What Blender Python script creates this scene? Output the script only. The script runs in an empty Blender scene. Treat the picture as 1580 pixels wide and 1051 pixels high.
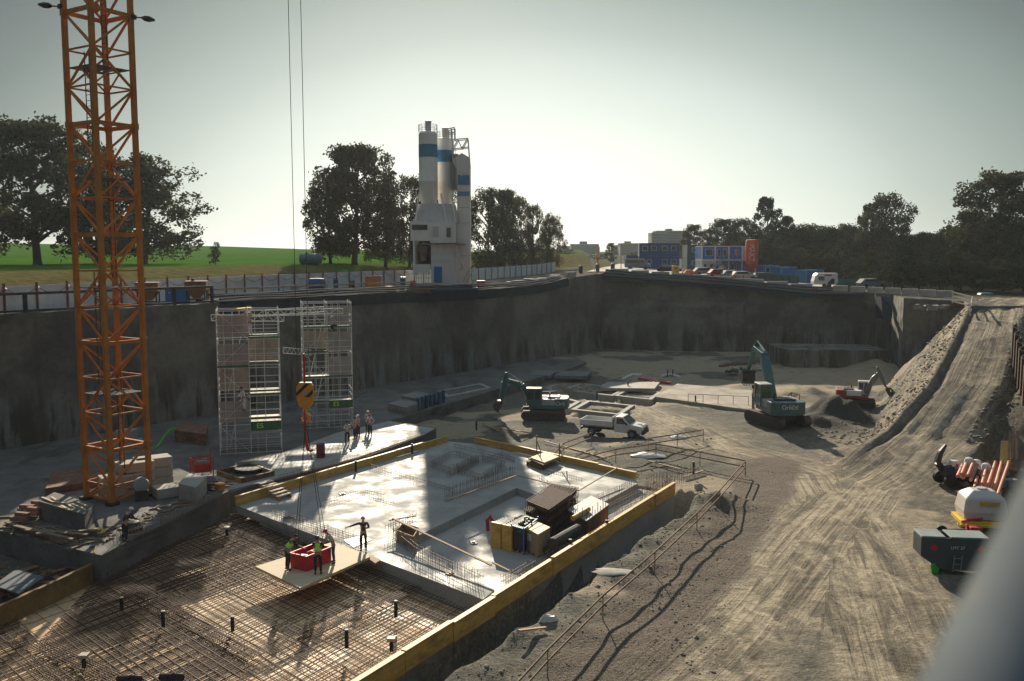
import bpy, math, random
from mathutils import Vector, Matrix, noise
R = math.radians
random.seed(7)
SC = bpy.context.scene
COL = SC.collection
# ---------------------------------------------------------------- camera
CZ, FPX, HOR = 14.5, 1400.0, 388.0
PITCH = math.atan((525.5-HOR)/FPX)
cam = bpy.data.cameras.new('camera'); cam.sensor_width = 36; cam.lens = 36*FPX/1580
cam.clip_start = .05; cam.clip_end = 9000
cam.dof.use_dof = True; cam.dof.focus_distance = 62; cam.dof.aperture_fstop = 3.6
camo = bpy.data.objects.new('camera', cam); COL.objects.link(camo)
camo.location = (0, 0, CZ); camo.rotation_euler = (math.pi/2-PITCH, 0, 0)
SC.camera = camo
# ---------------------------------------------------------------- sky + sun
SUN_EL, SUN_AZ = R(21.0), R(-5.8)          # azimuth from +Y towards +X
w = bpy.data.worlds.new('World'); SC.world = w; w.use_nodes = True
nt = w.node_tree; nt.nodes.clear()
def N(t, **k):
    n = nt.nodes.new(t)
    for a, b in k.items():
        if a.startswith('i_'): n.inputs[a[2:].replace('_', ' ')].default_value = b
        else: setattr(n, a, b)
    return n
sky = N('ShaderNodeTexSky', sky_type='NISHITA', sun_disc=False)
sky.sun_elevation = SUN_EL; sky.sun_rotation = SUN_AZ; sky.dust_density = .6; sky.air_density = 1.0; sky.ozone_density = 1
hs = N('ShaderNodeHueSaturation'); hs.inputs['Saturation'].default_value = .55
tc = N('ShaderNodeTexCoord')
dot = N('ShaderNodeVectorMath', operation='DOT_PRODUCT')
gl = Vector((.02, 1, .05)).normalized(); dot.inputs[1].default_value = gl
ramp = N('ShaderNodeValToRGB'); el = ramp.color_ramp.elements
el[0].position = 0; el[0].color = (.03, .036, .045, 1)
el[1].position = 1; el[1].color = (.72, .74, .64, 1)
for p, c in ((.3, (.03, .036, .045)), (.72, (.04, .052, .06)), (.80, (.028, .042, .042)), (.86, (.10, .128, .115)), (.905, (.205, .25, .225)), (.935, (.315, .365, .33)), (.955, (.44, .495, .45)), (.975, (.54, .59, .53)), (.99, (.645, .68, .60))):
    e = el.new(p); e.color = (*c, 1)
zs = N('ShaderNodeVectorMath', operation='MULTIPLY'); zs.inputs[1].default_value = (.9, 1, 1.85)
zn = N('ShaderNodeVectorMath', operation='NORMALIZE')
mul = N('ShaderNodeMix', data_type='RGBA'); mul.inputs[0].default_value = .92
x10 = N('ShaderNodeVectorMath', operation='SCALE'); x10.inputs['Scale'].default_value = 10.5
bg = N('ShaderNodeBackground'); bg.inputs['Strength'].default_value = .10
out = N('ShaderNodeOutputWorld')
L = nt.links.new
cln = N('ShaderNodeTexNoise'); cln.inputs['Scale'].default_value = 9; cln.inputs['Detail'].default_value = 5
clm = N('ShaderNodeMapping'); clm.inputs['Scale'].default_value = (1, 1, 5)
clr = N('ShaderNodeMapRange'); clr.inputs[1].default_value = .35; clr.inputs[2].default_value = .75; clr.inputs[3].default_value = .992; clr.inputs[4].default_value = 1.01
L(tc.outputs['Generated'], clm.inputs[0]); L(clm.outputs[0], cln.inputs['Vector']); L(cln.outputs['Fac'], clr.inputs[0])
L(tc.outputs['Generated'], zs.inputs[0]); L(zs.outputs[0], zn.inputs[0]); L(zn.outputs[0], dot.inputs[0]); L(dot.outputs['Value'], ramp.inputs[0])
L(sky.outputs[0], hs.inputs['Color'])
cm = N('ShaderNodeMix', data_type='RGBA', blend_type='MULTIPLY'); cm.inputs[0].default_value = 1
L(ramp.outputs[0], cm.inputs[6]); L(clr.outputs[0], cm.inputs[7])
L(hs.outputs[0], mul.inputs[6]); sz = N('ShaderNodeSeparateXYZ'); L(tc.outputs['Generated'], sz.inputs[0])
zr = N('ShaderNodeMapRange', interpolation_type='SMOOTHSTEP'); zr.inputs[1].default_value = .42; zr.inputs[2].default_value = .85; L(sz.outputs[2], zr.inputs[0])
zc = N('ShaderNodeMix', data_type='RGBA', blend_type='ADD'); L(zr.outputs[0], zc.inputs[0]); L(cm.outputs[2], zc.inputs[6]); zc.inputs[7].default_value = (.17, .225, .27, 1)
L(zc.outputs[2], x10.inputs[0]); L(x10.outputs[0], mul.inputs[7]); L(mul.outputs[2], bg.inputs[0]); L(bg.outputs[0], out.inputs[0])
sl = bpy.data.lights.new('sun', 'SUN'); sl.energy = 5.0; sl.angle = R(.6); sl.color = (1, .87, .68)
so = bpy.data.objects.new('sun', sl); COL.objects.link(so); so.location = (-40, 200, 120)
sd = Vector((math.sin(SUN_AZ)*math.cos(SUN_EL), math.cos(SUN_AZ)*math.cos(SUN_EL), math.sin(SUN_EL)))
so.rotation_euler = sd.to_track_quat('Z', 'Y').to_euler()
SC.view_settings.view_transform = 'Standard'; SC.view_settings.look = 'None'
SC.view_settings.exposure = 0.45; SC.view_settings.gamma = 1
# ---------------------------------------------------------------- helpers
cp, sp = math.cos(PITCH), math.sin(PITCH)
def ray(px, py):
    u, v = (px-790)/FPX, (525.5-py)/FPX
    return Vector((u, cp+v*sp, -sp+v*cp))
def W(px, py, z=0.0):            # pixel of the photograph -> point on the level z
    d = ray(px, py); t = (z-CZ)/d.z
    return Vector((d.x*t, d.y*t, z))
def D(px, py, y):                # pixel -> point at distance y
    d = ray(px, py); t = y/d.y
    return Vector((d.x*t, y, CZ+d.z*t))
def G(px, y, z): p = D(px, 500, y); return Vector((D(px, HOR, y).x, y, z))
def lerp(a, b, t): return a+(b-a)*t
def interp(x, tab):
    if x <= tab[0][0]: return tab[0][1]
    for (a, va), (b, vb) in zip(tab, tab[1:]):
        if x <= b: return va+(vb-va)*(x-a)/(b-a)
    return tab[-1][1]
def sst(a, b, x): t = min(1, max(0, (x-a)/(b-a))); return t*t*(3-2*t)
def nz(x, y, z=0, s=1.0): return noise.noise(Vector((x*s, y*s, z*s)))
MATS = {}
def M(name, col=None, rough=.8, metal=0., var=.22, scale=2.0, bump=.15, col2=None, stretch=None, detail=5, world=False, spec=.5, trans=0, emit=0, col2pos=(.4, .65)):
    if name in MATS: return MATS[name]
    m = bpy.data.materials.new(name); m.use_nodes = True; t = m.node_tree; n = t.nodes; l = t.links.new
    b = n['Principled BSDF']; b.inputs['Roughness'].default_value = rough; b.inputs['Metallic'].default_value = metal
    b.inputs['Specular IOR Level'].default_value = spec
    co = n.new('ShaderNodeNewGeometry').outputs['Position'] if world else n.new('ShaderNodeTexCoord').outputs['Object']
    if stretch:
        mp = n.new('ShaderNodeMapping'); mp.inputs['Scale'].default_value = stretch; l(co, mp.inputs[0]); co = mp.outputs[0]
    nn = n.new('ShaderNodeTexNoise'); nn.inputs['Scale'].default_value = scale; nn.inputs['Detail'].default_value = detail; nn.inputs['Roughness'].default_value = .62; l(co, nn.inputs['Vector'])
    mr = n.new('ShaderNodeMapRange'); mr.inputs[1].default_value = .3; mr.inputs[2].default_value = .7; mr.inputs[3].default_value = 1-var; mr.inputs[4].default_value = 1+var
    l(nn.outputs['Fac'], mr.inputs[0])
    base = n.new('ShaderNodeRGB'); base.outputs[0].default_value = (*col, 1); bo = base.outputs[0]
    if col2:
        n2 = n.new('ShaderNodeTexNoise'); n2.inputs['Scale'].default_value = scale*.37; n2.inputs['Detail'].default_value = 6; n2.inputs['Roughness'].default_value = .65; l(co, n2.inputs['Vector'])
        r2 = n.new('ShaderNodeMapRange'); r2.inputs[1].default_value = col2pos[0]; r2.inputs[2].default_value = col2pos[1]; l(n2.outputs['Fac'], r2.inputs[0])
        mx = n.new('ShaderNodeMix'); mx.data_type = 'RGBA'; l(r2.outputs[0], mx.inputs[0]); l(bo, mx.inputs[6]); mx.inputs[7].default_value = (*col2, 1); bo = mx.outputs[2]
    mm = n.new('ShaderNodeMix'); mm.data_type = 'RGBA'; mm.blend_type = 'MULTIPLY'; mm.inputs[0].default_value = 1
    l(bo, mm.inputs[6]); l(mr.outputs[0], mm.inputs[7]); l(mm.outputs[2], b.inputs['Base Color'])
    if bump:
        bp = n.new('ShaderNodeBump'); bp.inputs['Strength'].default_value = bump; bp.inputs['Distance'].default_value = .05
        l(nn.outputs['Fac'], bp.inputs['Height']); l(bp.outputs[0], b.inputs['Normal'])
    if trans:
        tr = n.new('ShaderNodeBsdfTranslucent'); l(mm.outputs[2], tr.inputs[0]); ms = n.new('ShaderNodeMixShader'); ms.inputs[0].default_value = trans
        l(b.outputs[0], ms.inputs[1]); l(tr.outputs[0], ms.inputs[2]); l(ms.outputs[0], n['Material Output'].inputs[0])
    MATS[name] = m; return m
FR = {}
def thing(name, label, cat, loc=(0, 0, 0), rz=0, group=None):
    o = bpy.data.objects.new(name, None); COL.objects.link(o); o.empty_display_size = .2
    o.location = loc; o.rotation_euler = (0, 0, rz); tag(o, label, cat, group)
    FR[o.name] = Matrix.Translation(Vector(loc)) @ Matrix.Rotation(rz, 4, 'Z')
    return o
def tag(o, label=None, cat=None, group=None, kind=None):
    if label: o['label'] = label
    if cat: o['category'] = cat
    if group: o['group'] = group
    if kind: o['kind'] = kind
    return o
def kids(o): return [c for c in COL.objects if c.parent == o]
CH = {}
def copy_thing(o, loc, rz=None, label=None, group=None, scale=None):
    c = o.copy(); COL.objects.link(c); c.location = loc
    if rz is not None: c.rotation_euler = (0, 0, rz)
    if scale is not None: c.scale = scale
    if label: c['label'] = label
    if group: c['group'] = group
    for k in CH.get(o.name, []):
        d = k.copy(); COL.objects.link(d); d.parent = c
        for g in CH.get(k.name, []):
            e = g.copy(); COL.objects.link(e); e.parent = d
    return c
class MB:
    def __init__(s): s.v = []; s.f = []
    def add(s, vs, fs):
        n = len(s.v); s.v += [tuple(p) for p in vs]; s.f += [tuple(i+n for i in q) for q in fs]; return s
    def box(s, c, d, rz=0, rx=0, ry=0, taper=1):
        m = Matrix.Translation(Vector(c)) @ Matrix.Rotation(rz, 4, 'Z') @ Matrix.Rotation(ry, 4, 'Y') @ Matrix.Rotation(rx, 4, 'X')
        h = [q/2 for q in d]; vs = []
        for z in (-1, 1):
            k = taper if z > 0 else 1
            for x, y in ((-1, -1), (1, -1), (1, 1), (-1, 1)): vs.append(m @ Vector((x*h[0]*k, y*h[1]*k, z*h[2])))
        return s.add(vs, [(3, 2, 1, 0), (4, 5, 6, 7), (0, 1, 5, 4), (1, 2, 6, 5), (2, 3, 7, 6), (3, 0, 4, 7)])
    def bar(s, a, b, w, h=None, up=(0, 0, 1)):
        h = h or w; a = Vector(a); b = Vector(b); d = (b-a)
        if d.length < 1e-6: return s
        d.normalize(); u = Vector(up)
        if abs(d.dot(u)) > .98: u = Vector((1, 0, 0)) if abs(d.x) < .9 else Vector((0, 1, 0))
        x = d.cross(u).normalized()*w/2; y = x.cross(d).normalized()*h/2
        vs = [p+q for p in (a, b) for q in (-x-y, x-y, x+y, -x+y)]
        return s.add(vs, [(3, 2, 1, 0), (4, 5, 6, 7), (0, 1, 5, 4), (1, 2, 6, 5), (2, 3, 7, 6), (3, 0, 4, 7)])
    def tube(s, a, b, r, r2=None, n=8, caps=True):
        r2 = r if r2 is None else r2; a = Vector(a); b = Vector(b); d = b-a
        if d.length < 1e-6: return s
        d.normalize(); u = Vector((0, 0, 1)) if abs(d.z) < .95 else Vector((1, 0, 0))
        x = d.cross(u).normalized(); y = d.cross(x)
        vs = []
        for p, q in ((a, r), (b, r2)):
            for i in range(n): t = 2*math.pi*i/n; vs.append(p+x*q*math.cos(t)+y*q*math.sin(t))
        fs = [(i, i+n, (i+1) % n+n, (i+1) % n) for i in range(n)]
        if caps: fs += [tuple(range(n)), tuple(range(2*n-1, n-1, -1))]
        return s.add(vs, fs)
    def path(s, pts, r, n=6):
        pts = [Vector(p) for p in pts]; rs = r if isinstance(r, (list, tuple)) else [r]*len(pts)
        vs = []; x = None
        for i, p in enumerate(pts):
            d = (pts[min(i+1, len(pts)-1)]-pts[max(i-1, 0)]).normalized()
            if x is None:
                u = Vector((0, 0, 1)) if abs(d.z) < .95 else Vector((1, 0, 0)); x = d.cross(u).normalized()
            x = (x-d*x.dot(d)).normalized(); y = d.cross(x)
            for k in range(n): t = 2*math.pi*k/n; vs.append(p+x*rs[i]*math.cos(t)+y*rs[i]*math.sin(t))
        m = len(pts)
        fs = [(j*n+i, (j+1)*n+i, (j+1)*n+(i+1) % n, j*n+(i+1) % n) for j in range(m-1) for i in range(n)]
        fs += [tuple(range(n)), tuple(range(m*n-1, (m-1)*n-1, -1))]
        return s.add(vs, fs)
    def lathe(s, c, prof, n=20, axis='z'):
        c = Vector(c); vs = []
        for r, z in prof:
            for i in range(n):
                t = 2*math.pi*i/n; x, y = r*math.cos(t), r*math.sin(t)
                vs.append(c+(Vector((x, y, z)) if axis == 'z' else Vector((z, x, y)) if axis == 'x' else Vector((y, z, x))))
        m = len(prof)
        fs = [(j*n+i, j*n+(i+1) % n, (j+1)*n+(i+1) % n, (j+1)*n+i) for j in range(m-1) for i in range(n)]
        fs += [tuple(range(n-1, -1, -1)), tuple(range((m-1)*n, m*n))]
        return s.add(vs, fs)
    def prism(s, poly, z0, z1):
        n = len(poly)
        ar = sum(poly[i][0]*poly[(i+1) % n][1]-poly[(i+1) % n][0]*poly[i][1] for i in range(n))
        if ar < 0: poly = poly[::-1]
        vs = [(p[0], p[1], z0) for p in poly]+[(p[0], p[1], z1) for p in poly]
        return s.add(vs, [tuple(range(n-1, -1, -1)), tuple(range(n, 2*n))]+[(i, (i+1) % n, (i+1) % n+n, i+n) for i in range(n)])
    def ext(s, prof, y0, y1):     # x,z outline extruded along y
        n = len(prof)
        ar = sum(prof[i][0]*prof[(i+1) % n][1]-prof[(i+1) % n][0]*prof[i][1] for i in range(n))
        if ar < 0: prof = prof[::-1]
        vs = [(p[0], y0, p[1]) for p in prof]+[(p[0], y1, p[1]) for p in prof]
        return s.add(vs, [tuple(range(n)), tuple(range(2*n-1, n-1, -1))]+[((i+1) % n, i, i+n, (i+1) % n+n) for i in range(n)])
    def rough(s, amt, sc=1.0):
        s.v = [tuple(Vector(p)+Vector((nz(p[0]*sc, p[1]*sc, p[2]*sc+3), nz(p[0]*sc+9, p[1]*sc, p[2]*sc), nz(p[0]*sc, p[1]*sc+7, p[2]*sc)))*amt) for p in s.v]; return s
    def build(s, name, mat, parent=None, world=False, smooth=False, bevel=0):
        vs = s.v
        if parent is not None and world:
            inv = FR[parent.name].inverted(); vs = [tuple(inv @ Vector(p)) for p in vs]
        me = bpy.data.meshes.new(name); me.from_pydata(vs, [], s.f); me.update()
        if smooth:
            me.polygons.foreach_set('use_smooth', [True]*len(me.polygons))
            try: me.set_sharp_from_angle(angle=R(38))
            except Exception: pass
        for m in (mat if isinstance(mat, list) else [mat]): me.materials.append(m)
        o = bpy.data.objects.new(name, me); COL.objects.link(o)
        if parent is not None:
            root = parent; o.parent = parent; CH.setdefault(parent.name, []).append(o)
            FR[o.name] = FR.get(parent.name, Matrix.Identity(4)).copy()
        if bevel:
            b = o.modifiers.new('bevel', 'BEVEL'); b.width = bevel; b.segments = 2; b.limit_method = 'ANGLE'
        return o
    def solo(s, name, label, cat, mat, group=None, kind=None, smooth=False, bevel=0):
        xs = [p[0] for p in s.v]; ys = [p[1] for p in s.v]; zs = [p[2] for p in s.v]
        c = Vector(((min(xs)+max(xs))/2, (min(ys)+max(ys))/2, min(zs)))
        s.v = [tuple(Vector(p)-c) for p in s.v]
        o = s.build(name, mat, None, smooth=smooth, bevel=bevel); o.location = c
        FR[o.name] = Matrix.Translation(c)
        return tag(o, label, cat, group, kind)
def text_mb(body, size, depth=.01):
    cu = bpy.data.curves.new('t', 'FONT'); cu.body = body; cu.size = size; cu.extrude = depth; cu.align_x = 'CENTER'; cu.align_y = 'CENTER'; cu.resolution_u = 3
    o = bpy.data.objects.new('t', cu); COL.objects.link(o); bpy.context.view_layer.update()
    me = bpy.data.meshes.new_from_object(o); v = [tuple(q.co) for q in me.vertices]; f = [tuple(q.vertices) for q in me.polygons]
    bpy.data.objects.remove(o); bpy.data.curves.remove(cu); bpy.data.meshes.remove(me)
    b = MB(); b.v = v; b.f = f; return b
def xform(b, m): b.v = [tuple(m @ Vector(p)) for p in b.v]; return b
# ---------------------------------------------------------------- materials
conc = M('concrete', (.40, .385, .35), .75, var=.12, scale=1.2, bump=.1, col2=(.30, .29, .27))
concd = M('aged_concrete', (.26, .25, .235), .85, var=.25, scale=1.5, bump=.25, col2=(.17, .165, .16))
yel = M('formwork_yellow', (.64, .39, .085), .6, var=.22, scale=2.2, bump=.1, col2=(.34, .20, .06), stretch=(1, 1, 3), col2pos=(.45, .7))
wood = M('raw_timber', (.42, .29, .17), .8, var=.25, scale=3, bump=.15, col2=(.30, .20, .12))
woodl = M('pale_plywood', (.60, .48, .30), .7, var=.12, scale=1.5, bump=.05, col2=(.52, .40, .24))
rust = M('rusty_steel', (.20, .10, .06), .8, var=.35, scale=4, bump=.1, col2=(.10, .055, .04))
rustr = M('rusty_rebar', (.085, .042, .026), .75, var=.3, scale=2, bump=0)
orange = M('crane_orange', (.52, .185, .012), .5, var=.15, scale=2, bump=.03, col2=(.38, .12, .012))
steel = M('galvanised_steel', (.42, .43, .43), .42, metal=.7, var=.15, scale=3, bump=.03)
dsteel = M('dark_steel', (.035, .037, .042), .5, metal=.3, var=.3, scale=3, bump=.05)
black = M('black_rubber', (.02, .02, .021), .75, var=.3, scale=4, bump=.1)
white = M('white_paint', (.72, .72, .70), .45, var=.06, scale=2, bump=.02)
redp = M('red_paint', (.48, .03, .03), .5, var=.2, scale=3, bump=.04)
bluep = M('blue_paint', (.012, .15, .42), .5, var=.12, scale=1.5, bump=.03)
dblue = M('deep_blue_paint', (.008, .065, .20), .5, var=.15, scale=1.5, bump=.03)
teal = M('teal_paint', (.025, .12, .145), .4, var=.12, scale=2, bump=.02, col2=(.05, .12, .12))
glass = M('dark_glass', (.03, .04, .045), .08, var=.1, scale=1, bump=0, spec=.8)
greyp = M('grey_paint', (.30, .31, .31), .5, var=.12, scale=2, bump=.03)
skin = M('skin', (.42, .22, .15), .6, var=.06, scale=5, bump=0)
wwood = M('weathered_wood', (.20, .15, .10), .85, var=.35, scale=3)
# ---------------------------------------------------------------- terrain
RIM = [(-95, -12), (-75, 12.4), (-45, 53.5), (-26, 79.6), (-13.2, 97.1), (-6, 107), (0, 115.2), (4.5, 121.4), (8.0, 126.2), (13.35, 133.5), (22, 131.4), (30, 129.7), (40, 127.4), (50, 125), (51, 120), (48.6, 115.5), (47.3, 109.5), (51.3, 103), (49.6, 98), (47.6, 94), (53.2, 94), (56.5, 90), (60, 80), (64, 20), (66, -12)]
def rim_path(step=1.0):
    out = []
    for a, b in zip(RIM, RIM[1:]):
        a = Vector(a); b = Vector(b); n = max(1, int((b-a).length/step))
        for i in range(n): out.append(a.lerp(b, i/n))
    out.append(Vector(RIM[-1])); return out
def fence_x(y): return -37+(y-66)*.31 if y < 92 else -29+.393*(y-92)
def H(x, y):
    r = x/max(y, 8.)
    base = interp(r, [(-.15, 10.0), (-.03, 9.75), (.03, 10.0), (.042, 10.2), (.068, 10.9), (.1, 11.3), (.22, 10.25), (.33, 9.0), (.6, 8.8)])
    d = fence_x(y)-x
    z = base+2.5*sst(1, 22, d)*(1 if r < .08 else 0)
    if y > 165:
        hill = interp(r, [(-.6, 7.2), (-.33, 5.0), (-.22, 3.2), (-.03, 1.8), (.05, 1.2), (.1, .6), (.3, 0)])
        z += hill*sst(165, 520, y)*(1 if r < .04 else max(0, 1-(r-.04)/.1))
        z += (13.5-base)*sst(300, 900, y)*(1 if r > 0 else 0)
    return z
RP = [W(1330, 745, -.65), W(1425, 672, 1.0), W(1487, 590, 4.2), W(1517, 520, 6.9), W(1536, 471, 8.85), Vector((58, 106, 9.0))]
RPW = [3.6, 2.9, 2.5, 2.4, 2.6, 2.8]
def near_path(x, y, P):
    best = None; s0 = 0
    for i, (a, b) in enumerate(zip(P, P[1:])):
        ax, ay, bx, by = a[0], a[1], b[0], b[1]; dx, dy = bx-ax, by-ay; l2 = dx*dx+dy*dy; l = math.sqrt(l2)
        t = max(0, min(1, ((x-ax)*dx+(y-ay)*dy)/l2)); qx, qy = ax+dx*t-x, ay+dy*t-y; dd = math.hypot(qx, qy)
        if best is None or dd < best[0]:
            sg = 1 if (dx*(y-ay)-dy*(x-ax)) < 0 else -1
            best = (dd, i, t, sg*dd, s0+t*l)
        s0 += l
    return best        # |d|, segment, t, signed (right +), arc
ROADA = [W(900, 1200, -.65), W(1130, 980, -.65), W(1255, 830, -.65)]+RP
ROADB = [W(1420, 1100, -.65), W(1330, 850, -.65), W(1255, 730, -.65), W(1120, 690, -.65), W(1040, 655, -.65), W(880, 600, -.65)]
GRAV = [W(1195, 712, -.65), W(1150, 790, -.65), W(1060, 900, -.65), W(960, 1010, -.65), W(820, 1180, -.65)]
FR0, FR1 = W(1040, 752, 0), W(430, 1135, 0)
fd = (FR1-FR0); fd.z = 0; fl = fd.length; fd.normalize(); fn = Vector((-fd.y, fd.x, 0))
if fn.x < 0: fn = -fn
MOUNDS = [(W(1288, 640, -.6), 3.4, 1.75), (W(1262, 655, -.6), 2.6, 1.0), (W(1318, 648, -.6), 2.2, .9), (W(1235, 612, -.6), 5.0, 1.1), (W(1385, 690, -.6), 3.0, .6), (W(1350, 575, -.6), 4, 1.2), (W(870, 605, -.6), 2.2, .5),
          (W(1000, 690, -.6), 2.6, .5), (W(1095, 780, -.6), 1.8, .55), (W(1060, 665, -.6), 2.4, .35), (W(1150, 600, -.6), 3, .5), (W(1190, 585, -.6), 4, .8)]
def F0(x, y):
    gk = near_path(x, y, GRAV)[0]; gk = .25+.75*sst(2.5, 5, gk)
    z = -.68+.22*nz(x, y, 0, .11)+gk*(.10*nz(x, y, 4, .45)+.04*nz(x, y, 8, 1.7))
    if y > 88: z += .9*sst(95, 122, y)
    px, py = x-FR0.x, y-FR0.y
    t = px*fd.x+py*fd.y; d = px*fn.x+py*fn.y
    if -1.5 < t < fl+12 and -.3 < d < 12:
        e = 1.0+.55*nz(x, y, 2, .35)+.25*nz(x, y, 1, 1.1)
        k = sst(e, e+1.1, d)
        z = lerp(-2.3, z+.32*sst(7, 2, d)+.3*nz(x, y, 5, .6)*sst(7, 2, d), k*sst(-1.5, 0, t)+(1-sst(-1.5, 0, t)))
    for c, r, h in MOUNDS:
        q = math.hypot(x-c.x, y-c.y)/r
        if q < 1.4: z += h*math.exp(-q*q*2.2)*(1+.5*nz(x, y, 3, .8))
    nd, i, tt, sd_, s = near_path(x, y, RP)
    rz = lerp(RP[i].z, RP[i+1].z, tt); hw = lerp(RPW[i], RPW[i+1], tt)
    if nd < 30 and (i > 0 or tt > 0):
        rut = -.42*sst(-.2, 1.2, rz)*math.exp(-((sd_+hw*.72)/.32)**2) - .1*math.exp(-((sd_+.9)/.5)**2) - .12*math.exp(-((sd_-1.1)/.5)**2)
        wv = .10*nz(x, y, 6, .9)
        fade = sst(0, .75, tt) if i == 0 else 1
        z0_ = z
        if sd_ < 0:
            berm = .0*math.exp(-((sd_+hw*1.02)/.5)**2)
            zz = rz+rut+berm+wv-max(0, -sd_-hw)*(1.2+.1*nz(x, y, 3, .3))+.6*nz(x, y, 9, .45)*sst(hw, hw+2, -sd_)+.22*nz(x, y, 19, 1.3)*sst(hw, hw+1, -sd_)
            z = max(z, zz)
        else:
            if sd_ < hw: zz = rz+rut+wv
            elif sd_ < hw+1.3: zz = rz-1.1*sst(hw, hw+1.3, sd_)*sst(1.2, 4, rz)*sst(9, 8, rz)+wv
            else: zz = max(rz-1.1, min(8.7, rz+(sd_-hw-2.2)*.4))+wv*2
            z = max(z, zz) if sd_ < hw+1.3 else max(z, zz*sst(-.5, 3, rz)+z*(1-sst(-.5, 3, rz)))
        z = z0_+(z-z0_)*fade
    return min(z, 9.0)
FOOT = [([(870, 609), (945, 618), (965, 607), (897, 599)], 'largest footing frame behind the teal excavator'), ([(950, 618), (1003, 624), (1018, 613), (968, 608)], 'footing frame right of the largest one'),
        ([(885, 640), (955, 648), (975, 634), (908, 627)], 'footing frame directly behind the white pickup'), ([(848, 634), (875, 638), (892, 628), (870, 622)], 'small footing frame beside the teal excavator')]
def inpoly(x, y, P):
    c = False; n = len(P)
    for i in range(n):
        a, b = P[i], P[(i+1) % n]
        if (a[1] > y) != (b[1] > y) and x < (b[0]-a[0])*(y-a[1])/(b[1]-a[1])+a[0]: c = not c
    return c
def PWz(pts, z): return [tuple(W(a, b, z))[:2] for a, b in pts]
LOWS = [(PWz([(375, 786), (745, 925), (430, 1135), (-260, 1300), (-260, 1010), (150, 890), (354, 788)], -.7), -1.4), (PWz([(400, 792), (680, 690), (740, 690), (975, 742), (1040, 752), (745, 925)], -.45), -1.6)]+[(PWz(p, -.5), -1.25) for p, _ in FOOT]
LBB = [(min(q[0] for q in P), max(q[0] for q in P), min(q[1] for q in P), max(q[1] for q in P)) for P, _ in LOWS]
def F(x, y):
    z = F0(x, y)
    for (P, zl), b in zip(LOWS, LBB):
        if b[0] <= x <= b[1] and b[2] <= y <= b[3] and inpoly(x, y, P): z = min(z, zl)
    return z
def floor_mesh():
    import bmesh
    rs = [-.80+i*(1.62/430) for i in range(431)]
    ys = [20.0]
    while ys[-1] < 138: ys.append(ys[-1]*1.0062)
    vs, fs, uv, col = [], [], [], []
    nc = len(rs)
    for y in ys:
        for r in rs:
            x = r*y; vs.append((x, y, F(x, y)))
            a = near_path(x, y, ROADA); b = near_path(x, y, ROADB)
            n1 = nz(x, y, 0, .25)*1.6+nz(x, y, 0, .9)*.5
            wa = sst(4.2, 1.7, a[0]+n1); wb = sst(4.0, 1.5, b[0]+n1)
            q = a if wa >= wb else b
            g = near_path(x, y, GRAV); wg = sst(2.3, 1.5, g[0]+n1*.4)
            dk = 0
            for c, rr, h in MOUNDS[:3]: dk = max(dk, sst(1.25, .8, math.hypot(x-c.x, y-c.y)/rr))
            rq = near_path(x, y, RP)
            if rq[1] > 0 or rq[2] > .3:
                hw_ = lerp(RPW[rq[1]], RPW[rq[1]+1], rq[2]); dk = max(dk, .8*math.exp(-((rq[3]+hw_*.72)/.38)**2), .55*math.exp(-((rq[3]+hw_*.25+.3*nz(x, y, 0, .2))/.3)**2), .45*math.exp(-((rq[3]-hw_*.5)/.35)**2), .5*sst(hw_-.3, hw_+1.5, rq[3]))
            sand = sst(.0, .35, nz(x, y, 30, .12)+.35*nz(x, y, 31, .5)+.55*sst(80, 100, y)*sst(10, 22, x)-.15)
            fl_ = 1 if (a[1] >= 3 and a[0] > 2.2) else 0
            col.append((max(wa, wb, .75*fl_*sst(10, 4, a[0])), wg, max(dk, 0), sand)); uv.append((q[4], q[3]))
    for j in range(len(ys)-1):
        for i in range(nc-1): fs.append((j*nc+i, j*nc+i+1, (j+1)*nc+i+1, (j+1)*nc+i))
    me = bpy.data.meshes.new('pit_floor'); me.from_pydata(vs, [], fs); me.update()
    ca = me.color_attributes.new('zone', 'FLOAT_COLOR', 'POINT'); ca.data.foreach_set('color', [c for q in col for c in q])
    va = me.attributes.new('flow', 'FLOAT_VECTOR', 'POINT'); va.data.foreach_set('vector', [c for q in uv for c in (q[0], q[1], 0)])
    me.polygons.foreach_set('use_smooth', [True]*len(fs))
    o = bpy.data.objects.new('pit_floor', me); COL.objects.link(o); tag(o, kind='structure')
    me.materials.append(floor_mat()); return o
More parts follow.
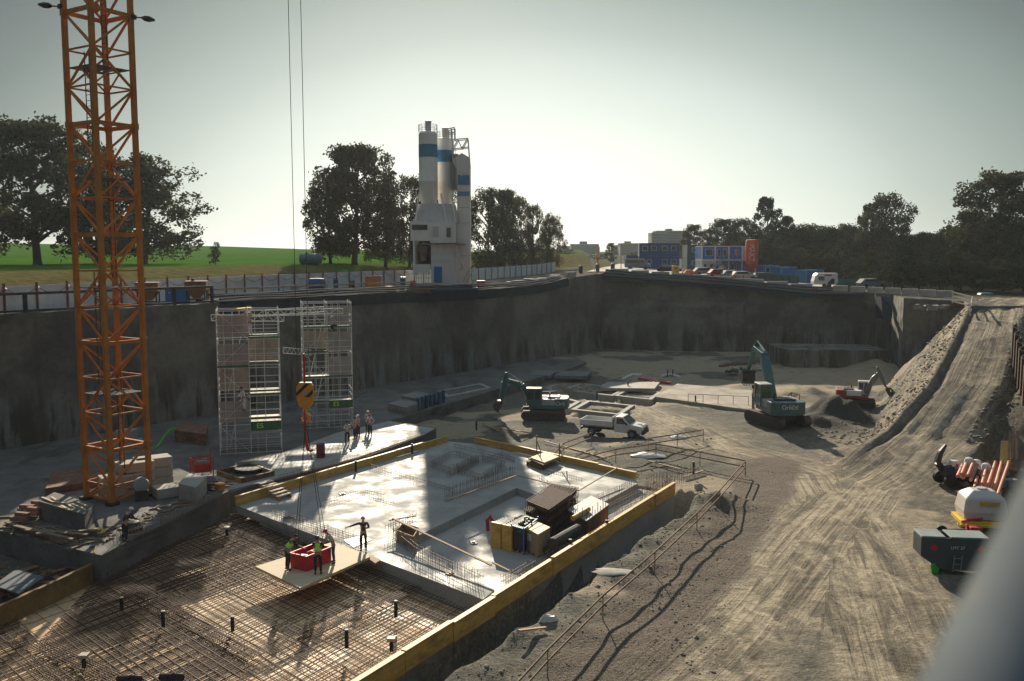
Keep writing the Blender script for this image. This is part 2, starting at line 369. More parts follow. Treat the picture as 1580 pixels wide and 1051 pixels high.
def floor_mat():
    m = bpy.data.materials.new('dirt_floor'); m.use_nodes = True; t = m.node_tree; n = t.nodes; l = t.links.new
    b = n['Principled BSDF']; b.inputs['Roughness'].default_value = .92; b.inputs['Specular IOR Level'].default_value = .25
    pos = n.new('ShaderNodeNewGeometry').outputs['Position']
    za = n.new('ShaderNodeAttribute'); za.attribute_name = 'zone'; fa = n.new('ShaderNodeAttribute'); fa.attribute_name = 'flow'
    sep = n.new('ShaderNodeSeparateColor'); l(za.outputs['Color'], sep.inputs[0])
    def ns(co, sc, det=6, rg=.6, st=None, dist=0):
        if st: mp = n.new('ShaderNodeMapping'); mp.inputs['Scale'].default_value = st; l(co, mp.inputs[0]); co = mp.outputs[0]
        q = n.new('ShaderNodeTexNoise'); q.inputs['Scale'].default_value = sc; q.inputs['Detail'].default_value = det; q.inputs['Roughness'].default_value = rg; q.inputs['Distortion'].default_value = dist; l(co, q.inputs['Vector']); return q.outputs['Fac']
    def rm(f, a, c, lo=0, hi=1):
        q = n.new('ShaderNodeMapRange'); q.inputs[1].default_value = a; q.inputs[2].default_value = c; q.inputs[3].default_value = lo; q.inputs[4].default_value = hi; l(f, q.inputs[0]); return q.outputs[0]
    def mix(f, a, c, bt='MIX'):
        q = n.new('ShaderNodeMix'); q.data_type = 'RGBA'; q.blend_type = bt
        for s, i in ((f, 0), (a, 6), (c, 7)):
            if isinstance(s, (int, float)): q.inputs[i].default_value = s
            elif isinstance(s, tuple): q.inputs[i].default_value = (*s, 1)
            else: l(s, q.inputs[i])
        return q.outputs[2]
    def mth(op, a, c):
        q = n.new('ShaderNodeMath'); q.operation = op
        for s, i in ((a, 0), (c, 1)):
            if isinstance(s, (int, float)): q.inputs[i].default_value = s
            else: l(s, q.inputs[i])
        return q.outputs[0]
    big = ns(pos, .16, 7, .65); mid = ns(pos, .8, 7, .68, dist=.4); fine = ns(pos, 5.5, 5, .7); grit = ns(pos, 16, 3, .7)
    dirt = mix(rm(mid, .36, .62), (.066, .064, .052), (.175, .16, .12)); dirt = mix(rm(big, .42, .6), dirt, (.10, .10, .08))
    dirt = mix(rm(fine, .52, .72), dirt, (.30, .26, .20)); 
    streak = ns(fa.outputs['Vector'], 1.0, 6, .62, (.10, .8, 1), .8); st2 = ns(fa.outputs['Vector'], 1.0, 4, .6, (.09, 3.2, 1), .9); st3 = ns(pos, 1.0, 5, .65, (.75, .16, 1), 1.2)
    tan = mix(rm(streak, .38, .6), (.15, .125, .088), (.52, .43, .30)); tan = mix(mth('MULTIPLY', rm(st2, .48, .62), .75), tan, (.085, .073, .055))
    tan = mix(mth('MULTIPLY', rm(st3, .5, .62), .6), tan, (.58, .49, .35)); tan = mix(mth('MULTIPLY', rm(mid, .5, .62), .65), tan, (.13, .112, .083))
    wr = mth('MULTIPLY', sep.outputs[0], rm(mid, .30, .48, .35, 1))
    c = mix(rm(mth('MULTIPLY', za.outputs['Alpha'], mid), .22, .46), dirt, (.36, .295, .205))
    c = mix(wr, c, tan)
    gr = mix(rm(grit, .38, .62), (.065, .052, .04), (.21, .165, .125))
    c = mix(sep.outputs[1], c, gr); c = mix(sep.outputs[2], c, (.045, .041, .037))
    c = mix(1, c, rm(grit, .3, .7, .72, 1.25), 'MULTIPLY')
    l(c, b.inputs['Base Color'])
    hsum = mth('ADD', mth('MULTIPLY', mid, 1.1), mth('ADD', mth('MULTIPLY', fine, .5), mth('ADD', mth('MULTIPLY', grit, .16), mth('MULTIPLY', mth('MULTIPLY', st2, sep.outputs[0]), .7))))
    bp = n.new('ShaderNodeBump'); bp.inputs['Strength'].default_value = .9; bp.inputs['Distance'].default_value = .22; l(hsum, bp.inputs['Height']); l(bp.outputs[0], b.inputs['Normal'])
    return m
floor = floor_mesh()
# upper ground: rings round the rim
def ground_mesh():
    rp = rim_path(1.5); cx, cy = 5.0, 40.0
    sc = [1.0, 1.006, 1.014, 1.025, 1.04, 1.06, 1.085, 1.115, 1.15, 1.19, 1.24, 1.3, 1.37, 1.45, 1.55, 1.67, 1.8, 1.95, 2.15, 2.4, 2.7, 3.1, 3.6, 4.3, 5.2, 6.4, 8, 11, 16, 26, 42]
    vs, fs, col = [], [], []; n = len(rp)
    for k, s in enumerate(sc):
        for p in rp:
            x, y = cx+(p.x-cx)*s, cy+(p.y-cy)*s
            if s > 3.5: 
                pass
            z = H(x, y)+(.10*nz(x, y, 0, .3)+.05*nz(x, y, 0, 1.1) if k > 1 else .05*nz(x, y, 0, .8))
            vs.append((x, y, z)); d = fence_x(y)-x; r = x/max(y, 8)
            gz = sst(0, 3, d) if r < .07 else .8*sst(150, 190, y)*sst(.13, .09, r)
            fz = sst(34, 40, d+5*nz(x, y, 0, .05)) if r < -.02 else sst(50, 80, d)*.6
            dry = sst(.0, .3, nz(x, y, 11, .05)+.2*nz(x, y, 13, .4)+(.25 if d < 24 else -.3)+sst(-.1, .05, r)*.5)
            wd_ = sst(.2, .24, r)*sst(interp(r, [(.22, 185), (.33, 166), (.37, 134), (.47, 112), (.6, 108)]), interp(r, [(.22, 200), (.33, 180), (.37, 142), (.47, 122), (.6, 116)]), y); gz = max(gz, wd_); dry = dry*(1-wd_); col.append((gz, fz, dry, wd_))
    for k in range(len(sc)-1):
        for i in range(n-1): a = k*n+i; fs.append((a, a+n, a+n+1, a+1))
    for q in range(len(fs)): fs[q] = fs[q][::-1]
    me = bpy.data.meshes.new('ground'); me.from_pydata(vs, [], fs); me.update()
    me.polygons.foreach_set('use_smooth', [True]*len(fs))
    ca = me.color_attributes.new('zone', 'FLOAT_COLOR', 'POINT'); ca.data.foreach_set('color', [c for q in col for c in q])
    o = bpy.data.objects.new('ground', me); COL.objects.link(o); tag(o, kind='structure')
    m = bpy.data.materials.new('upper_ground'); m.use_nodes = True; t = m.node_tree; nn = t.nodes; l = t.links.new
    b = nn['Principled BSDF']; b.inputs['Roughness'].default_value = 1; b.inputs['Specular IOR Level'].default_value = 0
    pos = nn.new('ShaderNodeNewGeometry').outputs['Position']; za = nn.new('ShaderNodeAttribute'); za.attribute_name = 'zone'
    sep = nn.new('ShaderNodeSeparateColor'); l(za.outputs['Color'], sep.inputs[0])
    def ns(sc_, det=5):
        q = nn.new('ShaderNodeTexNoise'); q.inputs['Scale'].default_value = sc_; q.inputs['Detail'].default_value = det; q.inputs['Roughness'].default_value = .65; l(pos, q.inputs['Vector']); 
        r = nn.new('ShaderNodeMapRange'); r.inputs[1].default_value = .35; r.inputs[2].default_value = .65; l(q.outputs['Fac'], r.inputs[0]); return r.outputs[0]
    def mix(f, a, c, bt='MIX'):
        q = nn.new('ShaderNodeMix'); q.data_type = 'RGBA'; q.blend_type = bt
        for s, i in ((f, 0), (a, 6), (c, 7)):
            if isinstance(s, (int, float)): q.inputs[i].default_value = s
            elif isinstance(s, tuple): q.inputs[i].default_value = (*s, 1)
            else: l(s, q.inputs[i])
        return q.outputs[2]
    n1, n2 = ns(.9), ns(.12)
    n3 = ns(.035, 8); fld = mix(n3, (.045, .115, .014), (.08, .165, .028)) if False else mix(n2, mix(n3, (.035, .10, .012), (.065, .14, .022)), (.065, .095, .03))
    dirt = mix(n1, (.11, .10, .09), (.24, .22, .19)); dry = mix(n1, (.085, .078, .03), (.17, .145, .06)); grass = mix(n1, (.05, .11, .018), (.09, .17, .03))
    fld = mix(n2, (.045, .125, .012), (.075, .17, .025))
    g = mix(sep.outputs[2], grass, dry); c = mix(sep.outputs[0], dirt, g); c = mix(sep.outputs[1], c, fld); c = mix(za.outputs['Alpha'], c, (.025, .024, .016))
    l(c, b.inputs['Base Color']); me.materials.append(m); return o
ground = ground_mesh()
# ---------------------------------------------------------------- pit walls
def wall_mat():
    m = bpy.data.materials.new('sprayed_concrete'); m.use_nodes = True; t = m.node_tree; n = t.nodes; l = t.links.new
    b = n['Principled BSDF']; b.inputs['Roughness'].default_value = .9
    pos = n.new('ShaderNodeNewGeometry').outputs['Position']
    def ns(sc, det=6, st=None, rg=.62):
        co = pos
        if st: mp = n.new('ShaderNodeMapping'); mp.inputs['Scale'].default_value = st; l(co, mp.inputs[0]); co = mp.outputs[0]
        q = n.new('ShaderNodeTexNoise'); q.inputs['Scale'].default_value = sc; q.inputs['Detail'].default_value = det; q.inputs['Roughness'].default_value = rg; l(co, q.inputs['Vector']); return q.outputs['Fac']
    def rm(f, a, c, lo=0, hi=1):
        q = n.new('ShaderNodeMapRange'); q.inputs[1].default_value = a; q.inputs[2].default_value = c; q.inputs[3].default_value = lo; q.inputs[4].default_value = hi; l(f, q.inputs[0]); return q.outputs[0]
    def mix(f, a, c, bt='MIX'):
        q = n.new('ShaderNodeMix'); q.data_type = 'RGBA'; q.blend_type = bt
        for s, i in ((f, 0), (a, 6), (c, 7)):
            if isinstance(s, (int, float)): q.inputs[i].default_value = s
            elif isinstance(s, tuple): q.inputs[i].default_value = (*s, 1)
            else: l(s, q.inputs[i])
        return q.outputs[2]
    def mu(a, c):
        q = n.new('ShaderNodeMath'); q.operation = 'MULTIPLY'; l(a, q.inputs[0]); l(c, q.inputs[1]); return q.outputs[0]
    sx = n.new('ShaderNodeSeparateXYZ'); l(pos, sx.inputs[0]); low = rm(sx.outputs[2], 5.2, 2.6)
    c = mix(rm(ns(.22), .42, .58), (.085, .083, .072), (.165, .155, .125)); 
    c = mix(mu(rm(ns(1, 4, (.55, .55, .09)), .47, .58), low), c, (.19, .195, .185))
    c = mix(mu(rm(ns(1, 5, (.8, .8, .13)), .50, .60), low), c, (.055, .048, .04))
    c = mix(rm(ns(1, 5, (.35, .35, .05)), .56, .68), c, (.09, .08, .068))
    c = mix(1, c, rm(ns(2.2), .3, .7, .82, 1.15), 'MULTIPLY')
    l(c, b.inputs['Base Color'])
    bp = n.new('ShaderNodeBump'); bp.inputs['Strength'].default_value = .7; bp.inputs['Distance'].default_value = .2; l(ns(.9, 7), bp.inputs['Height']); l(bp.outputs[0], b.inputs['Normal'])
    return m
wm = wall_mat()
def wall_mesh(i0, i1, label, batter=.9, ledge=None, amp=.35):
    pts = []
    for a, b in zip(RIM[i0:i1], RIM[i0+1:i1+1]):
        a = Vector(a); b = Vector(b); n = max(1, int((b-a).length/.3))
        for i in range(n): pts.append(a.lerp(b, i/n))
    pts.append(Vector(RIM[i1])); rows = 26; vs, fs = [], []; n = len(pts)
    for j in range(rows+1):
        h = j/rows
        for i, p in enumerate(pts):
            d = (pts[min(i+1, n-1)]-pts[max(i-1, 0)]).normalized(); nn = Vector((d.y, -d.x))
            top = H(p.x, p.y)+.05*nz(p.x, p.y, 0, .8)-.003; z = lerp(top, -2.4, h)
            o = batter*h+amp*h*nz(p.x+p.y, z, 0, .22)+.14*nz(p.x+p.y, z, 5, .9)*min(1, h*8)
            if ledge: o += ledge(p.x, z)
            if i0 < 12: s_ = i*.3; o += (.16*abs(math.sin(s_*math.pi/1.25+.6*nz(s_, 0, 0, .15)))-.08)*sst(5.4, 4.2, z+1.2*nz(s_, 0, 0, .12))
            if j == 0: o = 0
            vs.append((p.x+nn.x*o, p.y+nn.y*o, z))
    for j in range(rows):
        for i in range(n-1): a = j*n+i; fs.append((a, a+1, a+n+1, a+n))
    b = MB(); b.v = vs; b.f = [f[::-1] for f in fs]
    return b.solo('retaining_wall', label, 'wall', wm, smooth=True)
def lg(x, z):
    o = 0
    if x < 33: o += .35*sst(7.2, 6.8, z+.04*(x-20))*sst(4.6, 5.0, z)*0+.55*sst(6.6, 6.2, z-.02*x)
    if x < 31: o += .3*sst(4.8, 4.6, z)
    return o
wall_mesh(0, 9, 'long dark sprayed concrete pit wall on the left behind the crane and the scaffolds', .5)
wall_mesh(9, 13, 'far sprayed concrete pit wall facing the camera under the row of concrete blocks', .6, lg)
wall_mesh(13, 19, 'short brown concrete wall block beside the top of the earth ramp', .2, None, .1)
wall_mesh(19, 24, 'right hand earth bank face of the pit beyond the ramp', .2, None, .1)
b = MB(); p0, p1, p2, p3 = W(1212, 567, 0), W(1372, 568, 0), W(1372, 568, 0)+Vector((0, 7, 0)), W(1212, 567, 0)+Vector((0, 9, 0))
b.prism([p0, p1, p2, p3], -.8, 2.2); b.rough(.12, .3)
b.solo('concrete_bench', 'long low concrete bench block at the foot of the far pit wall', 'wall', wm)
# ---------------------------------------------------------------- slabs
def slab_mat(name, c1, c2, c3, rough=.55):
    m = bpy.data.materials.new(name); m.use_nodes = True; t = m.node_tree; n = t.nodes; l = t.links.new
    b = n['Principled BSDF']; b.inputs['Specular IOR Level'].default_value = .25; pos = n.new('ShaderNodeNewGeometry').outputs['Position']
    def ns(sc, det=6, st=None, dist=0):
        co = pos
        if st: mp = n.new('ShaderNodeMapping'); mp.inputs['Scale'].default_value = st; mp.inputs['Rotation'].default_value = (0, 0, .6); l(co, mp.inputs[0]); co = mp.outputs[0]
        q = n.new('ShaderNodeTexNoise'); q.inputs['Scale'].default_value = sc; q.inputs['Detail'].default_value = det; q.inputs['Roughness'].default_value = .6; q.inputs['Distortion'].default_value = dist; l(co, q.inputs['Vector']); return q.outputs['Fac']
    def rm(f, a, c, lo=0, hi=1):
        q = n.new('ShaderNodeMapRange'); q.inputs[1].default_value = a; q.inputs[2].default_value = c; q.inputs[3].default_value = lo; q.inputs[4].default_value = hi; l(f, q.inputs[0]); return q.outputs[0]
    def mix(f, a, c):
        q = n.new('ShaderNodeMix'); q.data_type = 'RGBA'; l(f, q.inputs[0])
        for s, i in ((a, 6), (c, 7)):
            if isinstance(s, tuple): q.inputs[i].default_value = (*s, 1)
            else: l(s, q.inputs[i])
        return q.outputs[2]
    c = mix(rm(ns(.5, 6, None, .5), .4, .62), c1, c2); c = mix(rm(ns(1, 6, (.5, .12, 1), .3), .55, .7), c, c3); 
    c = mix(rm(ns(3.5, 5), .58, .74), c, c3)
    l(c, b.inputs['Base Color']); l(rm(ns(.6), .4, .6, rough-.06, rough+.2), b.inputs['Roughness'])
    bp = n.new('ShaderNodeBump'); bp.inputs['Strength'].default_value = .25; bp.inputs['Distance'].default_value = .03; l(ns(2.5), bp.inputs['Height']); l(bp.outputs[0], b.inputs['Normal'])
    return m
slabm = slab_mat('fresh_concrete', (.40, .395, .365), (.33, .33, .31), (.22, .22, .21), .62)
slab2 = slab_mat('shaded_base_concrete', (.16, .157, .147), (.11, .108, .10), (.06, .059, .056), .8)  # base slab colour darkened to carry the shade on the left
def PW(pts, z): return [W(a, b, z) for a, b in pts]
NEAR = W(745, 925, 0); LC = W(365, 780, 0); TC = W(690, 681, 0)
up = PW([(365, 780), (690, 681), (733, 685), (980, 738), (984, 746), (893, 796), (850, 771), (797, 753), (640, 829), (646, 853), (763, 910), (745, 925)], 0)
o = MB(); o.prism(up, -.449, 0)
o.build('concrete_slab', slabm).name = 'concrete_slab'; tag(COL.objects['concrete_slab'], kind='structure')
lo = PW([(400, 792), (680, 690), (740, 690), (975, 742), (1040, 752)], 0)+[NEAR]
lowz = MB(); lowz.prism(lo, -2.5, -.45); tag(lowz.build('lower_slab', slabm), kind='structure')
# wall under the right hand formwork towards the camera
b = MB(); q = W(430, 1135, 0)
off = fn*.28
b.prism([NEAR, q, q-off, NEAR-off], -2.5, -.5); b.solo('foundation_wall', 'dark concrete foundation edge below the near yellow formwork boards', 'wall', concd)
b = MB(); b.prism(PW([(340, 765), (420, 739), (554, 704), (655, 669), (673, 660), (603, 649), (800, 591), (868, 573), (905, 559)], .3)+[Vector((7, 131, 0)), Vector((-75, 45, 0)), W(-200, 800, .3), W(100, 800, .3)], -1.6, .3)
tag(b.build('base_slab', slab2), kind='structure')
b = MB(); b.prism(PW([(350, 757), (420, 740), (554, 705), (654, 670), (671, 661), (600, 650), (520, 668), (460, 690), (330, 735)], .3), .2, .306); tag(b.build('sunlit_slab', slabm), kind='structure')  # separate pour coloured light for its sunlit patch, against the darkened base slab
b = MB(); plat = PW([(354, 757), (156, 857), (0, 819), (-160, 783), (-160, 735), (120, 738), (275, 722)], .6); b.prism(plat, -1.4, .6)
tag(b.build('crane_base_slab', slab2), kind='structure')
b = MB(); bl = PW([(375, 786), (745, 925), (430, 1135), (-260, 1300), (-260, 1010), (150, 890), (354, 788)], -.9); b.prism(bl, -1.5, -.9)
blm = slab_mat('blinding_concrete', (.80, .54, .30), (.64, .43, .24), (.36, .26, .15), .6)
tag(b.build('blinding_layer', blm), kind='structure')
b = MB(); b.prism(PW([(1045, 592), (1160, 602), (1160, 633), (1010, 612)], -.35), -1.2, -.35); tag(b.build('far_slab', slab_mat('sandy_concrete', (.42, .37, .30), (.36, .32, .26), (.27, .24, .2), .8)), kind='structure')
# ---------------------------------------------------------------- yellow formwork
def board(p0, p1, z0, z1, th, label, grp='yellow formwork boards round the slab', seg=2.5, mat=yel):
    p0 = Vector((p0.x, p0.y, 0)); p1 = Vector((p1.x, p1.y, 0)); d = (p1-p0); l = d.length; d.normalize(); m = MB()
    n = max(1, int(l/seg)); nn = Vector((-d.y, d.x, 0)); rnd = random.Random(int(p0.x*100))
    for i in range(n):
        a = p0+d*(l*i/n+.012); c = p0+d*(l*(i+1)/n-.012); e = nn*rnd.uniform(-.04, .04); dz = rnd.uniform(-.04, .04)
        m.bar(a+e+Vector((0, 0, (z0+z1)/2+dz)), c+e+Vector((0, 0, (z0+z1)/2+dz)), th, z1-z0)
        m.bar(a+e+Vector((0, 0, z1+dz+.025)), c+e+Vector((0, 0, z1+dz+.025)), th*1.5, .05)
    return m.solo('formwork_board', label, 'formwork', mat, grp)
board(W(364, 781, 0), W(520, 733, 0), .0, .5, .12, 'yellow formwork board run from the crane slab corner to the left standpipe')
board(W(520, 733, 0), W(690, 682, 0), .0, .45, .12, 'yellow formwork board run ending at the far left slab corner')
board(W(733, 684, 0), W(868, 713, 0), .0, .42, .12, 'yellow formwork board run at the far slab edge behind the plank landing')
board(W(868, 714, 0), W(982, 739, 0), .0, .42, .14, 'orange yellow formwork board run ending at the right far slab corner')
def rp_(px, py): 
    p = W(px, py, 0); t = (p-FR0).dot(fd); return FR0+fd*t
R1, R2_, R3_, R4_ = rp_(1040, 752), rp_(938, 817), rp_(845, 870), rp_(745, 925)
R5_ = FR1.copy()
board(R1, R2_, -.42, .28, .14, 'yellow formwork run at the far right slab edge beyond the tall standpipe')
board(R2_+fn*.08, R3_+fn*.08, -.5, .30, .14, 'yellow formwork run between the two standpipes on the right edge')
board(R3_, R4_, -.5, .24, .14, 'yellow formwork run between the nearer standpipe and the rebar field')
board(R4_+fn*.06, R5_+fn*.06, -.55, .22, .16, 'long yellow formwork run along the rebar field at the bottom of the picture')
board(W(-40, 975, -.4), W(142, 887, -.4), -.8, .1, .12, 'shaded yellow formwork run at the left edge below the crane slab', mat=M('shaded_formwork', (.20, .13, .04), .8, var=.3, scale=2))  # yellow darkened in the colour for the shade on this run
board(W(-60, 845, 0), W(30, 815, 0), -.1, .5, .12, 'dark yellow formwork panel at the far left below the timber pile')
# ---------------------------------------------------------------- rebar
def clip(poly, p, d):
    ts = []; n = len(poly)
    for i in range(n):
        a, b = poly[i], poly[(i+1) % n]; e = Vector((b.x-a.x, b.y-a.y)); den = d.x*e.y-d.y*e.x
        if abs(den) < 1e-9: continue
        t = ((a.x-p.x)*e.y-(a.y-p.y)*e.x)/den; u = ((a.x-p.x)*d.y-(a.y-p.y)*d.x)/den
        if 0 <= u < 1: ts.append(t)
    ts.sort(); return list(zip(ts[::2], ts[1::2]))
DA = (TC-LC); DA.z = 0; DA.normalize(); DB = (NEAR-LC); DB.z = 0; DB.normalize()
def mat_(poly, z, r, spa, spb, name, label, extra=(), cat='rebar mat'):
    m = MB(); rnd = random.Random(len(label)); o0 = poly[0]
    for d, o, sp_, dz in ((DA, DB, spa, 0), (DB, DA, spb, r*2.2)):
        ks = [(p-o0).dot(Vector((-d.y, d.x, 0))) for p in poly]; nn = Vector((-d.y, d.x, 0))
        k = min(ks)+.05
        while k < max(ks):
            p = o0+nn*k; ang = rnd.uniform(-.004, .004); dd = Vector((d.x-d.y*ang, d.y+d.x*ang, 0))
            for t0, t1 in clip(poly, p, dd):
                if t1-t0 > .3:
                    zz = z+dz+rnd.uniform(-.012, .012); t = t0
                    while t < t1:
                        e = min(t1, t+7); m.bar((p+dd*t).to_tuple()[:2]+(zz+rnd.uniform(-.02, .02),), (p+dd*e).to_tuple()[:2]+(zz+rnd.uniform(-.02, .02),), r*2); t += 7
            k += sp_*rnd.uniform(.85, 1.15)
    return m.solo(name, label, cat, rustr, 'rebar mats tied over the blinding layer')
def P3(pts, z): return [W(a, b, z) for a, b in pts]
mat_(P3([(372, 792), (745, 928), (430, 1130), (-250, 1280), (-250, 1015), (150, 893), (354, 790)], -.84), -.84, .008, .9, .9, 'rebar_mat', 'lower rebar mat covering the whole field between crane slab and yellow boards')
mat_(P3([(375, 786), (570, 858), (258, 925), (182, 880)], -.66), -.66, .014, .13, .35, 'rebar_mat', 'dark upper rebar mat between crane slab wall and the plywood landing')  # left mats drawn denser and thicker to stand in for shade there
mat_(P3([(570, 858), (745, 926), (610, 1010), (400, 1012), (258, 925)], -.66), -.66, .010, .22, .33, 'rebar_mat', 'upper rebar mat in front of the men with the red bin')
mat_(P3([(258, 925), (400, 1012), (330, 1090), (60, 990), (150, 893), (182, 880)], -.66), -.66, .014, .125, .35, 'rebar_mat', 'dense dark upper rebar mat with two short standpipes on the left')
mat_(P3([(400, 1012), (610, 1010), (430, 1130), (300, 1120)], -.66), -.66, .0105, .19, .33, 'rebar_mat', 'upper rebar mat at the bottom centre of the picture')
mat_(P3([(60, 990), (330, 1090), (-100, 1200), (-250, 1015), (20, 950)], -.66), -.66, .0125, .15, .32, 'rebar_mat', 'upper rebar mat in the bottom left corner')
# bundles of bars
for i, (pa, pb, n, lab) in enumerate([((155, 885), (400, 1012), 9, 'rebar bundle running from crane slab foot to the bottom centre'), ((395, 1012), (742, 862), 6, 'rebar bundle running from the bottom centre towards the slab edge'), ((60, 990), (330, 1120), 8, 'rebar bundle crossing the bottom left corner'), ((565, 862), (745, 930), 12, 'rebar bundle along the edge of the pale slab')]):
    a, c = W(*pa, -.56), W(*pb, -.56); d = (c-a).normalized(); nn = Vector((-d.y, d.x, 0)); m = MB()
    for k in range(n): m.bar(a+nn*(k-n/2)*.11, c+nn*((k-n/2)*.11+.03*(k%3)), .024)
    for k in range(int((c-a).length/1.6)): m.bar(a+d*k*1.6-nn*n*.06+Vector((0, 0, .02)), a+d*k*1.6+nn*n*.06+Vector((0, 0, .02)), .014)
    m.solo('rebar_bundle', lab, 'rebar', rustr, 'bundled bars laid over the rebar mats')
# starter bars
sbar = M('starter_bar_steel', (.20, .165, .14), .7, var=.3, scale=3, bump=0)
def starters(pts, z, h, label, sp_=.15, rail=False, lean=.03, hoops=True):
    m = MB(); rnd = random.Random(int(abs(pts[0].x)*50)); r = .0075
    for a, c in zip(pts, pts[1:]):
        a = Vector((a.x, a.y, z)); c = Vector((c.x, c.y, z)); d = c-a; l = d.length; d.normalize(); nn = Vector((-d.y, d.x, 0))
        for off in (0,) if h < .5 else (0, .22):
            t = 0
            while t < l:
                q = a+d*t+nn*off; e = Vector((rnd.gauss(0, lean), rnd.gauss(0, lean), 0)); m.bar(q, q+e+Vector((0, 0, h*rnd.uniform(.92, 1.05))), r*2); t += sp_*rnd.uniform(.8, 1.2)
            if hoops: m.bar(a+nn*off+Vector((0, 0, h*.35)), c+nn*off+Vector((0, 0, h*.35)), .018); m.bar(a+nn*off+Vector((0, 0, h*.8)), c+nn*off+Vector((0, 0, h*.8)), .018)
    return m.solo('starter_bars', label, 'rebar', sbar, 'rows of upright starter bars on the slabs')
ST = [([(690, 776), (795, 740)], 0, .95, 'starter bars under the brown plank in the silo shadow'),
      ([(605, 838), (640, 868), (740, 918)], -.2, .95, 'starter bars along the near slab corner below the long fallen rail'),
      ([(600, 832), (642, 812)], 0, .8, 'short row of starter bars left of the open timber box'),
      ([(690, 738), (775, 706), (795, 716)], 0, .45, 'starter bars outlining the shaft nearest the left slab corner'),
      ([(668, 722), (700, 705), (735, 716), (700, 733), (668, 722)], 0, .5, 'square of starter bars round the left shaft in the slab'),
      ([(705, 728), (740, 712), (775, 722), (742, 742), (705, 728)], 0, .5, 'square of starter bars round the middle shaft in the slab'),
      ([(700, 692), (745, 702), (795, 714)], 0, .4, 'low line of starter bars near the far slab edge'),
      ([(570, 722), (700, 762)], 0, .35, 'low line of starter bars crossing the sunlit slab'),
      ([(500, 780), (560, 762), (610, 775)], 0, .35, 'low kinked row of starter bars on the sunlit slab'),
      ([(420, 800), (560, 846)], -.0, .55, 'starter bars along the slab edge behind the plywood landing'),
      ([(830, 745), (893, 790), (980, 752)], 0, .5, 'starter bars on the right far part of the slab behind the stacks'),
      ([(845, 732), (900, 746)], 0, .4, 'thin row of starter bars beside the plank landing'),
      ([(1000, 757), (1078, 741)], -.3, 1.0, 'tall starter bars at the far end of the right edge'),
      ([(940, 800), (1035, 752)], -.45, .9, 'starter bars standing along the right strip of the slab'),
      ([(985, 790), (1040, 755)], -.45, .8, 'outermost starter bars inside the yellow board on the right'),
      ([(780, 905), (935, 815)], -.45, .5, 'starter bars between the stacks and the yellow board'),
      ([(175, 842), (255, 815), (350, 765)], .6, .55, 'starter bars along the crane slab edge above its wall'),
      ([(565, 708), (655, 674)], .3, .45, 'starter bars at the edge of the far slab in front of the group of men'),
      ([(430, 742), (555, 708)], .3, .4, 'starter bars on the far slab edge by the red barrel')]
for pts, z, h, lab in ST: starters([W(a, b, z) for a, b in pts], z, h, lab, sp_=.2)
# rails / planks lying on starter bars
for a, za, c, zc, wd, lab, mt in [((606, 800), .95, (758, 872), .6, .12, 'long pale fallen rail resting on the near starter bars', wood), ((760, 868), .55, (786, 881), .5, .1, 'short pale rail piece beside the crate of panels', wood), ((600, 803), .9, (642, 796), .9, .1, 'short pale rail over the corner starter bars', wood),
                         ((688, 773), .95, (796, 734), .95, .12, 'brown plank resting on the starter bars in the silo shadow', wood), ((800, 734), .5, (892, 757), .5, .09, 'thin dark plank beyond the mesh stacks', wood), ((893, 757), .5, (952, 722), .8, .08, 'pale pole slanting over the far right slab corner', wood)]:
    m = MB(); m.bar(W(*a, za), W(*c, zc), wd, .05); m.solo('timber_rail', lab, 'rail', mt)
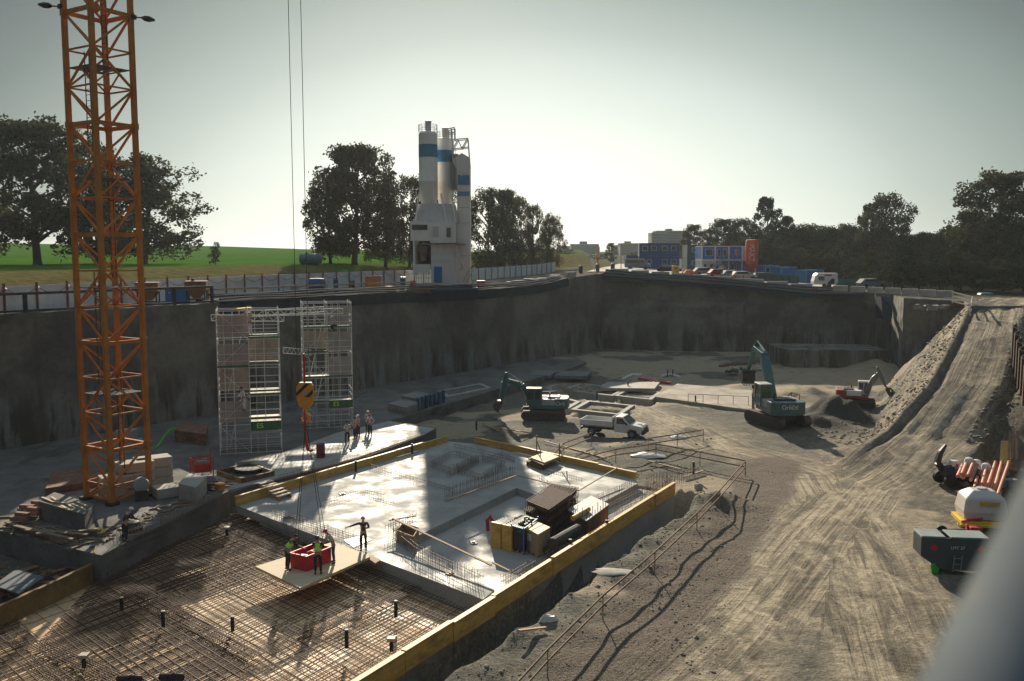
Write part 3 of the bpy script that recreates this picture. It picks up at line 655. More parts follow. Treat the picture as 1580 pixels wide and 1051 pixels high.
# ---------------------------------------------------------------- tower crane
def tower_crane():
    z0 = .62; c = Vector((-22.35, 50.4, z0)); rot = R(58)
    t = thing('tower_crane', 'orange lattice tower crane mast standing on the base slab at the left', 'crane', c, rot)
    hw = 1.18; top = 34; sec = 5.9; pan = sec/3
    cs = [(-hw, -hw), (hw, -hw), (hw, hw), (-hw, hw)]
    for x, y in cs:
        m = MB(); m.box((x, y, top/2), (.25, .25, top))
        z = 3.0
        while z < top: m.box((x, y, z), (.31, .31, .34)); z += sec
        m.build('leg', orange, t, bevel=.015)
    for k in range(4):
        a = Vector((*cs[k], 0)); b = Vector((*cs[(k+1) % 4], 0)); m = MB(); z = .25; i = 0
        m.bar(a+Vector((0, 0, z)), b+Vector((0, 0, z)), .12)
        z = 3.0-sec; 
        while z < top:
            m.bar(a+Vector((0, 0, z)), b+Vector((0, 0, z)), .17, .2) if z > 0 else None
            mid = (a+b)/2
            for q in range(3):
                za = z+q*pan; zb = za+pan; p, r = (a, b) if (q+k) % 2 == 0 else (b, a)
                if zb < .3: continue
                za = max(za, .25)
                m.bar(p+Vector((0, 0, za)), r+Vector((0, 0, zb)), .10)
                if q and za > .3: m.bar(a+Vector((0, 0, za)), b+Vector((0, 0, za)), .085)
                if q == 1: m.bar(r+Vector((0, 0, za)), p.lerp(r, .5)+Vector((0, 0, (za+zb)/2)), .07)
            z += sec
        m.build('bracing', orange, t)
    z = 6.0; sgn = 1
    gr = M('walkway_grating', (.11, .12, .125), .6, metal=.3, var=.2, scale=6, bump=.1)
    while z < top:
        m = MB()
        for i in range(11): m.bar((-hw+.1, -hw+.15+i*.21, z), (hw-.1, -hw+.15+i*.21, z), .07, .05) if not (i in (5, 6, 7)) else m.bar((-hw+.1, -hw+.15+i*.21, z), (hw-1.0, -hw+.15+i*.21, z), .07, .05)
        for i in range(6): m.bar((-hw+.1+i*.42, -hw+.1, z), (-hw+.1+i*.42, hw-.1, z), .05, .07)
        m.build('platform', gr, t)
        m = MB(); x = .55*sgn
        for dy in (-.2, .2): m.bar((x, dy+.3, z-5.4), (x, dy+.3, z+.9), .04)
        q = z-5.3
        while q < z: m.bar((x, .1, q), (x, .5, q), .025); q += .3
        m.build('ladder', dsteel, t); z += sec; sgn = -sgn
    m = MB(); m.path([(.1, .9, 0), (.12, .9, 10), (.08, .92, 22), (.1, .9, top)], .035, 5); m.path([(.2, .86, 0), (.15, .9, 16), (.2, .9, top)], .025, 5); m.build('power_cable', black, t)
    for (x, y), dx in (((-hw, hw), -1), ((hw, -hw), 1)):
        # lamp pairs at the height seen in the picture
        z = 26.9 if dx < 0 else 26.55; m = MB(); d = Vector((x, y, 0)).normalized(); p = Vector((x, y, z))
        m.bar(p, p+d*.55, .06); m.box(p+d*.1, (.3, .3, .22))
        b2 = MB(); s = p+d*.55; e = p+d*1.25+Vector((0, 0, -.1 if dx > 0 else .05)); b2.path([s, s.lerp(e, .25), s.lerp(e, .6), e], [.05, .15, .16, .05], 8)
        h = m.build('lamp_arm', dsteel, t); b2.build('floodlight', dsteel, t)
    for x, y in cs: m = MB(); m.box((x, y, -.02), (.55, .55, .34)); m.build('foot_anchor', dsteel, t)
    m = MB(); rr = random.Random(3)
    m.lathe((.6, 1.0, 27.2), [(.26, 0), (.29, .03), (.26, .06)], 14, 'x'); m.build('cable_coil', redp, t)
tower_crane()
# ---------------------------------------------------------------- hook and ropes
YH = 43.5
hb = D(471, 612, YH)
t = thing('hook_block', 'orange crane hook block with black diagonal stripes hanging over the men with the red bin', 'crane hook', (hb.x, hb.y, hb.z-.8))
oy = M('hook_orange', (.70, .30, .02), .5, var=.12, scale=4, bump=.03)
m = MB(); m.ext([(-.40, .75), (-.30, .35), (-.0, .2), (.30, .35), (.42, .75), (.40, 1.35), (.30, 1.5), (-.26, 1.5), (-.40, 1.3)], -.13, .13); m.build('housing', oy, t, bevel=.02)
blk = M('black_stripe', (.012, .012, .012), .5, bump=0)
for s in (-1, 1):
    m = MB(); y0, y1 = (s*.131, s*.142) if s > 0 else (-.142, -.131)
    m.ext([(-.395, .82), (-.395, 1.02), (.10, 1.49), (.295, 1.49)], y0, y1); m.ext([(.0, .79), (.22, .79), (.40, .96), (.40, 1.17)], y0, y1); m.build('stripe', blk, t)
m = MB(); m.lathe((0, 0, 1.02), [(.1, -.19), (.1, .19)], 14, 'y'); m.lathe((0, 0, .55), [(.07, -.18), (.07, .18)], 12, 'y'); m.build('axle', steel, t)
m = MB(); m.path([(0, 0, .25), (0, 0, .0), (.16, 0, -.16), (.17, 0, -.36), (0, 0, -.5), (-.17, 0, -.4), (-.19, 0, -.25)], [.09, .09, .085, .08, .075, .06, .03], 10); m.build('hook', oy, t)
m = MB(); m.path([(-.02, 0, 1.5), (-.02, 0, 2.1), (-.03, 0, 2.9)], .055, 6); m.build('red_sling_post', redp, t)
m = MB(); m.path([(-.05, -.06, .1), (-.03, -.1, -.7), (.0, -.1, -1.4), (.1, -.1, -1.8), (.25, -.1, -1.85), (.36, -.1, -1.8)], [.05, .06, .07, .09, .08, .05], 7); m.build('red_sling', redp, t)
for px, dx in ((457, -.36), (475, .20)):
    m = MB(); m.tube((dx, 0, 1.35), (dx-(.04 if dx < 0 else 0), 0, 40), .016, n=5); m.build('hoist_rope', dsteel, t)
RB = W(480, 871, .14)
m = MB()
for dx, dy in ((-.75, -.4), (.75, -.4), (-.75, .4), (.75, .4)):
    e = RB+Vector((dx*.9, dy*.9, .9))-Vector((hb.x, hb.y, hb.z-.8)); m.tube((0, 0, -.4), e, .013, n=4)
m.build('sling_chains', dsteel, t)
# ---------------------------------------------------------------- batching plant
def batching_plant():
    Y = 124.0; s = Y/FPX; base = H(-9, Y)
    o = D(685, 437, Y); base = o.z
    t = thing('concrete_batching_plant', 'tall white concrete batching plant with two blue banded cement silos on the pit edge', 'concrete plant', (o.x, Y, base))
    def X(px): return (px-685)*s*1.0
    def Z(py): return (437-py)*s
    wp = M('weathered_white', (.80, .78, .73), .6, var=.08, scale=.6, bump=.05, col2=(.66, .63, .58), stretch=(1, 1, .35))
    gp = M('dusty_grey_sheet', (.56, .56, .55), .65, var=.12, scale=.8, bump=.05, col2=(.45, .44, .42))
    bb = M('silo_blue', (.04, .22, .38), .5, var=.1, scale=1, bump=0)
    for (x, r, zt, y, zb0, zb1) in ((X(663), 1.26, Z(210), -.6, Z(247), Z(228)), (X(686.5), 1.1, Z(217), 1.6, Z(252), Z(234))):
        zc = Z(306); m = MB(); m.lathe((x, y, 0), [(.25, zc-3.0), (r, zc), (r, zc+2), (r+.012, zc+2.02), (r+.012, zc+2.1), (r, zc+2.12), (r, zt-.2), (r*.8, zt+.12), (.3, zt+.28)], 28)
        a = m.build('silo', wp, t, smooth=True)
        m = MB(); m.lathe((x, y, 0), [(r+.02, zb0), (r+.02, zb1)], 28); m.build('blue_band', bb, a, smooth=True)
        m = MB(); m.lathe((x+.05, y, zt+.2), [(.40, 0), (.40, 1.15), (.45, 1.16), (.45, 1.32), (.2, 1.4)], 14); m.build('filter', gp, a, smooth=True)
        m = MB()
        for k in range(14):
            q = 2*math.pi*k/14; m.bar((x+r*math.cos(q), y+r*math.sin(q), zt), (x+r*math.cos(q), y+r*math.sin(q), zt+1.05), .05)
            q2 = 2*math.pi*(k+1)/14
            for h in (.5, 1.0): m.bar((x+r*math.cos(q), y+r*math.sin(q), zt+h), (x+r*math.cos(q2), y+r*math.sin(q2), zt+h), .04)
        m.build('guard_rail', steel, a)
    # flared skirt under the silos
    m = MB(); z1, z2 = Z(345), Z(322)
    def ring(x0, x1, y0, y1, z): return [(x0, y0, z), (x1, y0, z), (x1, y1, z), (x0, y1, z)]
    def fr(r0, r1, mb): mb.add(r0+r1, [(0, 1, 5, 4), (1, 2, 6, 5), (2, 3, 7, 6), (3, 0, 4, 7), (3, 2, 1, 0), (4, 5, 6, 7)])
    fr(ring(X(641), X(707), -2.2, 2.9, Z(346)), ring(X(649), X(702), -1.7, 2.7, Z(317)), m); m.build('hopper_housing', gp, t)
    m = MB()
    for a, b in (((650, 302), (645, 342)), ((672, 306), (678, 318)), ((698, 302), (705, 345)), ((683, 302), (692, 345))): m.bar((X(a[0]), -1.9, Z(a[1])), (X(b[0]), -2.3, Z(b[1])), .16)
    m.build('support_strut', wp, t)
    # middle deck
    m = MB(); m.box((X(652.5), -1.0, Z(358)), (X(667)-X(638), 4.2, Z(346)-Z(375)+.0)); deck = m.build('cabin', wp, t)
    m = MB(); m.box((X(652), -3.13, Z(352.5)), (X(664)-X(641), .06, Z(349)-Z(356.5))); m.build('opening', dsteel, deck)
    m = MB(); m.box((X(686), -.8, Z(360)), (X(706)-X(667.3), 4.0, Z(346)-Z(377))); cab2 = m.build('control_room', wp, t)
    for a, b, c, d in ((671, 680, 351, 366), (692, 698, 353, 367)):
        m = MB(); m.box((X((a+b)/2), -2.84, Z((c+d)/2)), (X(b)-X(a), .07, Z(c)-Z(d))); m.build('window', gp if a < 680 else glass, cab2)
    m = MB(); m.box((X(685), -.9, Z(377.6)), (X(708)-X(640), 4.6, .14)); m.build('deck_floor', concd, t)
    # mixer bay: open left bay, closed right bay
    m = MB(); m.box((X(655), .9, Z(394)), (X(668)-X(642), .2, Z(377)-Z(410))); m.build('bay_back', dsteel, t)
    m = MB(); m.box((X(643), -1, Z(394)), (.25, 4, Z(377)-Z(437))); m.box((X(655), -2.6, Z(414)), (X(667)-X(643.5), .15, Z(408)-Z(421))); m.build('bay_panel', wp, t)
    m = MB(); m.add([(X(648), -1.8, Z(380)), (X(662), -1.8, Z(380)), (X(658), -1.8, Z(402)), (X(652), -1.8, Z(404)), (X(648), -.2, Z(380)), (X(662), -.2, Z(380)), (X(658), -.4, Z(402)), (X(652), -.4, Z(404))], [(0, 3, 2, 1), (4, 5, 6, 7), (0, 4, 7, 3), (1, 2, 6, 5), (3, 7, 6, 2), (0, 1, 5, 4)]); m.build('chute', M('rusty_chute', (.30, .23, .18), .8, var=.3, scale=1.5), t)
    m = MB(); m.box((X(687), -.7, Z(407.7)), (X(706)-X(668), 3.8, Z(378)-Z(437))); lb = m.build('mixer_room', wp, t)
    m = MB(); m.box((X(678.5), -2.65, Z(423)), (X(684)-X(672), .08, Z(411)-Z(435))); m.build('door', bluep, lb)
    m = MB()
    for zz in (392, 403): m.box((X(687), -2.62, Z(zz)), (X(706)-X(668), .05, .07))
    m.build('sheet_joint', gp, lb)
    m = MB(); m.bar((X(706), -2.9, Z(383)), (X(716), -3.0, Z(412)), .5, .3); m.bar((X(716), -3, Z(412)), (X(712), -3, Z(416)), .4, .3); m.build('chute_pipe', gp, t)
    m = MB()
    for k in range(7): m.bar((X(643+k*3.6), -3.3, Z(437)), (X(643+k*3.6), -3.3, Z(421.5)), .06)
    for zz in (422, 428): m.bar((X(643), -3.3, Z(zz)), (X(668), -3.3, Z(zz)), .06)
    m.bar((X(728), -2.5, Z(412)), (X(716), -2.5, Z(434)), .12); m.bar((X(732), -1.6, Z(414)), (X(720), -1.6, Z(436)), .12)
    m.build('stair_rail', steel, t)
    # right tower
    m = MB(); m.box((X(716), .9, Z(437)/2+Z(262)/2), (X(726.5)-X(706.6), 2.8, Z(262)-Z(437))); tw = m.build('elevator_tower', wp, t)
    m = MB(); m.box((X(716.5), -.53, Z(280.5)), (X(726)-X(708), .06, Z(273)-Z(288))); m.build('blue_panel', bb, tw)
    m = MB(); m.box((X(716.5), -.53, Z(301)), (X(726)-X(708), .06, Z(297.5)-Z(304.5))); m.build('lettered_panel', M('pale_blue_panel', (.12, .30, .45), .5, var=.15, scale=4), tw)
    m = MB(); m.box((X(703), .6, Z(268)), (X(708)-X(698), 1.6, Z(242)-Z(296))); 
    m.build('elevator_casing', M('dark_mesh_casing', (.16, .155, .15), .7, var=.2, scale=3), t)
    m = MB(); m.add([(X(699), -.6, Z(250)), (X(714), -.6, Z(240)), (X(724), -.6, Z(246)), (X(726.5), -.6, Z(263)), (X(713), -.6, Z(275)), (X(704), -.6, Z(262))]+[(X(a), 1.2, Z(b_)) for a, b_ in ((699, 250), (714, 240), (724, 246), (726.5, 263), (713, 275), (704, 262))], [(5, 4, 3, 2, 1, 0), (6, 7, 8, 9, 10, 11)]+[(i, (i+1) % 6, (i+1) % 6+6, i+6) for i in range(6)]); m.build('elevator_head', wp, t)
    m = MB()
    for a, b in (((700, 220), (723, 218)), ((700, 234), (723, 231)), ((723, 218), (726, 262)), ((700, 220), (700, 250)), ((700, 234), (708, 220)), ((708, 220), (714, 233)), ((714, 233), (722, 219)), ((703, 220), (703, 202)), ((698, 220), (698, 203)), ((693, 225), (693, 204)), ((693, 204), (703, 202)), ((693, 210), (703, 209))):
        for y in (-.4, 1.2): m.bar((X(a[0]), y, Z(a[1])), (X(b[0]), y, Z(b[1])), .13)
    m.build('top_frame', wp, t)
    m = MB()
    for y in (-1.0,):
        for x in (700, 705): m.bar((X(x), y, Z(345)), (X(x), y, Z(235)), .05)
        for k in range(50): z = Z(345)+k*.2; m.bar((X(700), y, z), (X(705), y, z), .03)
    m.build('ladder', steel, t)
    m = MB()
    for zz in (345, 262+60, 395): m.box((X(716.5), -.53, Z(zz)), (X(726)-X(707), .05, .09))
    m.build('tower_joint', gp, tw)
    m = MB(); m.bar((X(690), -2.0, Z(320)), (X(690), -2.2, Z(340)), .2); m.bar((X(700), -2.0, Z(308)), (X(711), -1.4, Z(345)), .1); m.path([(X(709), -.9, Z(345)), (X(708), -.9, Z(310)), (X(706), -.9, Z(262))], .06); m.build('pipework', gp, t)
batching_plant()
# ---------------------------------------------------------------- trees
leafA = M('leaf_dark', (.04, .058, .02), .8, var=.3, scale=.8, bump=0, col2=(.085, .065, .03), trans=.35, spec=.2)
leafG = M('leaf_green', (.025, .042, .014), .8, var=.3, scale=.8, bump=0, col2=(.035, .06, .018), trans=.2, spec=.2)
leafO = M('leaf_autumn', (.085, .065, .028), .8, var=.3, scale=.8, bump=0, col2=(.05, .06, .025), trans=.3, spec=.2)
bark = M('bark', (.055, .045, .036), .9, var=.3, scale=3, bump=.4)
def crown_mesh(seed, shape='round', n=7000, leaf=.034, gap=.5):
    """unit tree: height 1, crown width ~1 (scaled later)"""
    rnd = random.Random(seed); cl = []
    K = {'round': 120, 'cone': 150, 'bush': 60, 'loose': 95}[shape]; n = int(n*1.75)
    while len(cl) < K:
        z = rnd.uniform(.13, .96)
        if shape == 'cone': w = .62*(1-(z-.13)/.86)**.7+.02
        elif shape == 'bush': w = .5*math.sqrt(max(0, 1-((z-.45)/.55)**2)); z = z*.95
        else: w = .5*math.sqrt(max(.03, 1-((z-.5)/.5)**2))*(1+.14*math.sin(z*17+seed))
        a = rnd.uniform(0, 2*math.pi); r = w*math.sqrt(rnd.uniform(.05, 1))*.92*(1+.18*math.sin(a*3+seed))
        s = rnd.uniform(.05, .10)*(1.05 if shape != 'loose' else .95)
        if shape == 'cone': s *= 1.15-.7*z
        cl.append((Vector((r*math.cos(a), r*math.sin(a), z-s*.4)), s))
    m = MB(); vs, fs = [], []
    per = n//K
    for c, s in cl:
        for i in range(per):
            d = Vector((rnd.gauss(0, 1), rnd.gauss(0, 1), rnd.gauss(0, .8)));
            if d.length < 1e-3: continue
            d.normalize(); q = rnd.uniform(.35, 1)**.6*s*(1.35 if rnd.random() < .12 else 1); p = c+Vector((d.x*q*1.1, d.y*q*1.1, d.z*q*.85))
            u = Vector((rnd.gauss(0, 1), rnd.gauss(0, 1), rnd.gauss(0, .6))).normalized(); v = u.cross(Vector((rnd.gauss(0, 1), rnd.gauss(0, 1), rnd.gauss(0, 1)))).normalized()
            l = leaf*rnd.uniform(.5, 1.1); k = len(vs); e = l*.32
            vs += [tuple(p-u*l*.5), tuple(p+v*e), tuple(p+u*l*.5), tuple(p-v*e)]; fs.append((k, k+1, k+2, k+3))
    m.v = vs; m.f = fs
    tk = MB(); lean = Vector((rnd.uniform(-.03, .03), rnd.uniform(-.03, .03), 0))
    tp = [Vector((0, 0, -.03)), Vector((0, 0, .02)), lean*.5+Vector((0, 0, .15)), lean+Vector((0, 0, .35)), lean*1.6+Vector((0, 0, .6)), lean*2+Vector((0, 0, .85))]
    tk.path(tp, [.042, .03, .024, .02, .013, .004], 8)
    for c, s in rnd.sample(cl, min(26, K)):
        h = min(.72, max(.14, c.z-.12-.35*math.hypot(c.x, c.y))); i = [q for q in range(len(tp)-1) if tp[q].z <= h <= tp[q+1].z][0]
        a = tp[i].lerp(tp[i+1], (h-tp[i].z)/(tp[i+1].z-tp[i].z)); mid = a.lerp(c, .5)+Vector((0, 0, -.02+rnd.uniform(-.02, .02)))
        tk.path([a, mid, c], [.011, .007, .003], 5)
        for q in range(3): e = c+Vector((rnd.uniform(-1, 1), rnd.uniform(-1, 1), rnd.uniform(-.6, 1)))*s; tk.path([mid.lerp(c, .5), e], [.004, .0015], 4)
    return m, tk
TV = {}
def tree(px, py, Y, hpx, wpx, shape, mat, label, group, name='tree', seed=0, n=7000, z=None):
    s = Y/FPX; p = D(px, py, Y); key = (shape, seed, n)
    if key not in TV:
        a, b = crown_mesh(seed*13+len(shape), shape, n, .034 if n > 5000 else .045); TV[key] = (a, b)
    k = (shape, seed, n, mat.name)
    zb = H(p.x, Y) if z is None else z
    h = (py-(py-hpx))*s+(p.z-zb); wd = wpx*s
    if k not in TV:
        cm_ = MB(); cm_.v, cm_.f = TV[key][0].v, TV[key][0].f; tm = MB(); tm.v, tm.f = TV[key][1].v, TV[key][1].f
        t = thing(name, label, 'tree', (p.x, Y, zb-.05), 0, group); t.scale = (wd, wd*.9, h)
        co = cm_.build('crown', mat, t); to = tm.build('trunk', bark, t, smooth=True); TV[k] = t
    else:
        t = copy_thing(TV[k], (p.x, Y, zb-.05), random.Random(int(px*7)).uniform(0, 6.28), label, group, (wd, wd*.9, h)); t.name = name
    t.scale = (wd, wd*.9, h); return t
g1 = 'old trees at the edge of the green field'
tree(58, 405, 138, 228, 235, 'round', leafA, 'big dark tree left of the crane mast at the edge of the field', g1, 'oak_tree', 1, 11000)
tree(222, 408, 142, 172, 205, 'round', leafA, 'spreading tree just right of the crane mast', g1, 'oak_tree', 2, 9000)
tree(150, 404, 150, 190, 120, 'round', leafA, 'tree standing behind the crane mast', g1, 'oak_tree', 3)
tree(333, 410, 135, 40, 22, 'bush', leafG, 'small round bush alone in the grass right of the spreading tree', 'bushes', 'bush', 1, 2500)
tree(547, 412, 150, 192, 155, 'round', leafO, 'tallest tree of the clump left of the batching plant', g1, 'oak_tree', 4, 11000)
tree(510, 411, 156, 145, 85, 'loose', leafO, 'lower tree on the left side of the clump left of the batching plant', g1, 'oak_tree', 5)
tree(595, 410, 152, 140, 90, 'round', leafO, 'tree in the clump, between its tallest tree and the batching plant', g1, 'oak_tree', 2, 9000)
tree(632, 409, 158, 142, 90, 'round', leafA, 'tree directly behind the left side of the batching plant', g1, 'oak_tree', 3)
tree(675, 408, 165, 128, 80, 'round', leafA, 'tree hidden mostly behind the silos of the batching plant', g1, 'oak_tree', 1, 11000)
tree(752, 406, 165, 120, 78, 'round', leafA, 'first tree right of the batching plant', g1, 'oak_tree', 5, 7000)
tree(779, 405, 172, 116, 62, 'round', leafA, 'second tree right of the batching plant', g1, 'oak_tree', 4, 11000)
tree(803, 404, 180, 102, 58, 'round', leafO, 'third tree right of the batching plant', g1, 'oak_tree', 6)
tree(824, 404, 188, 92, 50, 'round', leafA, 'fourth tree right of the batching plant', g1, 'oak_tree', 3)
tree(849, 403, 196, 76, 46, 'round', leafO, 'last and smallest tree of the row right of the batching plant', g1, 'oak_tree', 2, 9000)
g2 = 'trees of the dark wood beyond the site offices'
FT = [(1068, 418, 230, 68, 38, 'loose', leafO, 'thin autumn tree behind the tall green container stack'), (1113, 420, 225, 78, 52, 'loose', leafG, 'pale green tree above the blue site offices'),
      (1143, 425, 220, 84, 50, 'round', leafG, 'tree between the site offices and the orange silo'), (1180, 440, 215, 130, 82, 'cone', leafG, 'tall pointed tree right above the orange silo'),
      (1212, 440, 210, 102, 66, 'cone', leafG, 'shorter pointed tree to the right of the tall pointed one'), (1243, 442, 205, 92, 62, 'round', leafA, 'rounded tree above the blue containers at the wood edge'),
      (1274, 445, 200, 92, 60, 'round', leafG, 'rounded tree above the white caravan'), (1304, 446, 200, 96, 58, 'round', leafA, 'rounded tree left of the tall double topped tree'),
      (1335, 448, 195, 128, 56, 'cone', leafG, 'narrow left top of the pair of tall trees in the wood'), (1363, 450, 190, 144, 74, 'round', leafA, 'tall round topped tree in the middle of the wood'),
      (1398, 452, 190, 86, 60, 'round', leafG, 'low tree in the dip of the wood beside the tall round topped one'), (1428, 455, 180, 92, 60, 'loose', leafG, 'low loose tree right of the dip in the wood'),
      (1462, 456, 175, 100, 66, 'round', leafA, 'dark tree at the foot of the big right hand tree'), (1532, 462, 160, 186, 140, 'loose', leafA, 'biggest tree of the wood at the right edge of the picture'),
      (1500, 460, 168, 120, 86, 'round', leafA, 'dark tree in front of the left side of the biggest right hand tree'), (1575, 464, 155, 150, 110, 'round', leafG, 'dark tree cut by the right edge of the picture'), (1640, 464, 150, 190, 130, 'round', leafA, 'dark tree beyond the right edge')]
for i, (px, py, Y, h, wd, sh, mt, lab) in enumerate(FT[:-1]): tree(px, py, Y, h*1.07, wd*(1.05 if sh == 'cone' else 1.3), sh, mt, lab, g2, 'woodland_tree', 7 if sh == 'round' else 8, 9000 if sh != 'cone' else 7000)
# underwood: dense dark bushes in front of the trees
side = ['left of the orange silo', 'under the tall pointed tree', 'behind the first blue container', 'behind the second blue container', 'behind the white caravan', 'right of the white caravan', 'above the green fence', 'left of the tall round topped tree', 'under the tall round topped tree', 'beneath the dip of the wood', 'left of the white box by the ramp', 'behind the white box by the ramp', 'at the top of the ramp', 'right of the ramp top', 'at the right edge of the picture']
for i, sd__ in enumerate(side):
    px = 1130+i*32; tree(px, interp(px, [(1130, 428), (1300, 448), (1580, 466)]), interp(px, [(1130, 208), (1290, 172), (1370, 138), (1580, 124)]), 60+10*(i % 3), 62, 'bush', [leafG, leafA][i % 2], 'dense dark bush at the wood edge '+sd__, 'underwood bushes of the wood', 'bush', 2, 7000)
m = MB(); cx = W
rr = random.Random(5); vs, fs = [], []
for i in range(26000):
    px = rr.uniform(1120, 1680); Y = rr.uniform(0, 25)+interp(px, [(1130, 235), (1580, 185)]); p = D(px, 440, Y); zg = H(p.x, Y); q = Vector((p.x, Y, zg+rr.uniform(0, 1)**.8*interp(px, [(1120, 6.5), (1200, 10), (1300, 10), (1400, 8.5), (1680, 11)])*(1+.25*nz(p.x, 0, 0, .2)))); l = rr.uniform(.5, 1.1)
    u = Vector((rr.gauss(0, 1), rr.gauss(0, .3), rr.gauss(0, 1))).normalized()*l; v = Vector((rr.gauss(0, 1), rr.gauss(0, .3), rr.gauss(0, 1))).normalized()*l*.6; k = len(vs)
    vs += [tuple(q-u), tuple(q-v), tuple(q+u), tuple(q+v)]; fs.append((k, k+1, k+2, k+3))
m.v = vs; m.f = fs
m.solo('wood_undergrowth', 'dark mass of undergrowth filling the wood behind the trees', 'undergrowth', leafG, kind='stuff')
# ---------------------------------------------------------------- hoarding fence on the left terrace
hoard = M('hoarding_sheet', (.78, .80, .80), .6, var=.1, scale=1.2, bump=.03, col2=(.62, .66, .68))
hpost = M('hoarding_post', (.17, .075, .055), .7, var=.2, scale=3, bump=0)
fpts = [(-60, -10.0), (-43.5, 45.0), (-37, 66), (-29, 92), (-13, 133), (9.0, 189)]
segs = []
for a, b in zip(fpts, fpts[1:]):
    a = Vector(a); b = Vector(b); n = max(1, round((b-a).length/2.9))
    for i in range(n): segs.append((a.lerp(b, i/n), a.lerp(b, (i+1)/n)))
t = thing('hoarding_fence', 'long pale grey hoarding fence with dark posts on the left edge of the site', 'fence', (-29, 92, H(-28, 92)))
m = MB(); pm = []
for a, b in segs:
    if a.y < 40: continue
    za, zb = H(a.x+.5, a.y), H(b.x+.5, b.y); za = min(za, 10.4); zb = min(zb, 10.4); hh = 1.95
    m.bar((a.x, a.y, za+hh/2), (b.x, b.y, zb+hh/2), .05, hh)
m.build('sheeting', hoard, t, world=True)
for a, b in segs:
    if a.y < 40: continue
    z = min(H(a.x+.5, a.y), 10.4); p = MB(); p.bar((a.x+.09, a.y-.05, z), (a.x+.09, a.y-.05, z+2.2), .13); p.build('post', hpost, t, world=True)
m = MB()
for a, b in segs:
    if a.y < 40 or a.y > 135: continue
    z = min(H(a.x+.5, a.y), 10.4); ps = [(a.x+(b.x-a.x)*k/8+.18, a.y+(b.y-a.y)*k/8-.05, z+1.85-.5*(1-((k-4)/4)**2)) for k in range(9)]; m.path(ps, .028, 4)
m.build('chain', redp, t, world=True)
# ---------------------------------------------------------------- rim rails, pipes, tarp
def rimpt(t_, off=0, dz=0):      # along the left rim by y
    for a, b in zip(RIM, RIM[1:10]):
        if a[1] <= t_ <= b[1]:
            k = (t_-a[1])/(b[1]-a[1]); x = a[0]+(b[0]-a[0])*k; d = Vector((b[0]-a[0], b[1]-a[1])).normalized(); n = Vector((-d.y, d.x))
            return Vector((x+n.x*off, t_+n.y*off, H(x+n.x*off, t_+n.y*off)+dz))
t = thing('guard_rail', 'heavy dark steel guard rail along the pit edge above the left wall', 'railing', rimpt(60, .5))
ys = [40, 47, 54, 60.5, 66.5, 71.5, 76.5, 79.5]
for y in ys: m = MB(); m.bar(rimpt(y, .35, -1.3), rimpt(y, .35, 1.5), .24); m.build('post', dsteel, t, world=True)
m = MB()
for a, b in zip(ys, ys[1:]): m.bar(rimpt(a, .35, 1.42), rimpt(b, .35, 1.42), .2); m.bar(rimpt(a, .35, .15), rimpt(b, .35, .15), .14)
m.build('rail', dsteel, t, world=True)
tarp = M('dark_tarpaulin', (.025, .032, .045), .95, var=.3, scale=1.5, bump=.5, spec=.08)
def strip(y0, y1, o0, o1, dz0, dz1, label, mat, step=1.2):
    m = MB(); n = int((y1-y0)/step)+1; vs = []; PR = [(-.22, -1.0), (-.12, .10), (1.0, .15), (2.4, .17), (3.4, .10), (3.4, .02), (1.0, .03), (-.02, -.02), (-.1, -1.0)]; K = len(PR)
    for i in range(n+1):
        y = y0+(y1-y0)*i/n
        for j, (o_, z_) in enumerate(PR): vs.append(rimpt(y, o_+(.3*nz(y, j, 0, .5) if o_ > .5 else 0), z_+.10*nz(y, j, 3, .6)*(1 if j < 5 else 0)))
    fs = []
    for i in range(n):
        for k in range(K): fs.append((i*K+k, i*K+(k+1) % K, (i+1)*K+(k+1) % K, (i+1)*K+k))
    m.add(vs, fs); return m.solo('tarpaulin_strip', label, 'tarpaulin', mat)
strip(79.9, 125.8, -.10, 2.6, -.55, .3, 'dark tarpaulin covering the pit edge between the scaffolds and the far corner', tarp)
pg = M('grey_hose', (.10, .11, .125), .9, var=.15, scale=2, bump=.02, spec=.1)
for k, (o, dz, lab) in enumerate([(.15, .30, 'lowest dark hose along the left pit edge'), (.8, .50, 'middle dark hose along the left pit edge'), (1.6, .62, 'upper dark hose along the left pit edge')]):
    m = MB(); m.path([rimpt(80+i*1.5, o+.15*math.sin(i*.7+k), dz+.06*math.sin(i*.9+k)) for i in range(31)], .09, 7); m.solo('drain_hose', lab, 'hose', pg, 'hoses along the pit edge', smooth=True)
def edge_far(t_, off, dz):
    P = [Vector(p) for p in RIM[9:14]]; s = 0
    for a, b in zip(P, P[1:]):
        l = (b-a).length
        if t_ <= s+l+1e-4:
            d = (b-a).normalized(); n = Vector((-d.y, d.x)); q = a+d*(t_-s)+n*off; return Vector((q.x, q.y, H(q.x, q.y)+dz))
        s += l
    q = P[-1]; return Vector((q.x, q.y, H(q.x, q.y)+dz))
for k, (o, dz, lab) in enumerate([(-.12, -.28, 'lowest of the three dark pipes along the far pit edge'), (.1, .12, 'middle of the three dark pipes along the far pit edge'), (.6, .42, 'top one of the three dark pipes along the far pit edge')]):
    m = MB(); m.path([edge_far(.3+i*1.5, o, dz+.05*math.sin(i*.6+k)) for i in range(24)], .15, 8); m.solo('drain_pipe', lab, 'pipe', pg, 'pipes along the far pit edge', smooth=True)
m = MB(); vs = []
for i in range(26):
    a = edge_far(i*1.45, -.5, -.95); b = edge_far(i*1.45, .35, .02); vs += [a, b, b+Vector((0, .1, .06)), a+Vector((0, .25, 0))]
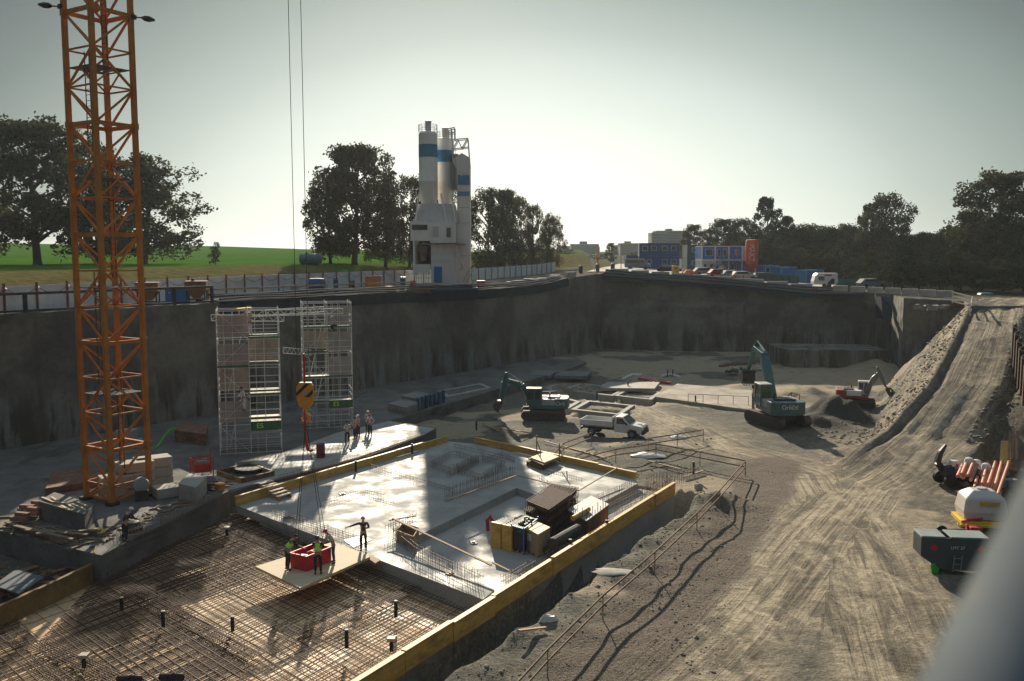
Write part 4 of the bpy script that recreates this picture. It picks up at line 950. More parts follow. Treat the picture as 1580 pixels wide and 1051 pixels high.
fs = [(i*4+k, i*4+(k+1) % 4, i*4+4+(k+1) % 4, i*4+4+k) for i in range(25) for k in range(4)]; m.add(vs, fs); m.solo('tarpaulin_strip', 'dark tarpaulin hanging over the far pit edge below the pipes', 'tarpaulin', tarp)
m = MB(); a, b, c, d = D(1360, 462, 120), D(1425, 470, 117), D(1395, 492, 116.5), D(1362, 492, 119); a.z += .3; b.z += .2
m.add([a, b, c, d, a+Vector((0, 2, 0)), b+Vector((0, 2, 0)), c+Vector((0, 2, 0)), d+Vector((0, 2, 0))], [(0, 3, 2, 1), (4, 5, 6, 7), (0, 1, 5, 4), (1, 2, 6, 5), (2, 3, 7, 6), (3, 0, 4, 7)]); m.rough(.15, .6)
m.solo('blue_tarpaulin', 'dark blue tarpaulin filling the notch in the far pit edge near the ramp', 'tarpaulin', M('navy_tarpaulin', (.012, .02, .055), .6, var=.3, scale=1, bump=.3))
# wooden guard rails between hoses and hoarding
for k, (ya, yb, off, lab) in enumerate([(80.5, 92, 2.6, 'pale timber guard rail on the terrace above the scaffolds'), (93, 103, 3.0, 'pale timber guard rail on the terrace left of the batching plant')]):
    t = thing('timber_guard_rail', lab, 'railing', rimpt((ya+yb)/2, off)); n = int((yb-ya)/2)
    for i in range(n+1): y = ya+(yb-ya)*i/n; m = MB(); m.bar(rimpt(y, off, 0), rimpt(y, off, 1.15), .08); m.build('post', wood, t, world=True)
    for h in (.55, 1.05): m = MB(); m.bar(rimpt(ya, off, h), rimpt(yb, off, h), .05, .16); m.build('rail', wood, t, world=True)
# ---------------------------------------------------------------- concrete blocks on the far rim
cb = M('barrier_concrete', (.40, .38, .35), .85, var=.15, scale=1, bump=.15)
def barrier(px, Y, L, ang, label, grp='concrete blocks along the pit edge', h=.8, z=None):
    p = D(px, 410, Y); zg = H(p.x, Y) if z is None else z
    m = MB(); m.ext([(-L/2, 0), (L/2, 0), (L/2, h*.94), (L/2-.05, h), (-L/2+.05, h), (-L/2, h*.94)], -.32, .32)
    mm = Matrix.Translation((p.x, Y, zg)) @ Matrix.Rotation(ang, 4, 'Z'); xform(m, mm); return m.solo('concrete_block', label, 'concrete block', cb, grp)
ords = ['first', 'second', 'third', 'fourth', 'fifth', 'sixth', 'seventh', 'eighth', 'ninth', 'tenth', 'eleventh', 'twelfth']
for i in range(4):
    y = 118.5+i*3.4; q = rimpt(y, 1.9); barrier(790+q.x/q.y*FPX, q.y, 2.5, math.atan2(7, 5), ords[i]+' concrete block from the left before the corner of the pit edge')
tt = 1.0
for i in range(7):
    q = edge_far(tt+1.3, 1.9, 0); barrier(790+q.x/q.y*FPX, q.y, 2.55, math.atan2(-2.1, 8.65)-.0, ords[i]+' concrete block to the right of the corner of the far pit edge'); tt += 3.0
for i in range(3): q = edge_far(21.6+i*3.3, 2.3, 0); barrier(790+q.x/q.y*FPX, q.y, 2.9, -.24, ords[i]+' concrete block right of the yellow box on the far pit edge')
for i in range(7):
    px = 1298+i*27; Y = 125-i*2.4; barrier(px, Y, 1.9, -.45, ords[i]+' dusty concrete block counted from the caravan towards the ramp', z=H(D(px, 410, Y).x, Y)+.05)
# ---------------------------------------------------------------- things on the left terrace
def at(px, py, Y): return D(px, py, Y)
def gnd(px, Y, dz=0): p = D(px, 430, Y); return Vector((p.x, Y, H(p.x, Y)+dz))
rb = M('rusty_hopper', (.22, .10, .045), .7, var=.25, scale=2, bump=.08, col2=(.32, .15, .05))
for px, Y, lab in ((303, 80.5, 'brown concrete hopper skip on legs beside the blue box'), (228, 77, 'brown concrete hopper skip half hidden behind the crane mast'), (-22, 70, 'brown concrete hopper skip outside the left edge')):
    if px < 0: continue
    p = gnd(px, Y); t = thing('hopper_skip', lab, 'hopper', p, .2, 'concrete hoppers on the terrace'); m = MB(); r0 = [(-.9, -.8, 1.15), (.9, -.8, 1.15), (.9, .8, 1.15), (-.9, .8, 1.15)]; r1 = [(a*1.03, b*1.03, 1.9) for a, b, c in r0]; rl = [(a*.3, b*.3, .35) for a, b, c in r0]
    for q0, q1 in ((rl, r0), (r0, r1)): m.add(q0+q1, [(0, 1, 5, 4), (1, 2, 6, 5), (2, 3, 7, 6), (3, 0, 4, 7), (3, 2, 1, 0), (4, 5, 6, 7)])
    m.build('bin', rb, t)
    for a, b in ((-.75, -.7), (.75, -.7), (.75, .7), (-.75, .7)): m = MB(); m.bar((a, b, 0), (a, b, 1.3), .1); m.build('leg', dsteel, t)
    m = MB(); m.box((-.3, 0, 2.0), (.25, .25, .25)); m.bar((-.75, -.72, .3), (.75, -.72, .3), .08); m.build('frame', dsteel, t)
def boxc(name, lab, cat, p, dim, rz, mat, lid=None, group=None, parts=()):
    t = thing(name, lab, cat, p, rz, group); m = MB(); m.box((0, 0, dim[2]/2), dim); m.build('body', mat, t, bevel=.03)
    if lid: m = MB(); m.box((0, 0, dim[2]+.04), (dim[0]*1.03, dim[1]*1.03, .08)); m.build('lid', lid, t)
    for nm, c, d, mt in parts: m = MB(); m.box(c, d); m.build(nm, mt, t)
    return t
boxc('equipment_box', 'bright blue steel equipment box between the two brown hoppers', 'box', gnd(272, 80), (1.75, 1.1, 1.25), .15, bluep, dblue, parts=[('hinge', (-.5, -.57, .9), (.12, .05, .12), steel), ('skid', (0, 0, .02), (1.8, .3, .06), dsteel), ('band', (-.3, -.565, .6), (.06, .03, 1.1), dblue)])
t = thing('tank', 'dark blue drum tank lying on a frame above the scaffolds', 'tank', gnd(489, 96), 0); m = MB(); m.lathe((0, 0, .95), [(.25, -.9), (.72, -.75), (.75, 0), (.72, .75), (.25, .9)], 20, 'x'); m.build('drum', dblue, t, smooth=True); m = MB(); m.box((0, 0, .15), (1.5, 1.0, .3)); m.build('cradle', dsteel, t)
t = boxc('equipment_box', 'orange mesh sided box on the terrace left of the batching plant', 'box', gnd(576, 104), (1.8, 1.2, 1.6), .1, M('orange_box', (.50, .19, .03), .6, var=.2, scale=3), None, parts=[('rim', (0, 0, 1.65), (1.9, 1.3, .1), rb)])
t = thing('water_tank', 'grey blue cylindrical tank lying in the grass behind the hoarding', 'tank', gnd(480, 139), 0); m = MB(); m.lathe((0, 0, .9), [(.3, -1.75), (.75, -1.55), (.82, 0), (.75, 1.55), (.3, 1.75)], 20, 'x'); m.build('drum', M('tank_blue', (.08, .13, .19), .5), t, smooth=True); m = MB(); m.box((0, 0, .12), (2.6, 1.1, .24)); m.lathe((-.6, 0, 1.6), [(.2, 0), (.2, .25)], 10); m.build('saddle', dsteel, t)
rr = random.Random(11)
JK = [(455, 98, (.9, .6, .9), greyp, 'grey cabinet'), (518, 99, (.5, .5, 1.5), dblue, 'narrow dark blue cabinet'), (543, 101, (.6, .5, 1.2), dsteel, 'dark cabinet'), (602, 106, (1.2, .8, .5), rb, 'low brown crate'), (622, 108, (.6, .5, 1.5), dblue, 'tall blue cabinet'), (637, 106, (.5, .5, 1.1), redp, 'red cabinet'), (742, 118, (1.0, .8, .9), redp, 'red generator'), (600, 99, (2.4, 1.2, .25), woodl, 'pale board stack'), (645, 101, (2.6, 1.4, .5), rust, 'rusty plate stack'), (765, 122, (3.2, 1.2, .35), woodl, 'long board stack'), (790, 125, (1.6, 1, .5), greyp, 'grey bundle'), (815, 127, (1.4, 1, .8), conc, 'pale block stack'), (838, 129, (1.6, 1, .7), conc, 'pale slab stack'), (857, 131, (1.4, 1, .8), conc, 'pale concrete stack'), (712, 113, (2.6, 1.6, .6), dblue, 'blue covered pile'), (777, 118, (2.4, 1.6, .45), M('green_sheet', (.05, .12, .11), .7), 'green covered pile')]
wh = ['above the scaffolds', 'beside the blue drum tank', 'left of the orange box', 'right of the orange box', 'near the batching plant', 'at the left foot of the batching plant', 'at the right foot of the batching plant', 'behind the hoses left of the batching plant', 'in front of the batching plant', 'on the terrace right of the batching plant', 'between the long boards and the white stacks', 'first before the end of the hoarding', 'second before the end of the hoarding', 'third before the end of the hoarding', 'in front of the silos on the terrace', 'beside the long board stack']
for (px, Y, d, mt, nm), w_ in zip(JK, wh):
    m = MB(); p = gnd(px, Y); a = rr.uniform(-.4, .4); k = 1 if d[2] > .8 else 3
    for i in range(k): m.box((p.x+rr.uniform(-.05, .05), p.y, p.z+d[2]*(i+.5)/k), (d[0]*rr.uniform(.93, 1), d[1], d[2]/k*.93), a+rr.uniform(-.05, .05))
    if k == 1: m.box((p.x, p.y, p.z+d[2]+.03), (d[0]*1.08, d[1]*1.08, .08), a); m.box((p.x, p.y, p.z+.05), (d[0]*1.04, d[1]*1.04, .1), a)
    m.solo(nm.replace(' ', '_').replace('-', '_'), nm+' '+w_, nm.split()[-1], mt, bevel=.015)
# ---------------------------------------------------------------- far buildings, road, offices
m = MB(); rd = [(905, 150), (930, 141), (985, 139), (1060, 139), (1150, 142), (1230, 140), (1300, 137), (1300, 146), (1230, 152), (1150, 160), (1080, 175), (1000, 215), (985, 240), (955, 240), (940, 190)]
ctr = D(1050, 400, 155); vs = [(ctr.x, ctr.y, H(ctr.x, ctr.y)+.12)]
for px, Y in rd: p = gnd(px, Y, .12); vs.append(tuple(p))
m.add(vs, [(0, i+1, (i+1) % len(rd)+1) for i in range(len(rd))][::-1])
for i in range(2):
    nv = list(m.v); nf = []
    for f in m.f:
        a, b, c = [Vector(nv[k]) for k in f]; k = len(nv); mids = []
        for u, v_ in ((a, b), (b, c), (c, a)): q = (u+v_)/2; q.z = H(q.x, q.y)+.12; mids.append(tuple(q))
        nv += mids; nf += [(f[0], k, k+2), (k, f[1], k+1), (k+2, k+1, f[2]), (k, k+1, k+2)]
    m.v, m.f = nv, nf
tag(m.build('access_road', M('pale_gravel', (.38, .35, .31), .9, var=.15, scale=.8, bump=.1, world=True)), kind='structure')
def flats(px0, px1, py0, pyb, Y, lab, wall, nst, ncol, roofbox=None, stepx=None):
    a, b = D(px0, pyb, Y), D(px1, pyb, Y); s = Y/FPX; h = (pyb-py0)*s; w_ = b.x-a.x; d = 13; zb = a.z
    t = thing('apartment_block', lab, 'building', ((a.x+b.x)/2, Y+d/2, zb-4), 0, 'apartment blocks on the horizon'); m = MB(); m.box((0, 0, (h+4)/2), (w_, d, h+4)); m.build('wall', wall, t)
    for i in range(nst):
        m = MB(); z = 4+h*(i+.5)/nst
        m.box((0, -d/2-.02, z), (w_*.94, .14, h/nst*.42))
        m.build('window_row', glassf, t)
    m = MB(); m.box((0, 0, h+4.3), (w_*1.01, d*1.02, .6)); m.build('roof', greyp, t)
    if roofbox: m = MB(); m.box(((roofbox[0]-(px0+px1)/2)*s, 0, h+4.6+roofbox[2]*s/2), (roofbox[1]*s, 6, roofbox[2]*s)); m.build('roof_cabin', wall, t)
glassf = M('far_glass', (.12, .15, .17), .3, bump=0)
w1 = M('far_wall_green', (.13, .165, .155), .9, bump=0); w2 = M('far_wall_yellow', (.27, .245, .17), .9, bump=0); w3 = M('far_wall_grey', (.22, .24, .235), .9, bump=0); w4 = M('far_wall_pink', (.22, .18, .17), .9, bump=0)
flats(881, 924, 378, 396, 620, 'green grey apartment block on the horizon left of the signboard', w1, 4, 9, (901, 11, 4))
flats(861, 881, 381, 396, 660, 'pale low apartment block at the end of the tree row', w3, 4, 6)
flats(946, 975, 380, 397, 560, 'yellowish apartment block left of the blue containers', w2, 4, 6)
flats(957, 990, 377, 397, 540, 'pinkish apartment block just left of the blue containers', w4, 5, 6, (970, 9, 3))
flats(1005, 1030, 361, 395, 500, 'left wing of the tall pale apartment block over the blue containers', w3, 8, 6)
flats(1012, 1062, 358, 395, 505, 'tall pale apartment block standing over the blue containers', w3, 9, 12, (1034, 9, 3))
def cabin(p, dim, rz, mat, lab, wins=(), door=None, grp='site containers', name='site_container', frame=white):
    L_, W_, H_ = dim; t = thing(name, lab, 'container', p, rz, grp); m = MB(); m.box((0, 0, H_/2), (L_-.05, W_-.05, H_-.05)); 
    b = m.build('wall', mat, t); m = MB()
    for x in (-1, 1):
        for y in (-1, 1): m.bar((x*(L_/2-.07), y*(W_/2-.07), 0), (x*(L_/2-.07), y*(W_/2-.07), H_), .17)
    for z in (.08, H_-.08):
        for y in (-1, 1): m.bar((-L_/2, y*(W_/2-.07), z), (L_/2, y*(W_/2-.07), z), .165)
        for x in (-1, 1): m.bar((x*(L_/2-.07), -W_/2, z), (x*(L_/2-.07), W_/2, z), .16)
    m.build('frame', frame, t)
    for x, wd, z, hh in wins:
        f = MB(); f.box((x, -W_/2-.0, z), (wd+.12, .1, hh+.12)); fo = f.build('window', white, t); g = MB(); g.box((x, -W_/2-.045, z), (wd, .06, hh)); g.build('pane', glass, fo)
    if door is not None: f = MB(); f.box((door, -W_/2-.01, 1.05), (.9, .1, 2.0)); fo = f.build('door', greyp, t); g = MB(); g.box((door+.32, -W_/2-.09, 1.0), (.12, .06, .05)); g.build('handle', dsteel, fo)
    return t
# dark blue two storey stack (986-1045)
Yc = 192; s = Yc/FPX
for st in range(2):
    for k in range(2):
        px = 1000+k*30; p = gnd(px, Yc); p.z = gnd(1015, Yc).z+st*2.75
        cabin(p, (4.2, 6, 2.7), -.08, dblue, ['lower', 'upper'][st]+' '+['left', 'right'][k]+' dark blue container of the double stack behind the van', wins=[(-.9, 1.0, 1.6, .9), (.9, 1.0, 1.6, .9)] if (st, k) != (0, 0) else [(0, .8, 1.6, .8)], frame=dblue)
p = gnd(976, 196); cabin(p, (3.2, 5, 2.6), -.05, dblue, 'single dark blue container left of the double stack', frame=dblue)
dgreen = M('dark_green_paint', (.015, .075, .075), .5, var=.1)
for st in range(2): p = gnd(1066, 196); p.z += st*2.75; cabin(p, (2.9, 6, 2.7), 0, dgreen, ['lower', 'upper'][st]+' dark green container beside the blue and white offices', wins=[(0, .8, 1.6, .9)], frame=dgreen)
# blue and white offices (1075-1160)
Yo = 178; po = gnd(1118, Yo).z; so_ = Yo/FPX
for st in range(2):
    for k in range(4):
        x = D(1088+k*20.5, 400, Yo).x; mat = bluep
        wn = [[(-.6, .55, 1.5, 1.1), (.6, .7, 1.5, 1.1)], [(.1, 1.3, 1.45, 1.2)], [(-.55, .5, 1.4, 1.3), (.5, .5, 1.4, 1.3)], [(.2, .5, 1.5, 1.0)]][(k+st) % 4]
        cabin(Vector((x, Yo, po+st*2.75)), (2.6, 6, 2.7), 0, bluep if (k+st) % 4 else M('office_white', (.38, .42, .43), .5), ords[k]+' unit from the left on the '+['ground', 'upper'][st]+' floor of the blue and white site offices', wins=wn, grp='units of the two storey site offices', name='office_unit')
t = thing('stairs', 'grey steel stairs and landing in front of the blue and white site offices', 'stairs', Vector((D(1103, 400, Yo).x, Yo-4.2, po))); m = MB()
x0 = D(1103, 400, Yo-4).x; 
m.box((3.3, .5, 2.75), (5.2, 1.2, .1)); m.build('landing', steel, t); m = MB()
for i in range(12): m.box((-3.2+i*.28+.3, .4, .22*(i+1)), (.26, 1, .05))
m.bar((-3.1, -.15, 0), (.7, -.15, 2.75), .08, .25); m.bar((-3.1, .95, 0), (.7, .95, 2.75), .08, .25); m.build('flight', steel, t); m = MB()
m.bar((-3.1, -.15, 1), (.7, -.15, 3.75), .05); m.bar((.7, -.1, 3.75), (5.9, -.1, 3.75), .05)
for i in range(7): m.bar((.7+i*.86, -.1, 2.75), (.7+i*.86, -.1, 3.75), .05)
m.build('railing', steel, t)
for px, Y, L_, lab in ((1184, 172, 3.6, 'first blue container right of the orange silo'), (1210, 165, 3.4, 'second blue container right of the orange silo'), (1250, 156, 3.6, 'third blue container behind the white caravan')):
    cabin(gnd(px, Y), (L_, 2.5, 2.35), .35, M('container_blue', (.03, .19, .42), .5, var=.15), lab, wins=[(-.9, .8, 1.5, .9)] if px < 1200 else [], door=.6 if px < 1200 else None, frame=M('container_frame', (.10, .30, .46), .5))
# orange silo
Ys = 168; p = gnd(1159, Ys); s = Ys/FPX
t = thing('mortar_silo', 'orange cylindrical mortar silo with white vertical lettering', 'silo', p, 0); om = M('silo_orange', (.62, .10, .03), .5, var=.08, scale=1, bump=0)
m = MB(); zt = (430-372)*s; m.lathe((0, 0, 0), [(.15, 1.0), (.35, 1.1), (1.12, 2.3), (1.15, 2.5), (1.15, zt-.35), (1.0, zt-.1), (.5, zt)], 28); m.build('drum', om, t, smooth=True)
for k in range(4): a = math.pi/4+k*math.pi/2; m = MB(); m.bar((1.0*math.cos(a), 1.0*math.sin(a), 0), (1.0*math.cos(a), 1.0*math.sin(a), 2.5), .12); m.build('leg', om, t)
m = MB(); m.box((0, -.1, .5), (.9, .7, .8)); m.build('pump', greyp, t)
wl = M('lettering_white', (.75, .75, .74), .6, bump=0)
tx = text_mb('MAXIT', 1.35, .02); xs = [v[0] for v in tx.v]; nv = []
for x, y, z in tx.v:      # rotated to read downwards, wrapped round the drum
    a = (y-.0)/1.17; nv.append((1.19*math.sin(a-.28), -1.19*math.cos(a-.28)-z*.0-(.02 if z > 0 else 0), 4.45-x*.78))
tx.v = [(x, y, z) for x, y, z in nv]; tx.build('lettering', wl, t)
# caravan
p = gnd(1272, 138); t = thing('caravan', 'white caravan standing near the far pit edge at the right', 'caravan', p, -.08); 
m = MB(); m.ext([(-1.75, .55), (-1.8, 1.0), (-1.55, 1.9), (-1.2, 2.25), (1.7, 2.25), (1.75, .9), (1.5, .5)], -1.0, 1.0); bo = m.build('body', white, t, bevel=.05)
m = MB(); m.box((-.7, -1.01, 1.45), (.9, .04, .6)); m.build('window', glass, bo); m = MB(); m.add([(.1, -1.012, .6), (1.2, -1.012, .6), (1.3, -1.012, 1.3), (.9, -1.012, 1.5), (.5, -1.012, 1.1)], [(0, 1, 2, 3, 4)]); m.build('dark_motif', dsteel, bo)
m = MB(); m.box((.3, -1.012, 1.95), (1.1, .03, .22)); m.build('red_sign', redp, bo)
for x in (-.2, .5): m = MB(); m.lathe((x, -.9, .33), [(.33, -.1), (.33, .1)], 14, 'y'); m.build('wheel', black, t)
m = MB(); m.bar((-1.6, 0, .45), (-2.8, 0, .4), .1); m.build('drawbar', dsteel, t)
# cars
def car(px, Y, rz, mat, lab, kind='car', grp='cars parked by the site offices'):
    t = thing('parked_car', lab, 'car', gnd(px, Y), rz, grp)
    if kind == 'car': prof = [(-2.1, .35), (-2.15, .8), (-1.9, 1.0), (-1.5, 1.42), (.35, 1.45), (1.0, .98), (2.0, .82), (2.1, .4)]; w_ = .85; L_ = 1.3
    else: prof = [(-2.4, .4), (-2.45, 1.9), (-2.3, 2.1), (1.2, 2.1), (1.75, 1.25), (2.4, 1.05), (2.5, .45)]; w_ = .95; L_ = 1.5
    m = MB(); m.ext(prof, -w_, w_); b = m.build('body', mat, t, bevel=.06)
    m = MB()
    if kind == 'car': m.ext([(-1.45, 1.0), (-1.3, 1.34), (.3, 1.36), (.8, 1.0)], -w_-.01, w_+.01)
    else: m.ext([(-2.2, 1.3), (-2.2, 1.85), (1.15, 1.85), (1.5, 1.3)], -w_-.01, w_+.01)
    m.build('side_window', glass, b)
    for x in (-L_, L_):
        for y in (-w_+.05, w_-.05): m = MB(); m.lathe((x, y, .32), [(.32, -.1), (.32, .1)], 14, 'y'); m.build('wheel', black, t)
    m = MB(); m.box((prof[-1][0], .55, .68), (.08, .3, .14)); m.build('headlight', white, t); m = MB(); m.box((prof[-1][0], -.55, .68), (.08, .3, .14)); m.build('headlight', white, t)
    return t
silver = M('silver_paint', (.20, .22, .24), .75, var=.05, bump=0, spec=.15); cblack = M('car_black', (.02, .02, .025), .7, bump=0, spec=.15); cred = M('car_red', (.20, .02, .03), .7, bump=0, spec=.15)
car(984, 178, -.25, silver, 'silver grey van parked left on the pale road', 'van')
car(1033, 160, -.2, cblack, 'dark car parked left of the yellow box')
car(1112, 152, .1, cred, 'dark red car parked in front of the site offices')
car(1132, 150, .1, silver, 'silver car parked between the dark red car and the orange silo')
car(1147, 148, .1, M('car_white', (.4, .4, .4), .7, bump=0, spec=.15), 'white car parked at the left foot of the orange silo')
car(1088, 156, .1, silver, 'silver car parked under the office stairs')
car(1180, 150, .2, cblack, 'dark car parked right of the orange silo')
car(1345, 138, .1, silver, 'silver car partly seen over the green fence near the ramp')
# yellow box, orange excavator bucket, signboard, small things
boxc('yellow_box', 'yellow cabinet standing on the far pit edge behind the concrete blocks', 'cabinet', gnd(1042, 137.5), (1.0, .8, 1.75), .1, M('box_yellow', (.62, .42, .08), .5), None, parts=[('door', (0, -.41, .9), (.7, .04, 1.3), M('box_yellow_dark', (.52, .34, .05), .5)), ('vent', (0, -.44, 1.4), (.4, .03, .15), dsteel)])
m = MB(); p = gnd(1063, 139); m.lathe(p+Vector((0, 0, .5)), [(.15, -.9), (.75, -.5), (.8, .2), (.5, .8)], 12, 'x'); m.box(p+Vector((.3, 0, .25)), (1.6, 1, .5), .3); m.box(p+Vector((-.9, .1, 1.0)), (.2, .2, 1.1), 0, 0, .5); m.solo('concrete_mixer', 'orange machine next to the yellow cabinet on the far pit edge', 'machine', M('mixer_orange', (.55, .15, .03), .5))
t = thing('signboard', 'tall white and orange signboard post on the horizon beside the road', 'sign', gnd(922, 172)); m = MB(); m.box((0, 0, 2.9), (.75, .12, 2.6)); m.build('board', M('sign_pale', (.6, .45, .38), .6), t); m = MB(); m.box((0, -.08, 1.9), (.6, .05, .6)); m.build('orange_panel', om, t); m = MB(); m.bar((0, .1, 0), (0, .1, 3.4), .12); m.build('post', dsteel, t)
t = thing('banner', 'white teardrop banner leaning at the far corner of the pit', 'flag', gnd(914, 145)); m = MB(); m.ext([(-.3, 2.3), (-.35, 1.7), (.1, .9), (.35, .3), (.3, 1.3), (.1, 2.2)], -.03, .03); m.build('cloth', white, t); m = MB(); m.bar((.35, 0, 0), (.0, 0, 2.3), .05); m.build('pole', dsteel, t)
for px, Y, mt, lab in ((896, 145, dsteel, 'dark bin post left of the banner at the far corner'), (922, 148, dsteel, 'dark bin post right of the banner at the far corner'), (945, 150, dsteel, 'dark post beside the road behind the concrete blocks')):
    m = MB(); p = gnd(px, Y); m.lathe(p, [(.3, 0), (.33, .9), (.36, 1.0), (.2, 1.25), (.1, 1.3)], 12); m.solo('waste_bin', lab, 'bin', mt, 'dark bins at the far corner', smooth=True)
for px, Y, h, lab in ((948, 170, 4.3, 'street lamp with curved arm left of the yellowish apartment block'), (958, 172, 4.6, 'street lamp with curved arm above the yellowish apartment block')):
    t = thing('street_lamp', lab, 'street lamp', gnd(px, Y), 0, 'street lamps by the access road'); m = MB(); m.path([(0, 0, 0), (0, 0, h*.9), (.15, 0, h), (.7, 0, h+.15)], [.08, .06, .05, .04], 7); m.build('pole', greyp, t); m = MB(); m.box((.9, 0, h+.15), (.55, .2, .1)); m.build('lamp_head', greyp, t)
for px, py, Y, h, wd, sh, mt, lab in ((990, 402, 300, 18, 60, 'bush', leafA, 'low dark bushes on the horizon behind the van'), (942, 400, 260, 26, 22, 'loose', leafO, 'small bare tree behind the dark bins'), (872, 402, 320, 18, 40, 'bush', leafA, 'far low bushes at the end of the tree row'), (925, 402, 360, 12, 50, 'bush', leafA, 'far low bushes right of the signboard'), (1090, 412, 240, 60, 30, 'loose', leafO, 'yellowing tree between the green containers and the offices')):
    tree(px, py, Y, h, wd, sh, mt, lab, 'small trees and bushes by the road', 'bush' if sh == 'bush' else 'tree', 2 if sh == 'bush' else 8)
# fences on the far right rim
gf = M('green_mesh_fence', (.03, .10, .09), .8, var=.2, scale=3)
for (a, b, Ya, Yb, h, mt, nm, lab) in ((1166, 1232, 148, 146, 1.3, gf, 'mesh_fence', 'green mesh fence in front of the blue containers'), (1290, 1345, 144, 140, 1.15, gf, 'mesh_fence', 'green mesh fence right of the white caravan'), (1345, 1372, 140, 138, .9, greyp, 'mesh_fence', 'grey sheet fence piece left of the white rail'), (1100, 1158, 140, 142, .7, M('red_white_barrier', (.5, .26, .22), .6, var=.4, scale=5), 'plastic_barrier', 'red and white barriers in front of the parked cars'), (1195, 1262, 133, 131, .3, redp, 'kerb_rail', 'low dark red rail on the far pit edge under the blue containers')):
    t = thing(nm, lab, 'fence', gnd((a+b)/2, (Ya+Yb)/2)); pa, pb = gnd(a, Ya), gnd(b, Yb); m = MB(); m.bar(pa+Vector((0, 0, h/2+.05)), pb+Vector((0, 0, h/2+.05)), .05, h); m.build('panel', mt, t, world=True)
    for i in range(6): q = pa.lerp(pb, i/5); m = MB(); m.bar(q+Vector((0, -.06, 0)), q+Vector((0, -.06, h+.2)), .09); m.build('post', dsteel, t, world=True)
def rail(pts, hs, lab, mat=wood, r=.05, name='guard_rail', grp=None, posts=True, ph=None, cat='railing', pm=None, lean=0):
    t = thing(name, lab, cat, pts[0], 0, grp)
    for h in hs:
        m = MB()
        for a, b in zip(pts, pts[1:]): m.bar(a+Vector((0, 0, h)), b+Vector((0, 0, h)), r, r*1.8)
        m.build('rail', mat, t, world=True)
    if posts:
        for p in pts: m = MB(); m.bar(p-Vector((0, 0, .2)), p+Vector((lean, 0, (ph or max(hs))+.08)), r*1.2); m.build('post', pm or mat, t, world=True)
    return t
paler = M('pale_rail', (.5, .45, .40), .6, var=.1)
P_ = [gnd(1366, 140), gnd(1378, 139), gnd(1403, 137), gnd(1428, 135)]
rail(P_, [.75], 'white rail with short posts above the far pit edge near the ramp', paler, .1)
rail([D(1470, 462, 101)+Vector((0, 0, -.2)), D(1500, 470, 97)+Vector((0, 0, -.2)), D(1497, 484, 90)], [.0, .55, 1.0], 'pale timber guard rail bending round the top left corner of the ramp', paler, .07)
rail([D(1472, 462, 112)-Vector((0, 0, .9)), D(1530, 464, 112)-Vector((0, 0, .9)), D(1600, 467, 112)-Vector((0, 0, .9))], [.85], 'long pale horizontal rail closing the top of the ramp', paler, .09)
m = MB(); p = D(1520, 466, 118); m.ext([(-.9, 0), (.9, 0), (.9, 1.3), (.7, 1.5), (-.7, 1.5), (-.9, 1.3)], -.5, .5); xform(m, Matrix.Translation((p.x, p.y, p.z-.3))); m.solo('plastic_tank', 'pale blue plastic tank standing at the top of the ramp', 'tank', M('pale_blue_plastic', (.22, .30, .36), .5, bump=0), bevel=.08)
m = MB(); rr = random.Random(9)
for i in range(40): p = D(rr.uniform(1412, 1492), rr.uniform(470, 476), rr.uniform(103, 110)); m.box(p+Vector((0, 0, -.1)), (rr.uniform(.3, 1.2), rr.uniform(.2, .6), rr.uniform(.15, .4)), rr.uniform(0, 3), rr.uniform(-.3, .3))
m.rough(.1, 1).solo('rubble_heap', 'heap of pale rubble on the wall block left of the ramp top', 'rubble', concd, kind='stuff')
m = MB(); m.bar(D(1448, 472, 106), D(1492, 470, 102), .35, .2); m.bar(D(1440, 474, 106.5), D(1488, 473, 103), .3, .2); m.solo('timber_beam', 'brown timber beams lying on the wall block by the ramp top', 'timber', rust)
# ---------------------------------------------------------------- people
def skin_obj(V, E, Rr, mat, name, parent, root=0, sub=1):
    me = bpy.data.meshes.new(name); me.from_pydata([tuple(v) for v in V], E, []); me.update()
    o = bpy.data.objects.new(name, me); COL.objects.link(o); s = o.modifiers.new('s', 'SKIN'); 
    if not me.skin_vertices: raise RuntimeError('no skin layer')
    for i, r in enumerate(Rr): me.skin_vertices[0].data[i].radius = (r if isinstance(r, tuple) else (r, r))
    for i in range(len(V)): me.skin_vertices[0].data[i].use_root = (i == root)
    ss = o.modifiers.new('b', 'SUBSURF'); ss.levels = sub; ss.render_levels = sub
    dg = bpy.context.evaluated_depsgraph_get(); dg.update(); m2 = bpy.data.meshes.new_from_object(o.evaluated_get(dg)); bpy.data.objects.remove(o)
    m = MB(); m.v = [tuple(q.co) for q in m2.vertices]; m.f = [tuple(q.vertices) for q in m2.polygons]; bpy.data.meshes.remove(m2); bpy.data.meshes.remove(me)
    return m.build(name, mat, parent, smooth=True)
navy = M('work_trousers', (.018, .022, .032), .9, var=.2, scale=8, bump=.1)
jean = M('denim', (.03, .06, .12), .9, var=.2, scale=8, bump=.1)
hiv = M('hi_vis_yellow', (.50, .95, .03), .7, var=.06, scale=5, bump=.05)
refl = M('reflective_tape', (.55, .60, .50), .4, bump=0)
wshirt = M('pale_shirt', (.45, .45, .46), .9, var=.1, scale=6, bump=.1)
gshirt = M('dark_shirt', (.03, .03, .035), .9, var=.1, scale=6, bump=.1)
bshirt = M('pink_white_shirt', (.42, .36, .38), .9, var=.2, scale=9, bump=.1)
hair = M('dark_hair', (.02, .015, .012), .8, bump=0)
helw = M('helmet_white', (.75, .75, .73), .35, bump=0); helr = M('helmet_red', (.55, .03, .05), .35, bump=0); helb = M('helmet_dark', (.03, .035, .06), .4, bump=0)
